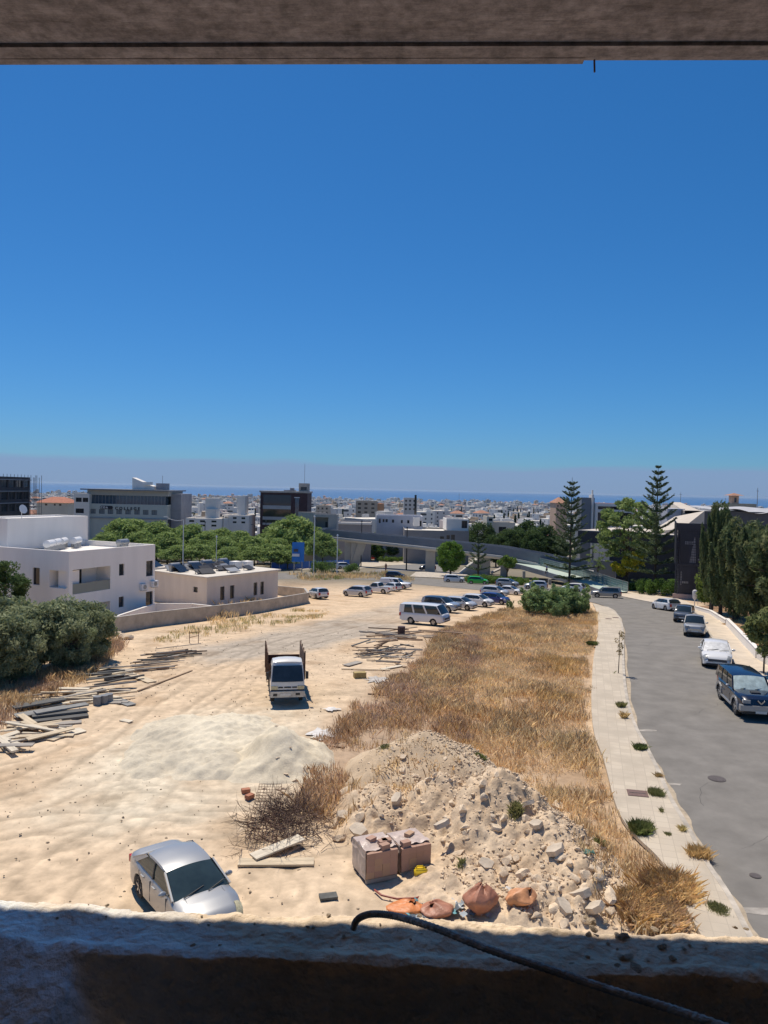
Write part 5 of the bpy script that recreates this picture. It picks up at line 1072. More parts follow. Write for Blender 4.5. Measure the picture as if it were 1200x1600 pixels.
def wheel(parent, x, y, r, wd, rim=rimm, near=False):
    s = 1 if y > 0 else -1
    sec = [(r*.62, -wd/2), (r*.93, -wd/2), (r, -wd*.36), (r, wd*.36), (r*.93, wd/2), (r*.62, wd/2)]; n = 22; g = []
    for j in range(n+1):
        a = 2*math.pi*j/n; g.append([(q*math.cos(a), k, q*math.sin(a)) for q, k in sec])
    t_ = MB().grid(g).build('wheel', tyrem, parent, smooth=True, loc=(x, y, r)); 
    m_ = MB(); yo = s*wd*.40
    m_.cyl((0, s*wd*.10, 0), r*.63, .02, 20, 'y')
    for k in range(5):
        a = 2*math.pi*k/5 + .3; m_.bar((r*.08*math.cos(a), yo, r*.08*math.sin(a)), (r*.60*math.cos(a), yo, r*.60*math.sin(a)), r*.17, .03, up=(0,1,0))
    g = []
    for j in range(n+1):
        a = 2*math.pi*j/n; g.append([(q*math.cos(a), yo + s*k, q*math.sin(a)) for q, k in ((r*.66,-.03),(r*.66,.012),(r*.58,.012),(r*.57,-.03))])
    m_.grid(g); m_.cyl((0, yo, 0), r*.13, .035, 10, 'y'); m_.build('rim', rim, t_)
    return t_
def fit(x0, x1, yb, hd, L, W, H):
    c = G((x0+x1)/2, yb); x, y = c.x, c.y
    ch, sh = math.cos(hd), math.sin(hd)
    for _ in range(14):
        pts = [PX((x + a*L/2*ch - b*W/2*sh, y + a*L/2*sh + b*W/2*ch, gz(y) + z)) for a in (-1,1) for b in (-1,1) for z in (.1, H*.8)]
        mx_ = (min(p[0] for p in pts) + max(p[0] for p in pts)) / 2
        bt = max(PX((x + a*L/2*ch - b*W/2*sh, y + a*L/2*sh + b*W/2*ch, gz(y + a*L/2*sh)))[1] for a in (-1,1) for b in (-1,1))
        x += ((x0+x1)/2 - mx_) * y / F; d = bt - yb; y *= 1 + d * .9 / max(60, (bt - 765))
    wpx = max(p[0] for p in pts) - min(p[0] for p in pts)
    return x, y, wpx
def slope(hd, y): return -math.atan((gz(y + 1.5*math.sin(hd)) - gz(y - 1.5*math.sin(hd))) / 3.0)
def car(label, x0, x1, yb, hdg, kind, pm, cat='car', sc=1.0, name='parked_car', xy=None, shade=None, lamp=None, two=None, roofm=None, group=None, near=False, rack=False, glassm=None):
    K = KINDS[kind]; L, W, H = K['L'], K['W'], K['H']; hd = R(hdg)
    if xy: x, y = xy; wp = 0
    else: x, y, wp = fit(x0, x1, yb, hd, L*sc, W*sc, H*sc)
    t_ = thing(name, label, cat, (x, y, gz(y) + .03), 0, group); t_.rotation_euler = (0, slope(hd, y), hd); t_.scale = (sc, sc, sc)
    if wp: print('%-42s d=%.0f want %.0f got %.0f' % (label[:42], y, x1-x0, wp))
    wb, wr = K['wb'], K['wr']; ax = (wb/2 + .03*L*(kind in ('sedan','hatch')) , -wb/2 + .03*L*(kind in ('sedan','hatch')))
    if kind == 'van': ax = (1.25, -1.1)
    # ---- lower body, lofted along its length
    n = 56; rows = []
    for i in range(n+1):
        u = -.5 + i/n; xx = u*L; top = prof(K['top'], u)
        e = abs(u)*2; wv = W/2*(1 - (.16 if kind != 'van' else .06)*max(0, e-.55)**2/.2025*1.0 - (.10 if kind in ('sedan','hatch') else .04)*max(0, e-.9)**2/.01)
        zb = .20 if kind in ('sedan','hatch') else .30
        zb += .10*max(0, e-.88)/.12
        arch = zb
        for a in ax:
            dx = xx - a; ra = wr*1.16
            if abs(dx) < ra: arch = max(arch, wr*.98 + math.sqrt(ra*ra - dx*dx))
        arch = min(arch, top-.12); mid = max(arch + .02, lerp(arch, top, .45)); sh = top - .07
        inb = K['gh'][0]*L < xx < K['gh'][3]*L
        rows.append([(xx, s*a, z) for s, a, z in [(1, wv*.93, arch), (1, wv*.985, arch+.03*(top-arch)), (1, wv, mid), (1, wv*.985, lerp(mid, sh, .7)), (1, wv*(.955 if inb else .95), sh), (1, wv*(.91 if inb else .86), top-.015), (1, wv*.62, top + (.012 if inb else .025)), (1, 0, top + (.012 if inb else .035)),
                                                     (-1, wv*.62, top + (.012 if inb else .025)), (-1, wv*(.91 if inb else .86), top-.015), (-1, wv*(.955 if inb else .95), sh), (-1, wv*.985, lerp(mid, sh, .7)), (-1, wv, mid), (-1, wv*.985, arch+.03*(top-arch)), (-1, wv*.93, arch)]])
    mb = MB(); mb.grid(rows)
    for r_, fl in ((rows[0], False), (rows[-1], True)): mb.add(r_, [tuple(range(15)) if fl else tuple(reversed(range(15)))])
    body = mb.build('body', pm, t_, smooth=True, angle=40)
    MB().box(-L*.46, L*.46, -W*.40, W*.40, .18 if kind in ('sedan','hatch') else .28, .62).build('underbody', trimm, t_)
    # ---- greenhouse
    b0, t0, t1, b1 = [g*L for g in K['gh']]; wbt, wtp = K['gw'][0]*W/2, K['gw'][1]*W/2; zb_ = K['belt'] - .0; zt = H - .075
    if kind == 'covered': b0, t0 = -.49*L, -.47*L
    zf = prof(K['top'], b1/L) - .005; zr = prof(K['top'], b0/L) - .005
    roofpts = []; nr = 10; cr = .05
    for i in range(nr+1):
        q = i/nr; xx = lerp(t0, t1, q); drop = .06*(2*abs(q-.48))**3
        roofpts.append([(xx + (.0 if abs(k) == 6 else .03*math.cos(k/6*1.4)*(1 if q > .5 else -1)*(q in (0, 1))), wtp*k/6*(1.0 - .03*(q in (0,1))), zt + (H-zt)*(1-(k/6)**2*.85) - drop) for k in range(-6, 7)])
    rb = MB(); rb.grid(roofpts); edge = [[tuple(Vector(p) + Vector((0, 0, 0))) for p in row] for row in roofpts]
    # downturned roof rails
    for s in (0, -1): 
        rb.grid([[row[s], (row[s][0], row[s][1]*1.035, row[s][2]-.05)] for row in roofpts])
    rb.build('roof', roofm or pm, t_, smooth=True, angle=60)
    f_t = [roofpts[-1][k] for k in range(13)]; r_t = [roofpts[0][k] for k in range(13)]
    def screen(topline, bx, bz, bul, name, m_, ins=0.0):
        g = []
        for j in range(7):
            q = j/6; row = []
            for k in range(13):
                kk = (k-6)/6; bp = Vector((bx + bul*(1-kk*kk), wbt*.97*kk, bz)); tp = Vector(topline[k]); row.append(bp.lerp(tp, q) + Vector((bul*.25*math.sin(q*3.14), 0, .0)))
            g.append(row)
        return MB().grid(g).build(name, m_, t_, smooth=True)
    gl = glassm or carglass
    screen(f_t, b1, zf, .10*(1 if kind != 'van' else .5), 'windshield', shade or gl)
    if kind not in ('covered', 'van') or True: screen(r_t, b0, zr, -.05, 'rear_window' if kind != 'covered' else 'rear_panel', gl if kind not in ('covered',) else pm)
    nb = {'sedan': 2, 'hatch': 2, 'suv': 3, 'bigsuv': 3, 'pickup': 2, 'covered': 2, 'van': 3}[kind]
    for s in (1, -1):
        A, B_, C_, D = Vector((b0, s*wbt, zr)), Vector((t0, s*wtp*1.03, zt-.05)), Vector((t1, s*wtp*1.03, zt-.05)), Vector((b1, s*wbt, zf))
        zlow = lambda q: A.lerp(D, q); zhi = lambda q: B_.lerp(C_, q)
        # glass side as one curved strip, pillars in paint set proud of it
        MB().grid([[zlow(i/12), zlow(i/12).lerp(zhi(i/12), .5) + Vector((0, s*.02, 0)), zhi(i/12)] for i in range(13)]).build('side_window', gl if kind != 'covered' else pm, t_, smooth=True)
        pl = MB(); w_ = .075 if kind in ('sedan','hatch') else .10; off = Vector((0, s*.015, 0))
        pl.bar(A + off*.6, B_ + off*.6, w_*(.7 if kind == 'sedan' else 1.3), .03, up=(0,s,0)); pl.build('rear_pillar', pm, t_)
        MB().bar(D + off, C_ + off, .07, .05, up=(0,s,0)).build('windshield_pillar', pm, t_)
        qs = [.54] if nb == 2 else [.34, .66]
        if kind == 'sedan': qs = [.50]
        if kind == 'van': qs = [.33, .64]
        for q in qs: MB().bar(zlow(q+.02) + off*1.3, zhi(q) + off*1.3, .075 if kind != 'van' else .16, .03, up=(0,s,0)).build('door_pillar', pm if kind in ('van',) else trimm, t_)
        if kind in ('suv', 'bigsuv', 'hatch', 'van', 'sedan', 'pickup'): MB().add([A+off*1.5, B_+off*1.5, zhi(.12)+off*1.5, zlow(.10)+off*1.5], [(0,1,2,3)]).build('quarter_panel', pm, t_)
        if kind == 'covered': MB().add([zlow(.70)+off*2.2+Vector((0,0,.05)), zhi(.72)+off*2.2, zhi(.97)+off*2.2, zlow(.93)+off*2.2+Vector((0,0,.05))], [(0,1,2,3)]).build('side_window', gl, t_); 
        mc = Vector((b1-.34, s*(W/2+.09), zf+.10)); mz = MB(); mz.grid([[mc + Vector((.065*math.sin(q)*math.cos(w0), .115*math.cos(q), .075*math.sin(q)*math.sin(w0))) for w0 in np.linspace(0, 6.283, 11)] for q in np.linspace(.05, 3.09, 8)])
        mz.bar(mc - Vector((0, s*.08, .05)), mc - Vector((.02, s*.17, .09)), .05, .03); mz.build('wing_mirror', two or (trimm if kind in ('bigsuv','van') else pm), t_, smooth=True)
    # ---- wheels
    for a in ax:
        for s in (1, -1): wheel(t_, a, s*(W/2-.13), wr, .21, near=near)
        for s in (1, -1): MB().cyl((a, s*(W/2-.30), wr+.05), wr*1.15, .12, 20, 'y').build('wheel_well', trimm, t_)
    # ---- front and rear details
    zl = prof(K['top'], .455) ; hx = L*.47; lm_ = lamp or lampm
    for s in (1, -1):
        lb = MB(); g = []
        for i in range(6):
            uu = .415 + .073*i/5; e = 2*uu; wv = W/2*(1 - .16*(e-.55)**2/.2025 - (.10 if kind in ('sedan','hatch') else .04)*max(0, e-.9)**2/.01); tz = prof(K['top'], uu)
            if kind == 'van': wv = W/2*.97; tz = 1.0
            g.append([(uu*L, s*(wv*.985+.012), tz-.20), (uu*L+.006, s*(wv*.965+.014), tz-.085), (uu*L+.01, s*wv*.86, tz-.005), (uu*L+.012, s*wv*.72, tz+.015)])
        if kind in ('van', 'bigsuv', 'pickup', 'suv', 'covered'):
            zc_ = {'van': .74, 'bigsuv': .93, 'pickup': .86, 'suv': .84, 'covered': .86}[kind]; xf = L/2
            lb.box(xf-.16, xf+.012, s*W*.25 if s > 0 else -W*.43, W*.43 if s > 0 else -W*.25, zc_-.08, zc_+.08)
        else: lb.grid(g)
        lb.build('headlight', lm_, t_, smooth=kind in ('sedan', 'hatch'))
        tz = prof(K['top'], -.485)
        tb = MB(); h_ = .30 if kind in ('suv','van','bigsuv','pickup','covered') else .2
        y0_, y1_ = W/2*.60, W/2*(.80 if kind not in ('van',) else .93)
        if kind in ('hatch', 'suv'): h_ = .34
        tb.box(-L/2-.012, -L/2+.15, (y0_ if s > 0 else -y1_-.045), (y1_+.045 if s > 0 else -y0_), tz-.06-h_, tz-.06); tb.build('tail_light', tailm, t_)
    fz_ = .30 if kind in ('sedan','hatch') else .42
    MB().box(L/2-.10, L/2+.018, -W*.30, W*.30, fz_+.13, fz_+.29).build('grille', chrome if kind in ('bigsuv','pickup') else seamm, t_)
    MB().box(L/2-.10, L/2+.015, -W*.34, W*.34, fz_-.06, fz_+.03).build('bumper_intake', trimm, t_)
    MB().box(L/2+.019, L/2+.03, -.26, .26, fz_+.04, fz_+.15).build('number_plate', platem, t_)
    MB().box(-L/2-.03, -L/2-.013, -.26, .26, .58, .69).build('number_plate', platem, t_)
    MB().box(-L/2-.012, -L/2+.1, -W*.38, W*.38, fz_-.05, fz_+.07).build('bumper_strip', trimm, t_)
    if two is not None:
        for a in ax:
            for s in (1, -1):
                g = []
                for j in range(13):
                    q = math.pi*j/12*1.0; r1, r2 = wr*1.14, wr*1.14 + .13
                    g.append([(a + r1*math.cos(q), s*(W/2+.02), wr + r1*math.sin(q)), (a + r2*math.cos(q), s*(W/2+.03), wr + r2*math.sin(q)), (a + r2*math.cos(q), s*(W/2-.08), wr + r2*math.sin(q))])
                MB().grid(g).build('fender_flare', two, t_)
        for s in (1, -1): MB().box(ax[1]+.5, ax[0]-.5, min(s*W*.43, s*W*.52), max(s*W*.43, s*W*.52), .36, .44).build('side_step', two, t_)
        MB().box(L/2-.2, L/2+.09, -W*.5, W*.5, .50, .76).build('front_bumper', two, t_)
        MB().box(L/2+.091, L/2+.1, -.26, .26, .40, .52).build('number_plate', platem, t_)
    if kind == 'pickup':
        MB().box(-L*.485, -L*.15, -W*.40, W*.40, 1.092, 1.10).build('load_bed', trimm, t_)
        for s in (1, -1): MB().box(-L*.49, -L*.14, min(s*W*.40, s*W*.47), max(s*W*.40, s*W*.47), 1.095, 1.16).build('bed_rail', pm, t_)
    if kind == 'bigsuv':
        for s in (1, -1): MB().bar((L/2+.03, 0, .86), (L/2+.03, s*.16, 1.02), .05, .05).build('grille_bar', chrome, t_)
        MB().box(L*.26, L*.34, -.22, .22, 1.17, 1.22).build('hood_scoop', trimm, t_)
    if near:
        for s in (1, -1):
            for q in (b1-.35, (b0+b1)/2-.05, b0+.55):
                MB().box(q-.0025, q+.0025, min(s*(W/2-.03), s*(W/2+.004)), max(s*(W/2-.03), s*(W/2+.004)), .30, .86).build('panel_gap', seamm, t_)
            for q in ((b0+b1)/2+.12, b0+.72): MB().box(q, q+.19, min(s*W/2*.96, s*(W/2+.025)), max(s*W/2*.96, s*(W/2+.025)), .77, .80).build('door_handle', pm, t_)
            MB().bar((b1+.1, s*W*.30, zf+.045), (L*.44, s*W*.33, prof(K['top'], .44)+.012), .006, .004).build('hood_gap', seamm, t_)
        MB().bar((b1+.09, -.55, zf+.05), (b1-.1, .1, zf+.12), .02, .02).build('wiper', trimm, t_); MB().bar((b1+.09, .15, zf+.05), (b1-.1, .68, zf+.12), .02, .02).build('wiper', trimm, t_)
    return t_
GL = 'cars parked in a row in the sand lot'; GRD = 'cars parked along the right side of the road'
sc_ = .95
car('white compact hatchback seen from behind beside the end of the block boundary wall', 481, 514, 937, 118, 'hatch', PW, sc=.93)
car('silver family car at the left of the group parked on the far sand', 535, 582, 934, 146, 'hatch', PS2, sc=.98)
car('white pickup with dark sport bars between the silver family car and the panel van', 568, 613, 929, 148, 'pickup', PW, cat='pickup', name='pickup_truck', sc=.88)
car('small dark-windowed white car squeezed between the white pickup and the white van', 600, 626, 925, 128, 'hatch', PW, sc=.85)
car('white short-nosed panel van with windowless rear parked beyond the pickup', 592, 645, 922, -18, 'covered', PW, cat='van', name='panel_van', sc=.95)
car('black car mostly hidden behind the white panel van', 604, 632, 905, -10, 'hatch', PK, sc=.9)
car('silver-blue crossover with black roof just behind the white minibus', 661, 720, 959, -36, 'suv', PSB, roofm=PK, sc=.96)
car('dark silver hatchback between the black-roofed crossover and a white hatchback', 697, 742, 955, -36, 'hatch', PS2, sc=.95)
car('white hatchback in the lot row left of the deep blue hatchback', 722, 772, 950, -36, 'hatch', PW, sc=.96)
car('deep blue hatchback half hidden by the small bush in the lot row', 757, 790, 946, -36, 'hatch', PBL, sc=.93)
car('silver hatchback at the far end of the lot row behind the blue one', 750, 797, 934, -32, 'hatch', PS2, sc=.98)
car('pearl white sedan at the far right end of the lot row', 776, 817, 931, -32, 'sedan', PW, sc=.88)
car('white estate car parked by the round green roadside tree', 692, 727, 911, -6, 'hatch', PW, sc=.93)
car('bright green hatchback parked across the road', 729, 764, 914, -14, 'hatch', PGR, sc=.92)
car('grey hatchback parked across the road right of the bright green car', 774, 812, 918.5, -30, 'hatch', PS, sc=.94)
car('pale silver hatchback driving left just above the green bush', 819, 856, 922, 168, 'hatch', PS2, sc=.93)
car('white hatchback seen from behind at the foot of the green ramp', 880, 911, 927, 146, 'hatch', PW, sc=.95)
car('champagne silver off-road car with spare wheel turning at the road bend', 923, 972, 936, 165, 'suv', PBE, cat='suv', sc=.93)
car('dark blue car waiting under the footbridge column', 655, 681, 892, 176, 'hatch', PB, sc=.95)
car('red car parked in the shade behind the slanted bridge columns', 575, 592, 875, 178, 'hatch', PR_, sc=.8)
car('white hatchback at the head of the cars parked on the right kerb', 1022, 1060, 956, 103, 'hatch', PW, group=None, sc=.98)
def kt(px, py):
    p = G(px, py); q = min(range(len(KRs)-1), key=lambda i: (KRs[i] - Vector((p.x, p.y))).length); d = KRs[q+1] - KRs[max(0, q-1)]; a = math.degrees(math.atan2(d.y, d.x)); return a
car('dark grey estate behind the silver pickup on the right kerb', 1051, 1086, 975, -118, 'suv', PG, sc=.96)
car('silver double-cab pickup facing the camera on the right kerb', 1063, 1108, 998, -112, 'pickup', PS, cat='pickup', name='pickup_truck', near=True, sc=.98, two=None)
car('white executive sedan with a sunshade behind its windshield', 1091, 1148, 1049, -111, 'sedan', PW, shade=shade2, near=True, sc=1.07)
car('large black and silver off-road estate with shiny sunshade nearest on the road', 1116, 1222, 1131, -100, 'bigsuv', PB, cat='suv', shade=shadem, near=True, two=PS, sc=1.0)
for i, (px, py, c) in enumerate(((432,872,PG),(408,874,PW),(385,873,PK),(360,874,PS),(520,884,PG),(538,884,PW),(470,884,PW),(260,880,PW))):
    pn = P(px, py, 1); dd_ = 178 if i < 4 or i == 7 else 168
    p = P(px, 860, dd_); car(['grey car in the shade under the row trees right of the low grey house roof','white car in the shade under the row trees','black car in the shade under the row trees','silver car in the shade under the middle row trees','grey car in the shade by the footbridge columns','white car in the shade next to the grey one by the bridge columns','white car beneath the blue billboard','white car glimpsed beyond the far end of the house roof'][i], 0, 0, 0, (80, 95, 88, 92, 30, 20, 100, 90)[i], 'hatch', c, xy=(p.x, dd_))
# the near silver sedan, close below the window
car('silver saloon with faded headlights parked on the sand right below the sill', 0, 0, 0, -51.5, 'sedan', PS, xy=(-5.00, 19.35), near=True, lamp=lampo, sc=.93, glassm=mat('car_glass_near', (.03,.045,.045), .05, .3, 1.5, spec=.8))
# white minibus
car('white minibus with three dark side windows facing right in front of the lot row', 628, 701, 980, -30, 'van', PW, cat='minibus', name='minibus', sc=.97)
# ---- tipper truck
tp = G(449, 1103); hd = R(-79.5); L = 4.9
cx, cy = tp.x - math.cos(hd)*2.35, tp.y - math.sin(hd)*2.35 
tk = thing('flatbed_truck', 'small white cab-over truck with tall rusty side boards parked in the lot', 'truck', (cx, cy, gz(cy)+.02), hd); tk.rotation_euler = (0, slope(hd, cy), hd)
cabp = paint('cab_white', (.66,.65,.62), 0, .45); hw = .86
cab = MB(); rowsc = []
for x, zb, ztop, wv in ((.75,.55,2.12,.97),(1.0,.55,2.18,1.0),(1.55,.55,2.20,1.0),(1.80,.5,2.14,.985)):
    rowsc.append([(x, hw*wv*.98, zb), (x, hw*wv, 1.2), (x, hw*wv*.93, 1.95), (x, hw*wv*.86, ztop-.06), (x, hw*wv*.5, ztop), (x, 0, ztop+.02), (x, -hw*wv*.5, ztop), (x, -hw*wv*.86, ztop-.06), (x, -hw*wv*.93, 1.95), (x, -hw*wv, 1.2), (x, -hw*wv*.98, zb)])
rowsc.append([(2.30, hw*.97, .5), (2.30, hw*.98, 1.15), (1.90, hw*.91, 1.93), (1.83, hw*.84, 2.06), (1.86, hw*.5, 2.09), (1.87, 0, 2.10), (1.86, -hw*.5, 2.09), (1.83, -hw*.84, 2.06), (1.90, -hw*.91, 1.93), (2.30, -hw*.98, 1.15), (2.30, -hw*.97, .5)])
cab.grid(rowsc); cab.add(rowsc[0], [tuple(range(11))]); cab.add(rowsc[-1], [(0,1,9,10), (1,2,8,9), (2,3,7,8), (3,4,5,6,7)]); cab.build('cab', cabp, tk, smooth=True, angle=30)
MB().grid([[(2.305+.04*(1-k*k), hw*.92*k, 1.19), (2.12+.05*(1-k*k), hw*.885*k, 1.55), (1.925+.05*(1-k*k), hw*.845*k, 1.93)] for k in np.linspace(-1, 1, 9)]).build('windshield', mat('truck_glass', (.025,.035,.045), .06, .5, 1.2, spec=.7), tk, smooth=True)
for s in (1, -1):
    MB().add([(1.05, s*(hw+.004), 1.22), (1.98, s*(hw+.004), 1.22), (1.74, s*(hw*.94+.006), 1.88), (1.05, s*(hw*.94+.006), 1.88)], [(0,1,2,3)]).build('side_window', carglass, tk)
    MB().box(1.95, 2.05, min(s*(hw+.06), s*(hw+.20)), max(s*(hw+.06), s*(hw+.20)), 1.25, 1.62).bar((1.95, s*hw*.95, 1.7), (2.0, s*(hw+.13), 1.6), .03).build('wing_mirror', trimm, tk)
    MB().box(2.20, 2.335, min(s*hw*.58, s*hw*.96), max(s*hw*.58, s*hw*.96), .80, .98).build('headlight', lampo, tk)
for y in (-.35, 0, .35): MB().box(2.29, 2.325, y-.12-.05*(y == 0), y+.12+.05*(y == 0), .87, .94).build('grille_slot', trimm, tk)
MB().box(2.18, 2.40, -hw, hw, .42, .72).build('front_bumper', mat('dirty_white', (.52,.50,.44), .6, .25, 4), tk)
MB().box(2.401, 2.412, -.1-.26, -.1+.26, .5, .61).build('number_plate', platem, tk); MB().box(2.401, 2.41, .40, .62, .52, .64).box(2.401, 2.41, -.72, -.52, .5, .62).build('fog_light', trimm, tk)
MB().box(2.25, 2.31, -hw*.97, hw*.97, .73, .79).build('dark_gap', trimm, tk)
MB().box(-2.5, .7, -.92, .92, .82, .95).build('bed_floor', rustm, tk); MB().box(-2.4, 1.8, -.40, -.30, .55, .8).box(-2.4, 1.8, .30, .40, .55, .8).build('chassis', trimm, tk)
MB().box(.62, .70, -.92, .92, .951, 1.75).build('headboard', rustm, tk)
sidem = mat('side_board', (.17,.11,.075), .85, .4, 4, .5, 30, stretch=(1,1,5)); 
for s in (1, -1):
    b_ = MB()
    for k in range(9): b_.box(-2.5, .62, min(s*.93, s*.97), max(s*.93, s*.97), .955+k*.15, 1.09+k*.15)
    b_.build('side_board', sidem, tk)
    for q in (-2.45, -1.4, -.4, .55): MB().box(q-.04, q+.04, min(s*.971, s*1.02), max(s*.971, s*1.02), .85, 2.36).build('board_post', rustm, tk)
MB().box(-2.5, -2.44, -.92, .92, .951, 1.55).build('tailgate', rustm, tk)
for x, w2 in ((1.45, .2), (-1.35, .36)):
    for s in (1, -1): wheel(tk, x, s*(.72 if w2 < .3 else .66), .37, w2, mat('steel_wheel', (.3,.29,.27), .6, .2, 6))
# ---- people and small street things
def person(name, label, loc, rz, top_c, leg_c, pose='walk', sc=1.0, hair=(.03,.02,.015)):
    skin = mat('skin', (.38,.22,.15), .6, .08, 8); t_ = thing(name, label, 'person', loc, rz); t_.scale = (sc,)*3
    st = .16 if pose == 'walk' else .05
    J = {'pel': (0,0,.95,.13), 'sp': (0,0,1.2,.13), 'ch': (0,0,1.40,.145), 'nk': (.01,0,1.52,.055), 'hd': (.03,0,1.63,.09), 'hd2': (.03,0,1.73,.075)}
    V = []; E = []; Rr = []
    def v(x, y, z, r): V.append((x, y, z)); Rr.append(r); return len(V)-1
    p = v(*J['pel']); a = v(*J['sp']); c = v(*J['ch']); n_ = v(*J['nk']); h = v(*J['hd']); h2 = v(*J['hd2']); E += [(p,a),(a,c),(c,n_),(n_,h),(h,h2)]
    for s in (1, -1):
        sh = v(0, s*.18, 1.42, .06); el = v(-.04*s if pose == 'walk' else .02, s*.23, 1.14, .045); wr_ = v(.10*s if pose == 'walk' else .1, s*.22, .90, .032); hn = v(.13*s if pose == 'walk' else .13, s*.22, .82, .035); E += [(c,sh),(sh,el),(el,wr_),(wr_,hn)]
        hp = v(0, s*.09, .88, .095); kn = v(s*st*.6+.03, s*.10, .50, .062); an = v(s*st, s*.10, .09, .042); to = v(s*st+.15, s*.11, .04, .04); E += [(p,hp),(hp,kn),(kn,an),(an,to)]
    def skinned(nm, idx, grow, m_, par):
        mp_ = {i: k for k, i in enumerate(idx)}; me = bpy.data.meshes.new(nm); me.from_pydata([V[i] for i in idx], [(mp_[a], mp_[b]) for a, b in E if a in mp_ and b in mp_], [])
        tmp = bpy.data.objects.new(nm, me); C.objects.link(tmp); sk = tmp.modifiers.new('s', 'SKIN'); sb = tmp.modifiers.new('b', 'SUBSURF'); sb.levels = sb.render_levels = 1
        for k, i in enumerate(idx): me.skin_vertices[0].data[k].radius = (Rr[i]*grow, Rr[i]*grow)
        me.skin_vertices[0].data[0].use_root = True
        bpy.context.view_layer.update(); dg = bpy.context.evaluated_depsgraph_get(); m2 = bpy.data.meshes.new_from_object(tmp.evaluated_get(dg)); bpy.data.objects.remove(tmp)
        m2.materials.clear(); m2.materials.append(m_); m2.shade_smooth(); return link(nm, m2, par)
    # indices: arms 6-9,14-17 legs 10-13,18-21
    skinned('body', list(range(22)), 1.0, skin, t_)
    skinned('shirt', [0,1,2,6,7,14,15], 1.13, mat('cloth_%s' % name + str(top_c), top_c, .9, .1, 10), t_); skinned('trousers', [0,10,11,12,18,19,20], 1.16, mat('trouser_' + str(leg_c), leg_c, .9, .1, 10), t_)
    hm = MB(); hm.grid([[(.02 + .1*math.cos(a)*math.sin(b), .092*math.sin(a)*math.sin(b), 1.69 + .10*math.cos(b)) for a in np.linspace(0, 6.283, 13)] for b in np.linspace(.01, 1.7, 6)]); hm.build('hair', mat('hair' + str(hair), hair, .8, .2, 20), t_, smooth=True)
    return t_
q = P(854, 897, 137.5); wz = q.z
person('person', 'person in a bright blue top walking up the pale green ramp', (q.x, q.y, wz-.05), R(150), (.02,.06,.40), (.02,.02,.03), sc=1.05)
p = gpt(603, 892); mt_ = thing('scooter', 'small dark scooter waiting on the road under the footbridge shadow', 'scooter', (p.x, p.y, gz(p.y)+.03), R(-95))
MB().tube([(-.2,0,.45),(.1,0,.35),(.45,0,.7),(.5,0,.95)], [.14,.12,.1,.05], 8).build('body', mat('scooter_red', (.30,.06,.03), .5, .1, 4), mt_, smooth=True); MB().bar((.45,-.32,1.0), (.45,.32,1.0), .05).build('handlebar', trimm, mt_)
for x in (-.5, .55): wheel(mt_, x, 0.0, .25, .1)
MB().box(-.55,.05,-.14,.14,.62,.74).build('seat', trimm, mt_)
person('person', 'person in dark orange riding the scooter under the footbridge', (p.x - .02, p.y + .2, gz(p.y) + .02), R(-95), (.20,.06,.03), (.03,.03,.035), pose='stand', sc=.95)
p = gpt(1085, 948); bo = thing('parking_bollard', 'white rounded street post standing where the far pavement meets the low wall', 'post', (p.x, p.y, gz(p.y)+.12))
MB().tube([(0,0,0),(0,0,.7),(0,0,1.0),(0,0,1.75),(0,0,1.95),(0,0,2.03)], [.05,.05,.26,.30,.24,.08], 12).build('body', mat('painted_white', (.62,.60,.58), .6, .15, 5), bo, smooth=True)
MB().tube([(.15,0,.8),(.4,0,.8),(.42,0,.1)], .03, 6).build('hoop', metalg, bo)
p = gpt(1083, 951)
# small posts row and gate frame on the lot
gf = G(296, 1004); gate_ = gate = thing('rebar_barrier', 'small rusty H-shaped steel barrier standing on the sand left of the track', 'barrier', (gf.x, gf.y, gz(gf.y)-.1), .3); gate.scale = (.62, .62, .62)
MB().bar((0,0,0), (0,0,1.5), .07).build('upright', rustm, gate); MB().bar((1.0,0,0), (1.05,0,1.8), .07).build('upright', rustm, gate); MB().bar((.04,0,1.3), (1.0,0,1.35), .06).build('crossbar', rustm, gate); MB().bar((.04,0,.75), (1.0,0,.95), .05).build('crossbar', rustm, gate)
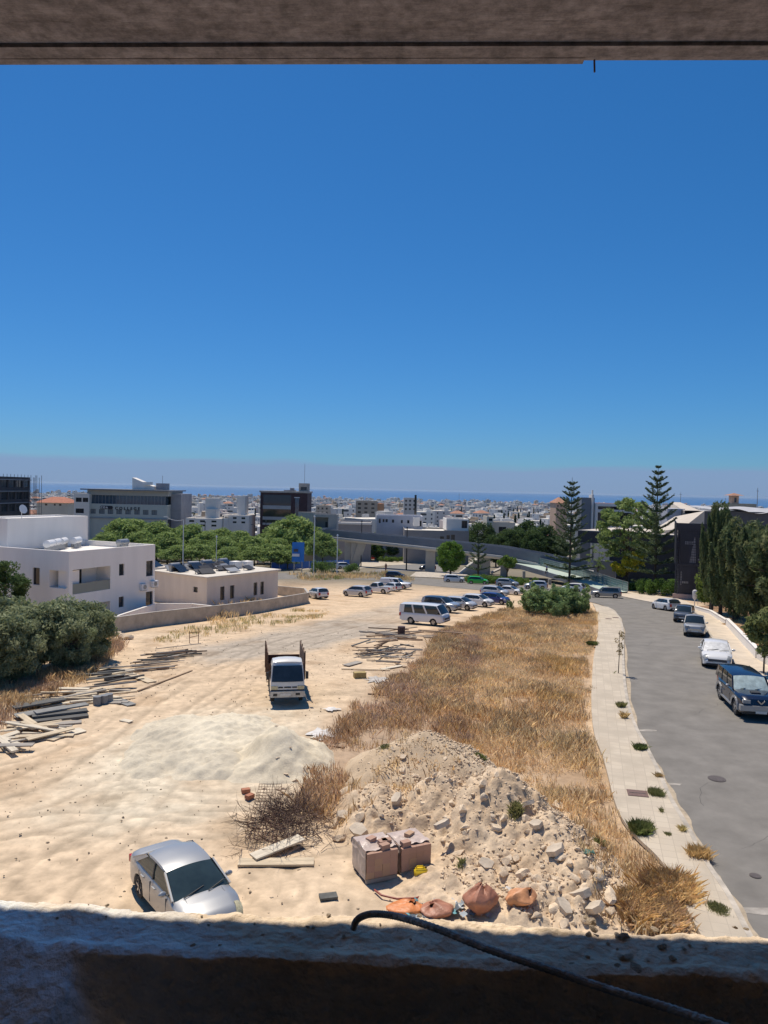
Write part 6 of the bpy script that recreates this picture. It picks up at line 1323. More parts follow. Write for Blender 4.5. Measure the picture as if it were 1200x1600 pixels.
# ================================================================== piles, timber, bricks, sacks
def heap(name, label, cat, px, py, rx, ry, ht, m, colf, seed=1, rot=0, rough=.25, res=.09, power=1.4, ridges=None, label_=None, sink=.12, kind=None, lumps=0.0, edgec=None):
    c = G(px, py); n = int(2*rx/res); k = int(2*ry/res); xs_ = np.linspace(-rx, rx, n); ys_ = np.linspace(-ry, ry, k); A, B = np.meshgrid(xs_, ys_)
    wx_ = c.x + A*math.cos(rot) - B*math.sin(rot); wy_ = c.y + A*math.sin(rot) + B*math.cos(rot)
    d = np.sqrt((A/rx)**2 + (B/ry)**2) + (fnoise(wx_, wy_, 1.6, seed) - .5)*.35
    if ridges is None: hh = np.clip(1-d, 0, 1)**power * ht
    else:
        hh = np.zeros_like(A)
        for (a, b, r1, r2, h2) in ridges: dd_ = np.sqrt(((A-a)/r1)**2 + ((B-b)/r2)**2) + (fnoise(wx_, wy_, 1.3, seed+2)-.5)*.35; hh = np.maximum(hh, np.clip(1-dd_, 0, 1)**.95*h2)
    hh = hh*np.clip((1-np.abs(A)/rx)*6, 0, 1)*np.clip((1-np.abs(B)/ry)*6, 0, 1); fl = np.clip(hh*5/ht, 0, 1)
    hh = hh + fl*((fnoise(wx_, wy_, .9, seed+3, 5)-.5)*rough*1.3 + (fnoise(wx_, wy_, .28, seed+4, 3)-.5)*rough*.6 + lumps*np.abs(fnoise(wx_, wy_, .5, seed+8, 3)-.5)*1.2)
    zz_ = np.interp(wy_, _ty, _tz) + hh - sink - .25*(1-np.clip((1-np.abs(A)/rx)*8, 0, 1)*np.clip((1-np.abs(B)/ry)*8, 0, 1))
    idx_ = np.arange(n*k).reshape(k, n); q = np.stack([idx_[:-1,:-1], idx_[:-1,1:], idx_[1:,1:], idx_[1:,:-1]], -1).reshape(-1, 4)
    cc = colf(wx_, wy_, hh)
    if edgec is not None: cc = lerp(np.array(edgec), cc, np.clip(hh/ht*3.5, 0, 1)[..., None])
    lx_, ly_, lz_ = wx_ - c.x, wy_ - c.y, zz_ - gz(c.y)
    o = soup(name, np.stack([lx_, ly_, lz_], -1).reshape(-1, 3), q, cc.reshape(-1, 3), m, None, (c.x, c.y, gz(c.y)), smooth=True); tag(o, label, cat)
    def zf(x, y):
        a = (x-c.x)*math.cos(rot) + (y-c.y)*math.sin(rot); b = -(x-c.x)*math.sin(rot) + (y-c.y)*math.cos(rot)
        i = np.clip(((a+rx)/(2*rx)*(n-1)), 0, n-1).astype(int); j = np.clip(((b+ry)/(2*ry)*(k-1)), 0, k-1).astype(int)
        return np.where((np.abs(a) < rx) & (np.abs(b) < ry), zz_[j, i], np.interp(y, _ty, _tz) - .05)
    return o, zf, c
sandm = mat('heap_sand', (1,1,1), .97, .10, 6, .8, 14, attr=True, coord='World', spec=.1); rubm = mat('heap_rubble', (1,1,1), .97, .22, 5, 1.2, 12, attr=True, coord='World', spec=.1)
def cf(a, b, s, seed): return lambda x, y, h: lerp(np.array(a), np.array(b), np.clip((fnoise(x, y, s, seed)-.3)*2.4, 0, 1)[..., None])
heap('sand_pile', 'broad flattened pile of pale sand churned by tyres in front of the truck', 'sand pile', 330, 1160, 3.9, 4.6, .8, sandm, cf((.69,.62,.48), (.55,.49,.38), 1.4, 4), 3, .2, .38, power=.8, edgec=(.62,.545,.415), sink=.09)
_, zfs, _c = heap('sand_pile', 'pointed pale sand pile with dark clods next to the dry weeds', 'sand pile', 437, 1186, 2.5, 2.8, 1.45, sandm, cf((.70,.62,.47), (.60,.52,.38), 1.0, 9), 5, .1, .36, power=1.15, edgec=(.62,.545,.415), sink=.08)
o_, zf1, c1 = heap('earth_mound', 'smooth beige earth mound with a green tuft on its crest', 'earth mound', 662, 1214, 3.4, 3.0, 1.9, sandm, cf((.58,.46,.32), (.50,.385,.26), 1.2, 14), 7, .0, .14, power=.8)
rubc = cf((.65,.51,.355), (.50,.375,.25), .8, 19)
o_, zf2, c2 = heap('rubble_heap', 'long heap of pale stony excavation rubble in front of the dry field', 'rubble heap', 765, 1330, 5.4, 5.6, 1.9, rubm, rubc, 11, 0, .30, res=.06,
    ridges=[(-3.3, 2.6, 2.0, 2.4, 1.0), (-1.2, 2.2, 2.2, 2.6, 1.45), (0.5, 1.3, 2.4, 2.8, 2.15), (1.8, -.2, 1.9, 2.9, 1.5), (2.2, -2.0, 1.7, 2.5, 1.0), (1.0, -2.8, 2.4, 2.2, .65), (-.4, -1.8, 2.8, 2.2, .5)], lumps=.6)
def zsurf(x, y): return float(max(gz(y) - .05, zf2(np.array([x]), np.array([y]))[0], zf1(np.array([x]), np.array([y]))[0]))
grass('heap_weeds', GP([(500,1290),(560,1225),(700,1190),(720,1250),(650,1290),(560,1300)]), 9, (.15, .5), [rusty, gold, brown_, straw], 21, .010, .1, 9, zfun=lambda x, y: np.maximum(zf2(x, y), zf1(x, y)), mask=lambda x, y: np.clip((fnoise(x, y, 1.1, 75)-.38)*5, 0, 1), label='patches of dry brown weeds growing on the rubble heap')
for lab, px, py, r, h in (('green tuft on the crest of the smooth earth mound',667,1158,.25,.25),('low green weed at the left foot of the earth mound',605,1208,.4,.25),('blue-green weed on the right shoulder of the earth mound',755,1203,.4,.3),
                          ('largest green weed growing in the middle of the rubble',803,1320,.28,.4),('olive green weed below the brick pallets side of the rubble',728,1362,.35,.4),('small green weed low on the rubble near its right end',880,1372,.18,.3),('small green weed beside another on the lower rubble',862,1358,.14,.2),('tiny green weed highest of those on the lower rubble',897,1330,.12,.2),('green weed at the seam of rubble and dry grass',945,1335,.4,.35)):
    p = G(px, py + 8); r *= .5; h *= .55; z_ = max(zsurf(p.x, p.y), gz(p.y)) ; a = [(p.x + r*math.cos(i*.7), p.y + r*math.sin(i*.7)) for i in range(9)]
    tag(grass('weed', a, 500/max(r, .25), (h*.6, h), GREENS, int(px) % 97, .009, r*.25, 8, stuff=False, zfun=lambda X_, Y_: np.maximum(zf2(X_, Y_), zf1(X_, Y_)) - .02, lean=.55), lab, 'weed')
# stones
def stone_mesh(seed, sub=2):
    bm = bmesh.new(); bmesh.ops.create_icosphere(bm, subdivisions=sub, radius=1); g = random.Random(seed); s = Vector((1, g.uniform(.65, 1), g.uniform(.45, .8)))
    pl = [(Vector((g.uniform(-1,1), g.uniform(-1,1), g.uniform(-1,1))).normalized(), g.uniform(.42, .8)) for _ in range(12)]
    for v in bm.verts:
        p = v.co.copy()
        for n_, d_ in pl:
            e = p.dot(n_) - d_
            if e > 0: p -= n_*e
        p += p.normalized()*.10*noise.noise(p*2.2 + Vector((seed, 0, 0))); v.co = Vector((p.x*s.x, p.y*s.y, p.z*s.z))
    me = bpy.data.meshes.new('stone'); bm.to_mesh(me); bm.free(); me.materials.append(mat('limestone', (.69,.55,.39), .95, .2, 2.5, .8, 9)); me.shade_smooth(); me.set_sharp_from_angle(angle=R(28)); return me
stones = [stone_mesh(s) for s in range(7)]; g = random.Random(5); nst = 0
def stone(px, py, s, label, group=None, rz=None):
    p = G(px, py)
    for _ in range(6):                     # settle the stone on the heap surface along the same sight line
        z = zsurf(p.x, p.y); d = ray(px, py); t_ = (z - CAM.z) / d.z; p = CAM + d*t_
    o = link('boulder' if s > .22 else 'stone', stones[g.randrange(7)], None, (p.x, p.y, zsurf(p.x, p.y) + s*.18)); o.scale = (s*g.uniform(.85,1.25), s*g.uniform(.8,1.1), s); o.rotation_euler = (g.uniform(-.4,.4), g.uniform(-.4,.4), g.uniform(0, 6)); tag(o, label, 'boulder' if s > .22 else 'stone', group)
big = ((658,1206,.42,'big pale boulder in front of the earth mound'),(612,1222,.24,'left one of two rounded pale boulders below the mound'),(630,1219,.24,'right one of two rounded pale boulders below the mound'),(585,1213,.25,'pale upright boulder at the left foot of the mound'),(543,1240,.42,'rounded sand-coloured boulder beside the dead brush'),(766,1213,.40,'brown-shaded boulder on the ridge of the rubble heap'),(560,1284,.34,'pale slab boulder behind the brick pallets'),(525,1290,.33,'white lumpy boulder next to the dead brush'),(532,1312,.30,'white boulder near the end of the planks'),
       (723,1301,.28,'flat yellowish boulder on the front slope of the heap'),(697,1307,.22,'narrow tilted stone right of the pallets'),(716,1330,.3,'grey-shaded boulder low on the front slope'),(870,1262,.40,'pale boulder row piece under the dry grass edge'),(884,1288,.40,'largest boulder at the rubble and grass edge'),(902,1298,.3,'boulder beside the largest one at the grass edge'),(915,1355,.3,'pale angular boulder low at the right of the heap'),(868,1424,.36,'tan boulder near the sill at the right of the heap'),(932,1392,.26,'white stone next to the green rag'),(950,1416,.45,'long pale boulder at the right end by the sill'),(956,1436,.28,'squarish boulder leaning beside the dry shrub'),(820,1392,.30,'pale boulder above the last orange sack'),(845,1408,.26,'pale boulder right of the last orange sack'))
for q in big: stone(q[0], q[1], q[2]*.8, q[3])
for i in range(170):
    while True:
        px, py = g.uniform(560, 955), g.uniform(1200, 1450)
        if py > 1195 + abs(px-740)*.55*(px > 740) + (px < 640)*0 and not (540 < px < 690 and py > 1285) and not (590 < px < 835 and py > 1385): break
    stone(px, py, g.choice((.05, .07, .09, .12, .16, .21)), 'loose pale stone lying in the excavation rubble heap', 'loose stones of the rubble heap')
cfm = mat('broken_concrete', (.56,.47,.36), .95, .2, 3, .7, 14)
for i, (px, py, a, b, c_) in enumerate(((690,1290,.32,.2,.07),(742,1262,.28,.22,.08),(822,1258,.35,.2,.06),(868,1330,.3,.24,.08),(838,1290,.22,.18,.07),(905,1400,.38,.26,.09),(760,1352,.26,.2,.07),(880,1420,.3,.2,.09),(620,1250,.3,.2,.07),(560,1300,.4,.26,.08),(538,1278,.34,.22,.09),(690,1245,.25,.2,.06),(795,1345,.3,.16,.06),(930,1420,.3,.2,.08))):
    p = G(px, py); z = zsurf(p.x, p.y)
    for _ in range(5): z = zsurf(p.x, p.y); d = ray(px, py); p = CAM + d*((z - CAM.z)/d.z)
    a *= .78; b *= .78
    o = MB().prism([(-a*.9,-b),(a*.3,-b*1.1),(a,-b*.3),(a*.8,b),(-a*.2,b*.9),(-a,b*.2)], -c_, c_).build('concrete_fragment', cfm, loc=(p.x, p.y, z+.05)); o.rotation_euler = (g.uniform(-.5,.5), g.uniform(-.5,.5), g.uniform(0,6)); tag(o, 'broken flat concrete fragment sticking out of the rubble heap', 'concrete fragment', 'broken concrete in the rubble')
grass('heap_edge_grass', GP([(872,1275),(950,1320),(990,1400),(990,1465),(935,1465),(925,1400),(890,1340)]), 16, (.15, .5), [gold, straw, rusty, straw], 23, .010, .1, 9, zfun=lambda x, y: np.maximum(zf2(x, y), np.interp(y, _ty, _tz)-.05), mask=lambda x, y: np.clip((fnoise(x, y, .8, 78)-.36)*5, 0, 1), label='dry grass creeping onto the right edge of the rubble heap')
for i in range(18):
    px, py = g.gauss(448, 16), g.gauss(1190, 12); p = G(px, py); s = g.uniform(.05, .16); o = link('soil_clod', stones[g.randrange(7)], None); 
    z_ = float(zfs(np.array([p.x]), np.array([p.y]))[0]); d = ray(px, py); p = CAM + d*((z_ - CAM.z)/d.z); z_ = float(zfs(np.array([p.x]), np.array([p.y]))[0]); o.location = (p.x, p.y, z_+.02); o.scale = (s, s*.8, s*.6); tag(o, 'dark soil clod stuck on the pointed sand pile', 'clod', 'clods on the sand pile')
# finer gravel as one mass
gg = np.random.default_rng(8); n = 9500; pol = np.array(GP([(560,1215),(640,1190),(760,1200),(880,1270),(985,1400),(985,1455),(830,1455),(690,1400),(690,1330),(560,1290)])); x0, y0 = pol.min(0); x1, y1 = pol.max(0)
x = gg.uniform(x0, x1, n); y = gg.uniform(y0, y1, n); k = inpoly(x, y, pol); x, y = x[k], y[k]; z = np.maximum(zf2(x, y), zf1(x, y)); s = .014 + .055*gg.random(len(x))**2.2
octv = np.array([(1,0,0),(0,1,0),(-1,0,0),(0,-1,0),(0,0,.8),(0,0,-.8)], float); octf = np.array([(0,1,4),(1,2,4),(2,3,4),(3,0,4),(1,0,5),(2,1,5),(3,2,5),(0,3,5)])
V = (octv[None]*(1 + .35*gg.normal(size=(len(x),6,1)))*s[:,None,None] + np.stack([x,y,z+.01],1)[:,None]).reshape(-1,3); Fq = (octf[None] + 6*np.arange(len(x))[:,None,None]).reshape(-1,3)
tag(soup('gravel', V, Fq, np.repeat(np.array([[.66,.52,.37]])*gg.uniform(.7,1.15,(len(x),1)), 6, 0), rubm), kind='stuff')
# scattered pebbles and clods on the sand
n = 4200; x = gg.uniform(-17, 3, n); y = gg.uniform(18.5, 62, n); k = ~inpoly(x, y, np.array(GRASS)); x, y = x[k], y[k]; s = .006 + .045*gg.random(len(x))**4
V = (octv[None]*(1 + .35*gg.normal(size=(len(x),6,1)))*s[:,None,None] + np.stack([x,y,np.interp(y,_ty,_tz)-.03],1)[:,None]).reshape(-1,3); Fq = (octf[None] + 6*np.arange(len(x))[:,None,None]).reshape(-1,3)
tag(soup('pebbles', V, Fq, np.repeat(np.array([[.56,.45,.32]])*gg.uniform(.5,1.15,(len(x),1)), 6, 0), rubm), kind='stuff')
# planks
woodp = [mat('plank_pale', (.56,.46,.32), .85, .25, 3, .4, 20, stretch=(.4,4,4)), mat('plank_grey', (.33,.30,.26), .9, .3, 3, .4, 20, stretch=(.4,4,4)), mat('plank_cream', (.62,.55,.43), .85, .2, 3, .3, 20, stretch=(.4,4,4)), mat('plank_brown', (.25,.17,.11), .9, .3, 3, .4, 20, stretch=(.4,4,4)), mat('panel_dark', (.10,.10,.095), .8, .3, 3, .3, 20, stretch=(.4,4,4)), mat('panel_slate', (.22,.22,.21), .8, .2, 2, .2, 20)]
pc = {}
def plank(x, y, z, L, W, T, rz, mi, label, group=None, tilt=0, name='plank', roll=0):
    key = (round(L, 1), round(W, 2), round(T, 2), mi)
    if key not in pc:
        mb = MB(); mb.box(-key[0]/2, key[0]/2, -key[1]/2, key[1]/2, 0, key[2]); pc[key] = mb.mesh(name, woodp[mi])
    o = link(name, pc[key], None, (x, y, z)); o.rotation_euler = (roll, tilt, rz); return tag(o, label, 'plank' if name == 'plank' else name.replace('_', ' '), group)
def pl2(pa, pb, W, T, mi, label, group=None, z=0, name='plank', dz=0, roll=0):
    a, b = G(*pa), G(*pb); L = math.hypot(b.x-a.x, b.y-a.y); zc = gz((a.y+b.y)/2) + z; sl = math.atan2((gz(b.y) + dz) - gz(a.y), L)
    return plank((a.x+b.x)/2, (a.y+b.y)/2, zc + dz/2 - .02, L, W, T, math.atan2(b.y-a.y, b.x-a.x), mi, label, group, -sl, name, roll)
pl2((372,1348),(491,1347), .42, .06, 0, 'long light wooden plank lying flat in front of the dead brush')
pl2((394,1344),(472,1318), .42, .05, 2, 'whitewashed plank laid diagonally across another in front of the dead brush', z=.08, dz=.12)
for i, (a, b, wd, th, mi, z) in enumerate((((22,1103),(100,1092),.5,.10,4,0),((24,1108),(102,1096),.5,.08,4,.11),((20,1114),(98,1100),.45,.08,4,.22),((24,1122),(105,1108),.7,.05,5,.10),((50,1128),(138,1118),.55,.10,4,0),((50,1124),(136,1114),.5,.09,4,.12),((55,1122),(136,1108),.5,.07,5,.24),((60,1134),(128,1128),.4,.06,1,.0))):
    pl2(a, b, wd, th, mi, ['lowest long black formwork panel at the back of the dark stack','second long black formwork panel in the dark stack at the left','top long black formwork panel in the back of the dark stack','wide slate-grey board lying on the front of the dark stack','bottom dark panel of the right-hand dark stack','middle dark panel of the right-hand dark stack','slate-grey top panel of the right-hand dark stack','grey board at the foot of the dark panel stack'][i], 'dark formwork panels at the left', z=z, name='formwork_panel')
def scatter(n, poly, Ls, Ws, cols, label, group, seed, ang=(-.5, .8), zmax=.3):
    g = random.Random(seed); P_ = GP(poly); xs_, ys_ = [p[0] for p in P_], [p[1] for p in P_]
    k = 0
    while k < n:
        x, y = g.uniform(min(xs_), max(xs_)), g.uniform(min(ys_), max(ys_))
        if not inpoly(np.array([x]), np.array([y]), P_)[0]: continue
        plank(x, y, gz(y) - .02 + g.uniform(0, zmax)*k/n, g.uniform(*Ls), g.uniform(*Ws), g.choice((.04, .05, .08)), g.uniform(*ang), g.choice(cols), label, group, g.gauss(0, .05), 'plank', g.gauss(0, .08)); k += 1
scatter(34, [(0,1130),(60,1122),(95,1140),(70,1160),(0,1178),(-30,1160)], (.9, 2.6), (.12, .32), (0, 2, 0, 1, 2), 'broken pale board in the loose heap at the left edge', 'loose broken boards at the left edge', 1, (-.9, .9))
scatter(14, [(60,1090),(110,1078),(150,1080),(120,1098),(70,1102)], (1.5, 3.4), (.12, .35), (0, 2, 0, 1), 'light board in the fanned timber above the dark panels', 'fanned light timber above the dark panels', 2, (.1, .9))
scatter(16, [(125,1068),(150,1050),(190,1040),(200,1056),(180,1075),(135,1082)], (1.5, 3.8), (.12, .3), (4, 1, 0, 2, 4), 'weathered board in the mixed timber beside the olive trees', 'mixed timber beside the olive trees', 3, (.1, .8))
scatter(12, [(140,1090),(185,1075),(200,1085),(165,1102),(140,1102)], (.8, 2.4), (.12, .25), (2, 0, 1), 'pale board in the small pile nearest the bare track', 'small pale board pile nearest the track', 4, (-.2, .8))
scatter(30, [(210,1046),(245,1028),(292,1014),(296,1024),(260,1038),(215,1054)], (1.2, 3.2), (.05, .12), (3, 3, 1, 4), 'brown batten in the long low pile by the sand track', 'brown battens piled along the sand track', 5, (.3, .6), .5)
scatter(44, [(560,1020),(600,1012),(636,1010),(640,1030),(610,1040),(575,1030)], (.9, 2.3), (.06, .13), (3, 1, 1, 3, 4), 'grey-brown stick in the timber tangle beside the dry field', 'timber tangle beside the dry field', 6, (-.6, 1.3), 1.0)
for i in range(16):
    px, py = (g.uniform(612, 645), g.uniform(1018, 1042)) if i < 8 else (g.uniform(600, 690), g.uniform(1045, 1085)); p = G(px, py); s = g.uniform(.12, .34); o = link('rubble_lump', stones[g.randrange(7)], None, (p.x, p.y, gz(p.y)+s*.2)); o.scale = (s, s*.7, s*.45); o.rotation_euler = (0, 0, g.uniform(0, 6)); tag(o, 'pale rubble lump among the timber tangle and the dry weeds', 'rubble', 'rubble lumps by the timber tangle')
scatter(22, [(585,990),(640,986),(690,990),(688,998),(640,1000),(590,998)], (1.5, 3.6), (.08, .18), (3, 1, 0, 1), 'old timber length in the far pile below the minibus', 'far timber pile below the minibus', 7, (-.3, .3), .5)
for a, b, w_, mi, lab in (((200,1052),(238,1066),.55,0,'pale plywood sheet lying on the sand by the batten pile'),((215,1080),(300,1048),.10,3,'long thin batten lying on the sand track edge'),((176,1090),(206,1102),.5,5,'grey scrap sheet on the sand below the timber'),((540,1040),(562,1034),.5,1,'grey board at the left of the timber tangle'),((533,1045),(610,1047),.14,0,'long pale batten in front of the timber tangle'),((575,1084),(612,1086),.12,3,'brown plank lying on the edge of the dry weeds'),((486,1153),(512,1155),.14,2,'pale batten among the white cement spill'),((508,1164),(538,1168),.14,3,'brown batten below the cement spill'),((638,1066),(660,1060),.35,2,'pale board lying in the dry weeds'),((596,1046),(628,1040),.3,2,'whitish board at the foot of the timber tangle'),((190,1125),(205,1128),.3,2,'small pale offcut on the open sand'),((105,1146),(130,1140),.7,2,'pale plywood piece right of the broken boards'),((72,1156),(96,1146),.8,0,'light plywood rectangle at the end of the broken boards')):
    pl2(a, b, w_, .04, mi, lab, z=.01)
for i, (px, py) in enumerate(((152,1100),(163,1098),(170,1096))):
    p = G(px, py); o = MB().tube([(0,0,0),(0,0,.42)], .2, 14).build('paint_bucket', mat('grey_bucket', (.20,.21,.22), .5, .2, 4), loc=(p.x, p.y, gz(p.y)-.03)); tag(o, 'grey metal drum, %s of three beside the timber' % ('left', 'middle', 'right')[i], 'drum', 'grey drums by the timber')
# white debris bags near olives
for i, (px, py) in enumerate(((184,993),(192,996),(200,998))):
    p = G(px, py); o = link('rubble_bag', stones[i], None, (p.x, p.y, gz(p.y)+.1)); o.scale = (.5, .4, .35); tag(o, 'pale %s rubble lump by the boundary wall corner' % ('left', 'middle', 'right')[i], 'rubble')
# cement spill
sp_ = MB(); c = G(520, 1148); spm = mat('cement_spill', (.62,.60,.57), .95, .25, 2.5, coord='World')
for lab, px, py, rx, ry, cm in (('white cement powder spilled on the ground beside the weeds', 512, 1146, .95, 1.0, spm), ('grey-white ash patch spilled near the timber tangle', 590, 1062, .9, .9, mat('ash', (.45,.42,.38), .95, .3, 3, coord='World')), ('thin pale tarp scrap lying near the truck', 518, 1108, .45, .35, spm)):
    c = G(px, py); kk = 26; g2s = random.Random(px); rs = [g2s.uniform(.5, 1.15) for _ in range(kk)]
    mb = MB().add([(c.x + rx*rs[i]*math.cos(6.283*i/kk), c.y + ry*rs[i]*math.sin(6.283*i/kk), gz(c.y + ry*rs[i]*math.sin(6.283*i/kk)) + .012) for i in range(kk)] + [(c.x, c.y, gz(c.y)+.05)], [(i, (i+1) % kk, kk) for i in range(kk)])
    tag(mb.build('cement_spill', cm), lab, 'spill')
for i in range(26):
    a = g.uniform(0, 6.28); q = g.uniform(0, 1.1); c = G(520, 1146); x, y = c.x + q*math.cos(a), c.y + q*math.sin(a)
    o = link('rubble_chip', stones[g.randrange(7)], None, (x, y, gz(y)+.02)); s = g.uniform(.04, .12); o.scale = (s, s, s*.6); tag(o, 'grey rubble chip in the white cement spill', 'rubble chip', 'chips in the cement spill')
# dead brush with steel mesh
bc = G(452, 1290); br_ = thing('brush_pile', 'tangled heap of dead thorny brush with rusty wire behind the two planks', 'brush pile', (bc.x, bc.y, gz(bc.y)-.05)); mb = MB(); g = random.Random(12)
V = []; Fl = []
def stick(mb, a, L, r, az, el, depth):
    pts = [a]; d = Vector((math.cos(az)*math.cos(el), math.sin(az)*math.cos(el), math.sin(el)))
    for _ in range(4): d = (d + Vector((g.gauss(0,.25), g.gauss(0,.25), g.gauss(0,.18)))).normalized(); pts.append(pts[-1] + d*L/4)
    for p in pts: p.z = max(.02, p.z)
    mb.tube(pts, r, 3, r*.4, cap=False)
    if depth:
        for _ in range(3): stick(mb, pts[g.randrange(1, 4)].copy(), L*.5, r*.6, az + g.uniform(-1.2, 1.2), el + g.uniform(-.5, .8), depth-1)
for i in range(330):
    x, y = g.gauss(0, .62), g.gauss(0, .75); stick(mb, Vector((x, y, g.uniform(0, .55)*math.exp(-(x*x+y*y)))), g.uniform(.5, 1.2), .011, g.uniform(0, 6.28), g.uniform(-.2, 1.0), 1)
mb.build('branches', mat('dead_twigs', (.15,.095,.07), .9, .3, 6), br_)
for i in range(16):
    a = g.uniform(2.2, 4.2); mb = MB(); stick(mb, Vector((-.9+g.gauss(0,.2), g.gauss(0,.4), .05)), g.uniform(.8, 1.5), .012, a, .05, 0); tag(mb.build('loose_stick', _m['dead_twigs'], loc=br_.location), 'dry stick poking out from the left side of the dead brush', 'stick', 'loose sticks left of the brush')
mA, mB_, mC, mD = G(383,1322), G(432,1330), G(440,1245), G(405,1245); ms2 = MB()
for i in range(9): ms2.bar(mA.lerp(mB_, i/8) + Vector((0,0,.25)), mD.lerp(mC, i/8) + Vector((0,0,.45)), .012)
for i in range(18): ms2.bar(mA.lerp(mD, i/17) + Vector((0,0,.26+.2*i/17)), mB_.lerp(mC, i/17) + Vector((0,0,.26+.2*i/17)), .012)
tag(ms2.build('steel_mesh', rustm), 'rusty reinforcing mesh sheet lying on the left of the dead brush', 'steel mesh')
for i, (px, py) in enumerate(((384,1237),(390,1246))):
    p = G(px, py); o = MB().box(-.15,.15,-.10,.10,0,.13).build('brick', mat('red_brick', (.40,.17,.10), .9, .2, 4), loc=(p.x, p.y, gz(p.y)-.02), rz=.4+i*.5); tag(o, ('upper', 'lower')[i] + ' red brick lying alone on the sand above the brush', 'brick')
p = G(513,1402); o = MB().box(-.24,.24,-.14,.14,0,.06).build('roof_tile_scrap', mat('slate_scrap', (.10,.10,.09), .8, .3, 5), loc=(p.x, p.y, gz(p.y)), rz=.25); tag(o, 'dark flat scrap on the sand left of the sacks', 'scrap')
p = G(553,1040); o = MB().box(-.35,.35,-.22,.22,0,.4).build('carton', mat('yellowish_box', (.38,.29,.12), .9, .3, 3), loc=(G(562,1058).x, G(562,1058).y, gz(48)-.02), rz=.25); tag(o, 'small yellow-brown box standing by the timber tangle', 'box')
p = G(627,993); o = MB().tube([(0,0,0),(0,0,.75)], .3, 16).build('oil_drum', mat('dark_drum', (.06,.03,.028), .6, .3, 3), loc=(p.x, p.y, gz(p.y)-.02)); tag(o, 'dark rusty drum standing at the far timber pile', 'drum')
# brick pallets
brk = bpy.data.materials.new('clay_bricks'); brk.use_nodes = True; t = brk.node_tree; b = t.nodes['Principled BSDF']; b.inputs['Roughness'].default_value = .9
bn = N(t, 'ShaderNodeAttribute', attribute_name='Col'); t.links.new(bn.outputs[0], b.inputs['Base Color'])
wrapm = mat('plastic_wrap', (.56,.45,.38), .35, .2, 3, 1.0, 7, spec=.6)
def pallet(name, label, fl, fr, ht, dep, seed, top):
    a, b_ = G(*fl), G(*fr); w_ = (b_-a).length; rz = math.atan2(b_.y-a.y, b_.x-a.x); t_ = thing(name, label, 'brick pallet', (a.x, a.y, gz(a.y)-.03), rz); g = random.Random(seed)
    for y in (.02, dep/2-.05, dep-.12): MB().box(0, w_, y, y+.1, 0, .12).build('pallet_beam', woodp[1], t_)
    vs, fs, cs = [], [], []
    nx, ny, nz_ = 4, 4, 4; bw, bd, bh = w_/nx, dep/ny, (ht-.14)/nz_
    mb = MB()
    for k in range(nz_):
        for i in range(nx):
            for j in range(ny):
                if 0 < i < nx-1 and 0 < j < ny-1 and k < nz_-1: continue
                o_ = g.uniform(-.006, .006); mb.box(i*bw+.0015+o_, (i+1)*bw-.0015+o_, j*bd+.0015, (j+1)*bd-.0015+o_, .14+k*bh+.001, .14+(k+1)*bh-.001)
    for (x, y, r_) in top: mb.box(x, x+.27, y, y+.19, ht+.005, ht+.15, Matrix.Rotation(r_, 3, 'Z'))
    o = mb.build('bricks', brk, t_); me = o.data; ca = me.color_attributes.new('Col', 'FLOAT_COLOR', 'POINT'); nb_ = len(me.vertices)//8
    cl = np.repeat(np.array([(g.choice(((.42,.26,.19),(.40,.25,.18),(.44,.275,.20),(.46,.30,.19)))) for _ in range(nb_)]), 8, 0); ca.data.foreach_set('color', np.hstack([cl, np.ones((len(cl),1))]).astype(np.float32).ravel())
    # torn wrap draped over the top and the left side
    gr = []
    for i in range(19):
        u = -.04 + (w_+.05)*i/18; gr.append([(u + .03*fb(u*3, y*4, seed), y, ht + .02 + .10*max(0, fb(u*2.4+seed, y*2.4, 1)+.1) - (.25*max(0, .05-u)*8 if u < 0 else 0)) for y in np.linspace(.12 + .1*fb(u*3, 2, seed), dep+.05, 15)])
    MB().grid(gr).build('plastic_wrap', wrapm, t_, smooth=True)
    MB().grid([[(-.02-.03*abs(fb(y*5, z*5, seed)), y, z) for z in np.linspace(.1, ht+.03, 9)] for y in np.linspace(.05, dep, 9)]).build('side_wrap', mat('side_wrap', (.42,.36,.33), .3, .3, 4, .8, 6, spec=.6), t_, smooth=True)
    return t_
pallet('brick_pallet', 'left pallet of clay bricks in torn wrap with loose bricks on top', (573,1381), (621,1371), .85, 1.05, 1, ((.45,.05,.2),(.62,.30,-.2),(.50,.28,.1),(.25,.55,.4)))
pallet('brick_pallet', 'right pallet of clay bricks with ragged wrap beside the yellow canister', (627,1369), (673,1359), .80, 1.0, 2, ((.05,.05,.1),(.4,.5,.5)))
p = G(657,1372); jc = thing('jerrycan', 'yellow plastic jerrycan on the sand in front of the right brick pallet', 'jerrycan', (p.x, p.y, gz(p.y)-.02), .12); ym = mat('yellow_plastic', (.72,.50,.02), .35, .06, 5)
bm = bmesh.new(); bmesh.ops.create_cube(bm, size=1); bmesh.ops.scale(bm, vec=(.38,.24,.30), verts=bm.verts); bmesh.ops.bevel(bm, geom=bm.edges[:], offset=.04, segments=3, affect='EDGES'); me = bpy.data.meshes.new('body'); bm.to_mesh(me); bm.free(); me.materials.append(ym); me.shade_smooth(); link('body', me, jc, (0,0,.16))
MB().tube([(-.14,0,.30),(-.10,0,.37),(.06,0,.37),(.10,0,.31)], .018, 6).build('handle', ym, jc, smooth=True); MB().cyl((.15,0,.33), .03, .05, 10).build('cap', mat('dark_cap', (.08,.05,.02), .5, 0), jc)
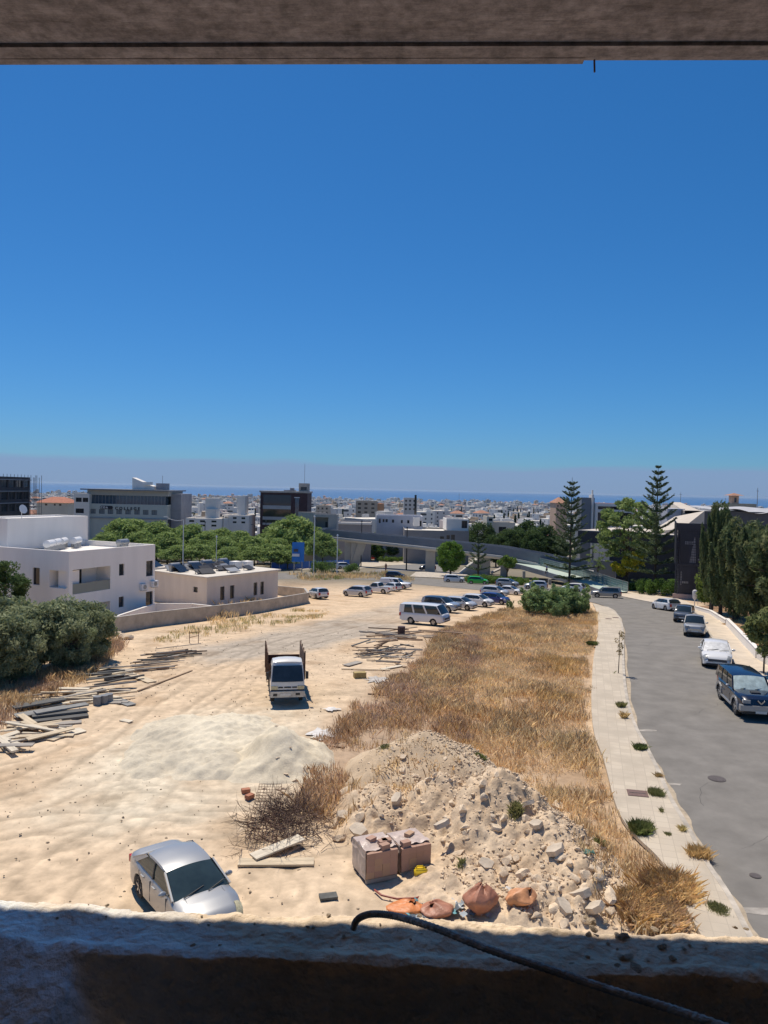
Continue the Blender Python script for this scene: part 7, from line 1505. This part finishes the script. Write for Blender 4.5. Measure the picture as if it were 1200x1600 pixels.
# orange sacks
def sack(label, px, py, sx, sy, sz, m_, seed, neck=True, tip=(0,0,1)):
    p = G(px, py); g = random.Random(seed); gr = []
    n, k = 28, 18
    for j in range(k+1):
        v = j/k; row = []
        for i in range(n+1):
            a = 2*math.pi*(i % n)/n; r = math.sin(math.pi*min(.98, v*.94+.06))**.62
            cx_, cy_ = math.cos(a), math.sin(a); f = 1 + .38*noise.noise(Vector((cx_*1.3+seed, cy_*1.3, v*1.8))) + .10*noise.noise(Vector((cx_*5, cy_*5+seed, v*5)))
            x = cx_*r*sx*f + tip[0]*v**2*.5; y = cy_*r*sy*f + tip[1]*v**2*.5; z = .78*sz*(v**.8)*(1 + .45*noise.noise(Vector((cx_+seed, cy_, 0)))); row.append((x, y, max(0, z)))
        gr.append(row)
    zq = zsurf(p.x, p.y); o = thing('sack', label, 'sack', (p.x, p.y, max(gz(p.y), zq)-.03), g.uniform(0, .4)); MB().grid(gr).build('bag', m_, o, smooth=True)
    tp = Vector((tip[0]*.5, tip[1]*.5, sz*.74)); MB().grid([[tp + Vector((math.cos(a)*q*.08*(1+.3*math.sin(3*a)), math.sin(a)*q*.05, q*.06)) for a in np.linspace(0, 6.283, 11)] for q in (.2, .6, 1.0)]).build('bag_neck', m_, o, smooth=True)
    return o
or1, or2, or3 = mat('orange_plastic', (.66,.235,.075), .5, .22, 4, .9, 10), mat('brown_orange_plastic', (.42,.185,.11), .5, .18, 4, .9, 10), mat('faded_orange', (.62,.29,.13), .5, .3, 4, .9, 10)
sack('torn bright orange sack spilling rubbish, leftmost of the sacks', 630, 1426, .48, .30, .34, or1, 1, tip=(.5,.2,1))
sack('brownish orange sack second from the left beside the torn one', 684, 1430, .46, .36, .42, or2, 2, tip=(-.3,.1,1))
sack('tall pointed reddish-brown sack in the middle of the rubbish', 750, 1430, .45, .36, .85, or2, 3, tip=(.15,.1,1))
sack('full woven orange sack at the right end of the rubbish', 807, 1434, .38, .28, .50, or3, 4, tip=(.6,.05,1))
g = random.Random(77); rubs = [mat('rubbish_%d' % i, c, .6, .2, 5) for i, c in enumerate(((.62,.62,.60), (.30,.34,.36), (.10,.12,.14), (.15,.35,.38), (.45,.42,.36), (.50,.20,.10)))]
rp_ = [];
for i in range(90):
    px, py = (g.uniform(700, 800), g.uniform(1390, 1440)) if i < 62 else (g.uniform(630, 700), g.uniform(1415, 1445)); p = G(px, py); s = g.uniform(.05, .14)
    M3 = Matrix.Rotation(g.uniform(0, 3), 3, 'Z') @ Matrix.Rotation(g.uniform(-.8, .8), 3, 'X')
    mb = MB(); mb.grid([[M3 @ Vector((s*a, s*.8*b, s*.5*noise.noise(Vector((a+i, b, i))))) + Vector((0, 0, s*.4)) for a in (-1,-.4,.3,1)] for b in (-1,-.3,.4,1)])
    o = mb.build('rubbish_scrap', rubs[g.choice((0,0,1,1,2,3,4,5))], loc=(p.x, p.y, gz(p.y)+g.uniform(0,.12)), smooth=True); tag(o, 'crumpled scrap of rubbish among the orange sacks', 'rubbish', 'rubbish scraps among the sacks')
hp = [G(x_, y_) for x_, y_ in ((585,1392),(596,1402),(620,1407),(650,1404),(672,1395),(684,1383),(685,1377))]
tag(MB().tube([Vector((p.x, p.y, gz(p.y)+.03+.03*math.sin(i*1.3))) for i, p in enumerate(hp)], .028, 8).build('hose', mat('red_hose', (.28,.05,.03), .5, .15, 5), smooth=True), 'curved dark red hose piece on the sand above the sacks', 'hose')
p = G(915,1380); sack_ = thing('rag', 'dark green plastic scrap stuck in the lower rubble', 'rag', (p.x, p.y, zsurf(p.x, p.y)+.1)); MB().grid([[(.22*a, .16*b, .08*noise.noise(Vector((a*1.5, b*1.5, 3)))) for a in np.linspace(-1,1,9)] for b in np.linspace(-1,1,7)]).build('sheet', mat('green_rag', (.05,.13,.10), .6, .2, 5), sack_, smooth=True)
# ================================================================== the unfinished building the view is taken from
shell = thing('unfinished_building', 'raw concrete window opening of the unfinished building around the view', 'building', (0, 0, CAMZ), R(-2.35))
shc = mat('sill_mortar', (.44,.395,.33), .97, .28, 7, 1.6, 22, spec=.05, detail=9)
inc = mat('raw_inner_concrete', (.52,.58,.56), .97, .3, 3, 1.5, 9, spec=.05, detail=9)
def sillz(x, y):
    e = (fnoise(x, y, .22, 51, 4)-.5)*.018 + (fnoise(x, y, .05, 52, 3)-.5)*.009 + (fnoise(x, y*.6, .016, 53, 2)-.5)*.006
    return e
xs_ = np.concatenate([np.linspace(-3, -1.0, 60), np.linspace(-1.0, 1.15, 620), np.linspace(1.15, 3, 60)]); ys_ = np.concatenate([np.linspace(.0, .9, 90), np.linspace(.905, 1.56, 230)])
A, B = np.meshgrid(xs_, ys_)
outer = 1.385 + (fnoise(A*1.0, A*0, .5, 60)-.5)*.05 + (fnoise(A, A*0, .06, 61)-.5)*.02 + (fnoise(A, A*0, .02, 64)-.5)*.008
inner = 1.235 + (fnoise(A, A*0, .7, 62)-.5)*.03 + (fnoise(A, A*0, .09, 63)-.5)*.02
z = -.80 + sillz(A, B)
# outer edge rolls off, inner edge drops into the wall; mortar droppings slope away at the left
z -= 3.0*np.clip((B-outer)/.12, 0, 1)**1.0
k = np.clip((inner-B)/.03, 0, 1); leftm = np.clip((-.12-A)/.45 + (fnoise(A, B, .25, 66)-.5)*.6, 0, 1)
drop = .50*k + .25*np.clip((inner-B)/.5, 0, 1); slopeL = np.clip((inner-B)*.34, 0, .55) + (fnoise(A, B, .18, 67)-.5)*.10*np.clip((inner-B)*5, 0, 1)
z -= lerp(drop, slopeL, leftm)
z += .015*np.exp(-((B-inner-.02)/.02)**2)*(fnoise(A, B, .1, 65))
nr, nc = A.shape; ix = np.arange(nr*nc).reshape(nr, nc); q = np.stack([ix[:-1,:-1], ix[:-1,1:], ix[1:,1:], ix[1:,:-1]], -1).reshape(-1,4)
cc = lerp(np.array([.68,.55,.40]), np.array([.24,.40,.50]), np.clip(k*(1-leftm*.55), 0, 1)[..., None]) * (.8 + .4*fnoise(A, B, .05, 68))[..., None]  # inner face's shade painted in: darker, and bluer against the warm bounce light
cc = lerp(cc, np.array([.85,.88,.86]), (.95*np.clip((fnoise(A*.8 + B*.9, B*.6, .35, 69)-.52)*8, 0, 1)*leftm)[..., None])
shc2 = mat('sill_mortar_col', (1,1,1), .97, .18, 9, .8, 40, attr=True, spec=.05, detail=9)
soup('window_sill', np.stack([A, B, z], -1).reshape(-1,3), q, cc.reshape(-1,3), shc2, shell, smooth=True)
MB().box(-3, 3, 1.30, 1.42, -11, -1.05).build('outer_wall', inc, shell)
MB().box(-6, -3.0, 1.25, 1.45, -11, 1.5).build('outer_wall', inc, shell); MB().box(3.0, 6, 1.25, 1.45, -11, 1.5).build('outer_wall', inc, shell)
MB().box(-6, 6, -6, 1.24, -1.85, -1.6).build('floor_slab', inc, shell); MB().box(-6, 6, -6.2, -6, -1.6, 1.5).build('back_wall', inc, shell); MB().box(-6.2, -6, -6, 1.24, -1.6, 1.5).build('side_wall', inc, shell); MB().box(6, 6.2, -6, 1.24, -1.6, 1.5).build('side_wall', inc, shell)
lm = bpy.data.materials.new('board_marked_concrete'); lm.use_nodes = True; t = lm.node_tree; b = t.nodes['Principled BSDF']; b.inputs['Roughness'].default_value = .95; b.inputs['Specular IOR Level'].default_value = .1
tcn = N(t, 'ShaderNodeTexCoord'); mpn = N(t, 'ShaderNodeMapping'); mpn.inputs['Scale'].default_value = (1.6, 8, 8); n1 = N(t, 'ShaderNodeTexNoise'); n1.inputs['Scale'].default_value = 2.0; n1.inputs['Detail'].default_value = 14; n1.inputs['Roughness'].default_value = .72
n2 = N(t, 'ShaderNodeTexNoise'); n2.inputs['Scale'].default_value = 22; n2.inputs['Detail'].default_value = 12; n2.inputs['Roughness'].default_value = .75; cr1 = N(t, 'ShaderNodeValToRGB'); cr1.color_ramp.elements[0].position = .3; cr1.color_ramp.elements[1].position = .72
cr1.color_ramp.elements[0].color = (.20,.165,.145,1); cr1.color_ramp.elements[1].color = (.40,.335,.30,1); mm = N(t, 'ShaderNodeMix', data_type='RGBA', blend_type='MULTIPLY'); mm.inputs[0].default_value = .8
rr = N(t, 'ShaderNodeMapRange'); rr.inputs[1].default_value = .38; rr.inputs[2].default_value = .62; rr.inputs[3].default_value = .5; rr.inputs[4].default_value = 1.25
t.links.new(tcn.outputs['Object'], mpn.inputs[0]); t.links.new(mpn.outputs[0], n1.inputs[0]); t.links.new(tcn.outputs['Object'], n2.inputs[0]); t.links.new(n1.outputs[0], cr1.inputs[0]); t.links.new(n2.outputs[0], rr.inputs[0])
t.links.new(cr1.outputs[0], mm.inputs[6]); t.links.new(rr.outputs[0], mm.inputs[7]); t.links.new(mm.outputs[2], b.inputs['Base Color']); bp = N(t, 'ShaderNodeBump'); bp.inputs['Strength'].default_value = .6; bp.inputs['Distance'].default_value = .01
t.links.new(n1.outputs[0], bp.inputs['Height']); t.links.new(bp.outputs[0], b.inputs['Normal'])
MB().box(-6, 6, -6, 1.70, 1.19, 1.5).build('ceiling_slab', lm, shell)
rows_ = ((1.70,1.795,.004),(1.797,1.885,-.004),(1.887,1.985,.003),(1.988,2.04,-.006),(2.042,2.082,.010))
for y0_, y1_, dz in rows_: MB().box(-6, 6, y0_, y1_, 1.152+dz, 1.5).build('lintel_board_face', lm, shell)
MB().box(-6, .42, 2.045, 2.072, 1.147, 1.161).build('lintel_lip', lm, shell)
p_ = Vector((.452, 2.08, 1.15)); MB().tube([p_ + Vector((0,0,.02)), p_ + Vector((.002,0,-.02))], .0026, 6).build('nail', rustm, shell)
# ribbed steel bar lying over the sill
rp2 = [P(552, 1452, 1.335), P(556, 1440, 1.335), P(566, 1432, 1.33), P(585, 1428, 1.32), P(620, 1432, 1.29), P(680, 1450, 1.22), P(760, 1482, 1.15), P(850, 1512, 1.10), P(960, 1549, 1.05), P(1060, 1580, 1.0), P(1180, 1622, .93)]
def catm(P_, n):
    o = []
    for i in range(len(P_)-1):
        a, b, c, d = P_[max(i-1,0)], P_[i], P_[i+1], P_[min(i+2, len(P_)-1)]
        for k in range(n):
            t = k/n; o.append(.5*((2*b) + (c-a)*t + (2*a-5*b+4*c-d)*t*t + (3*b-a-3*c+d)*t**3))
    return o + [P_[-1]]
path = catm(rp2, 22); rad = [.0054 + (.0010 if i % 2 else 0) for i in range(len(path))]
tag(MB().tube(path, rad, 10).build('rebar', mat('rebar_steel', (.36,.31,.26), .6, .35, 30, .5, 80, metal=.3), smooth=True), 'ribbed steel bar hooked over the mortar sill', 'rebar')
p1 = [P(x_, y_, d_) for x_, y_, d_ in ((1210,1512,1.28),(1170,1510,1.285),(1080,1503,1.30),(1000,1497,1.31))]
tag(MB().tube(catm(p1, 8), [.009]*17 + [.005]*8, 8).build('rebar', _m['rebar_steel'], smooth=True), 'short steel rod end lying on the sill at the right', 'rebar')
g = random.Random(3)
for i in range(60):
    px = g.uniform(0, 1200) if i < 40 else g.gauss(935, 40); x = (px-600)/F*1.35; y = g.uniform(1.25, 1.42); s = g.choice((.002,.003,.004,.006)) if i < 40 else g.uniform(.004, .014)
    o = link('mortar_crumb', stones[g.randrange(7)], None); o.location = Matrix.Rotation(R(-2.35), 3, 'Z') @ Vector((x, y, 0)) + Vector((0, 0, CAMZ-.80 + float(sillz(np.array([x]), np.array([y]))[0]) + s*.4)); o.scale = (s, s, s*.8); o.rotation_euler = (0, 0, g.uniform(0, 6)); o.data = stones[g.randrange(7)]
    tag(o, 'small mortar crumb lying on the rough sill', 'crumb', 'crumbs on the sill')
hz = tag(MB().box(-93000, 93000, -12, 46000, -75, 22).build('haze', None), kind='stuff')
hm_ = bpy.data.materials.new('air_haze'); hm_.use_nodes = True; t = hm_.node_tree; t.nodes.clear(); o_ = N(t, 'ShaderNodeOutputMaterial'); v_ = N(t, 'ShaderNodeVolumePrincipled')
v_.inputs['Color'].default_value = (.62, .80, 1, 1); v_.inputs['Density'].default_value = 2.6e-5; v_.inputs['Anisotropy'].default_value = .3; t.links.new(v_.outputs[0], o_.inputs['Volume'])
hz.data.materials.clear(); hz.data.materials.append(hm_)
print('objects', len(bpy.data.objects))
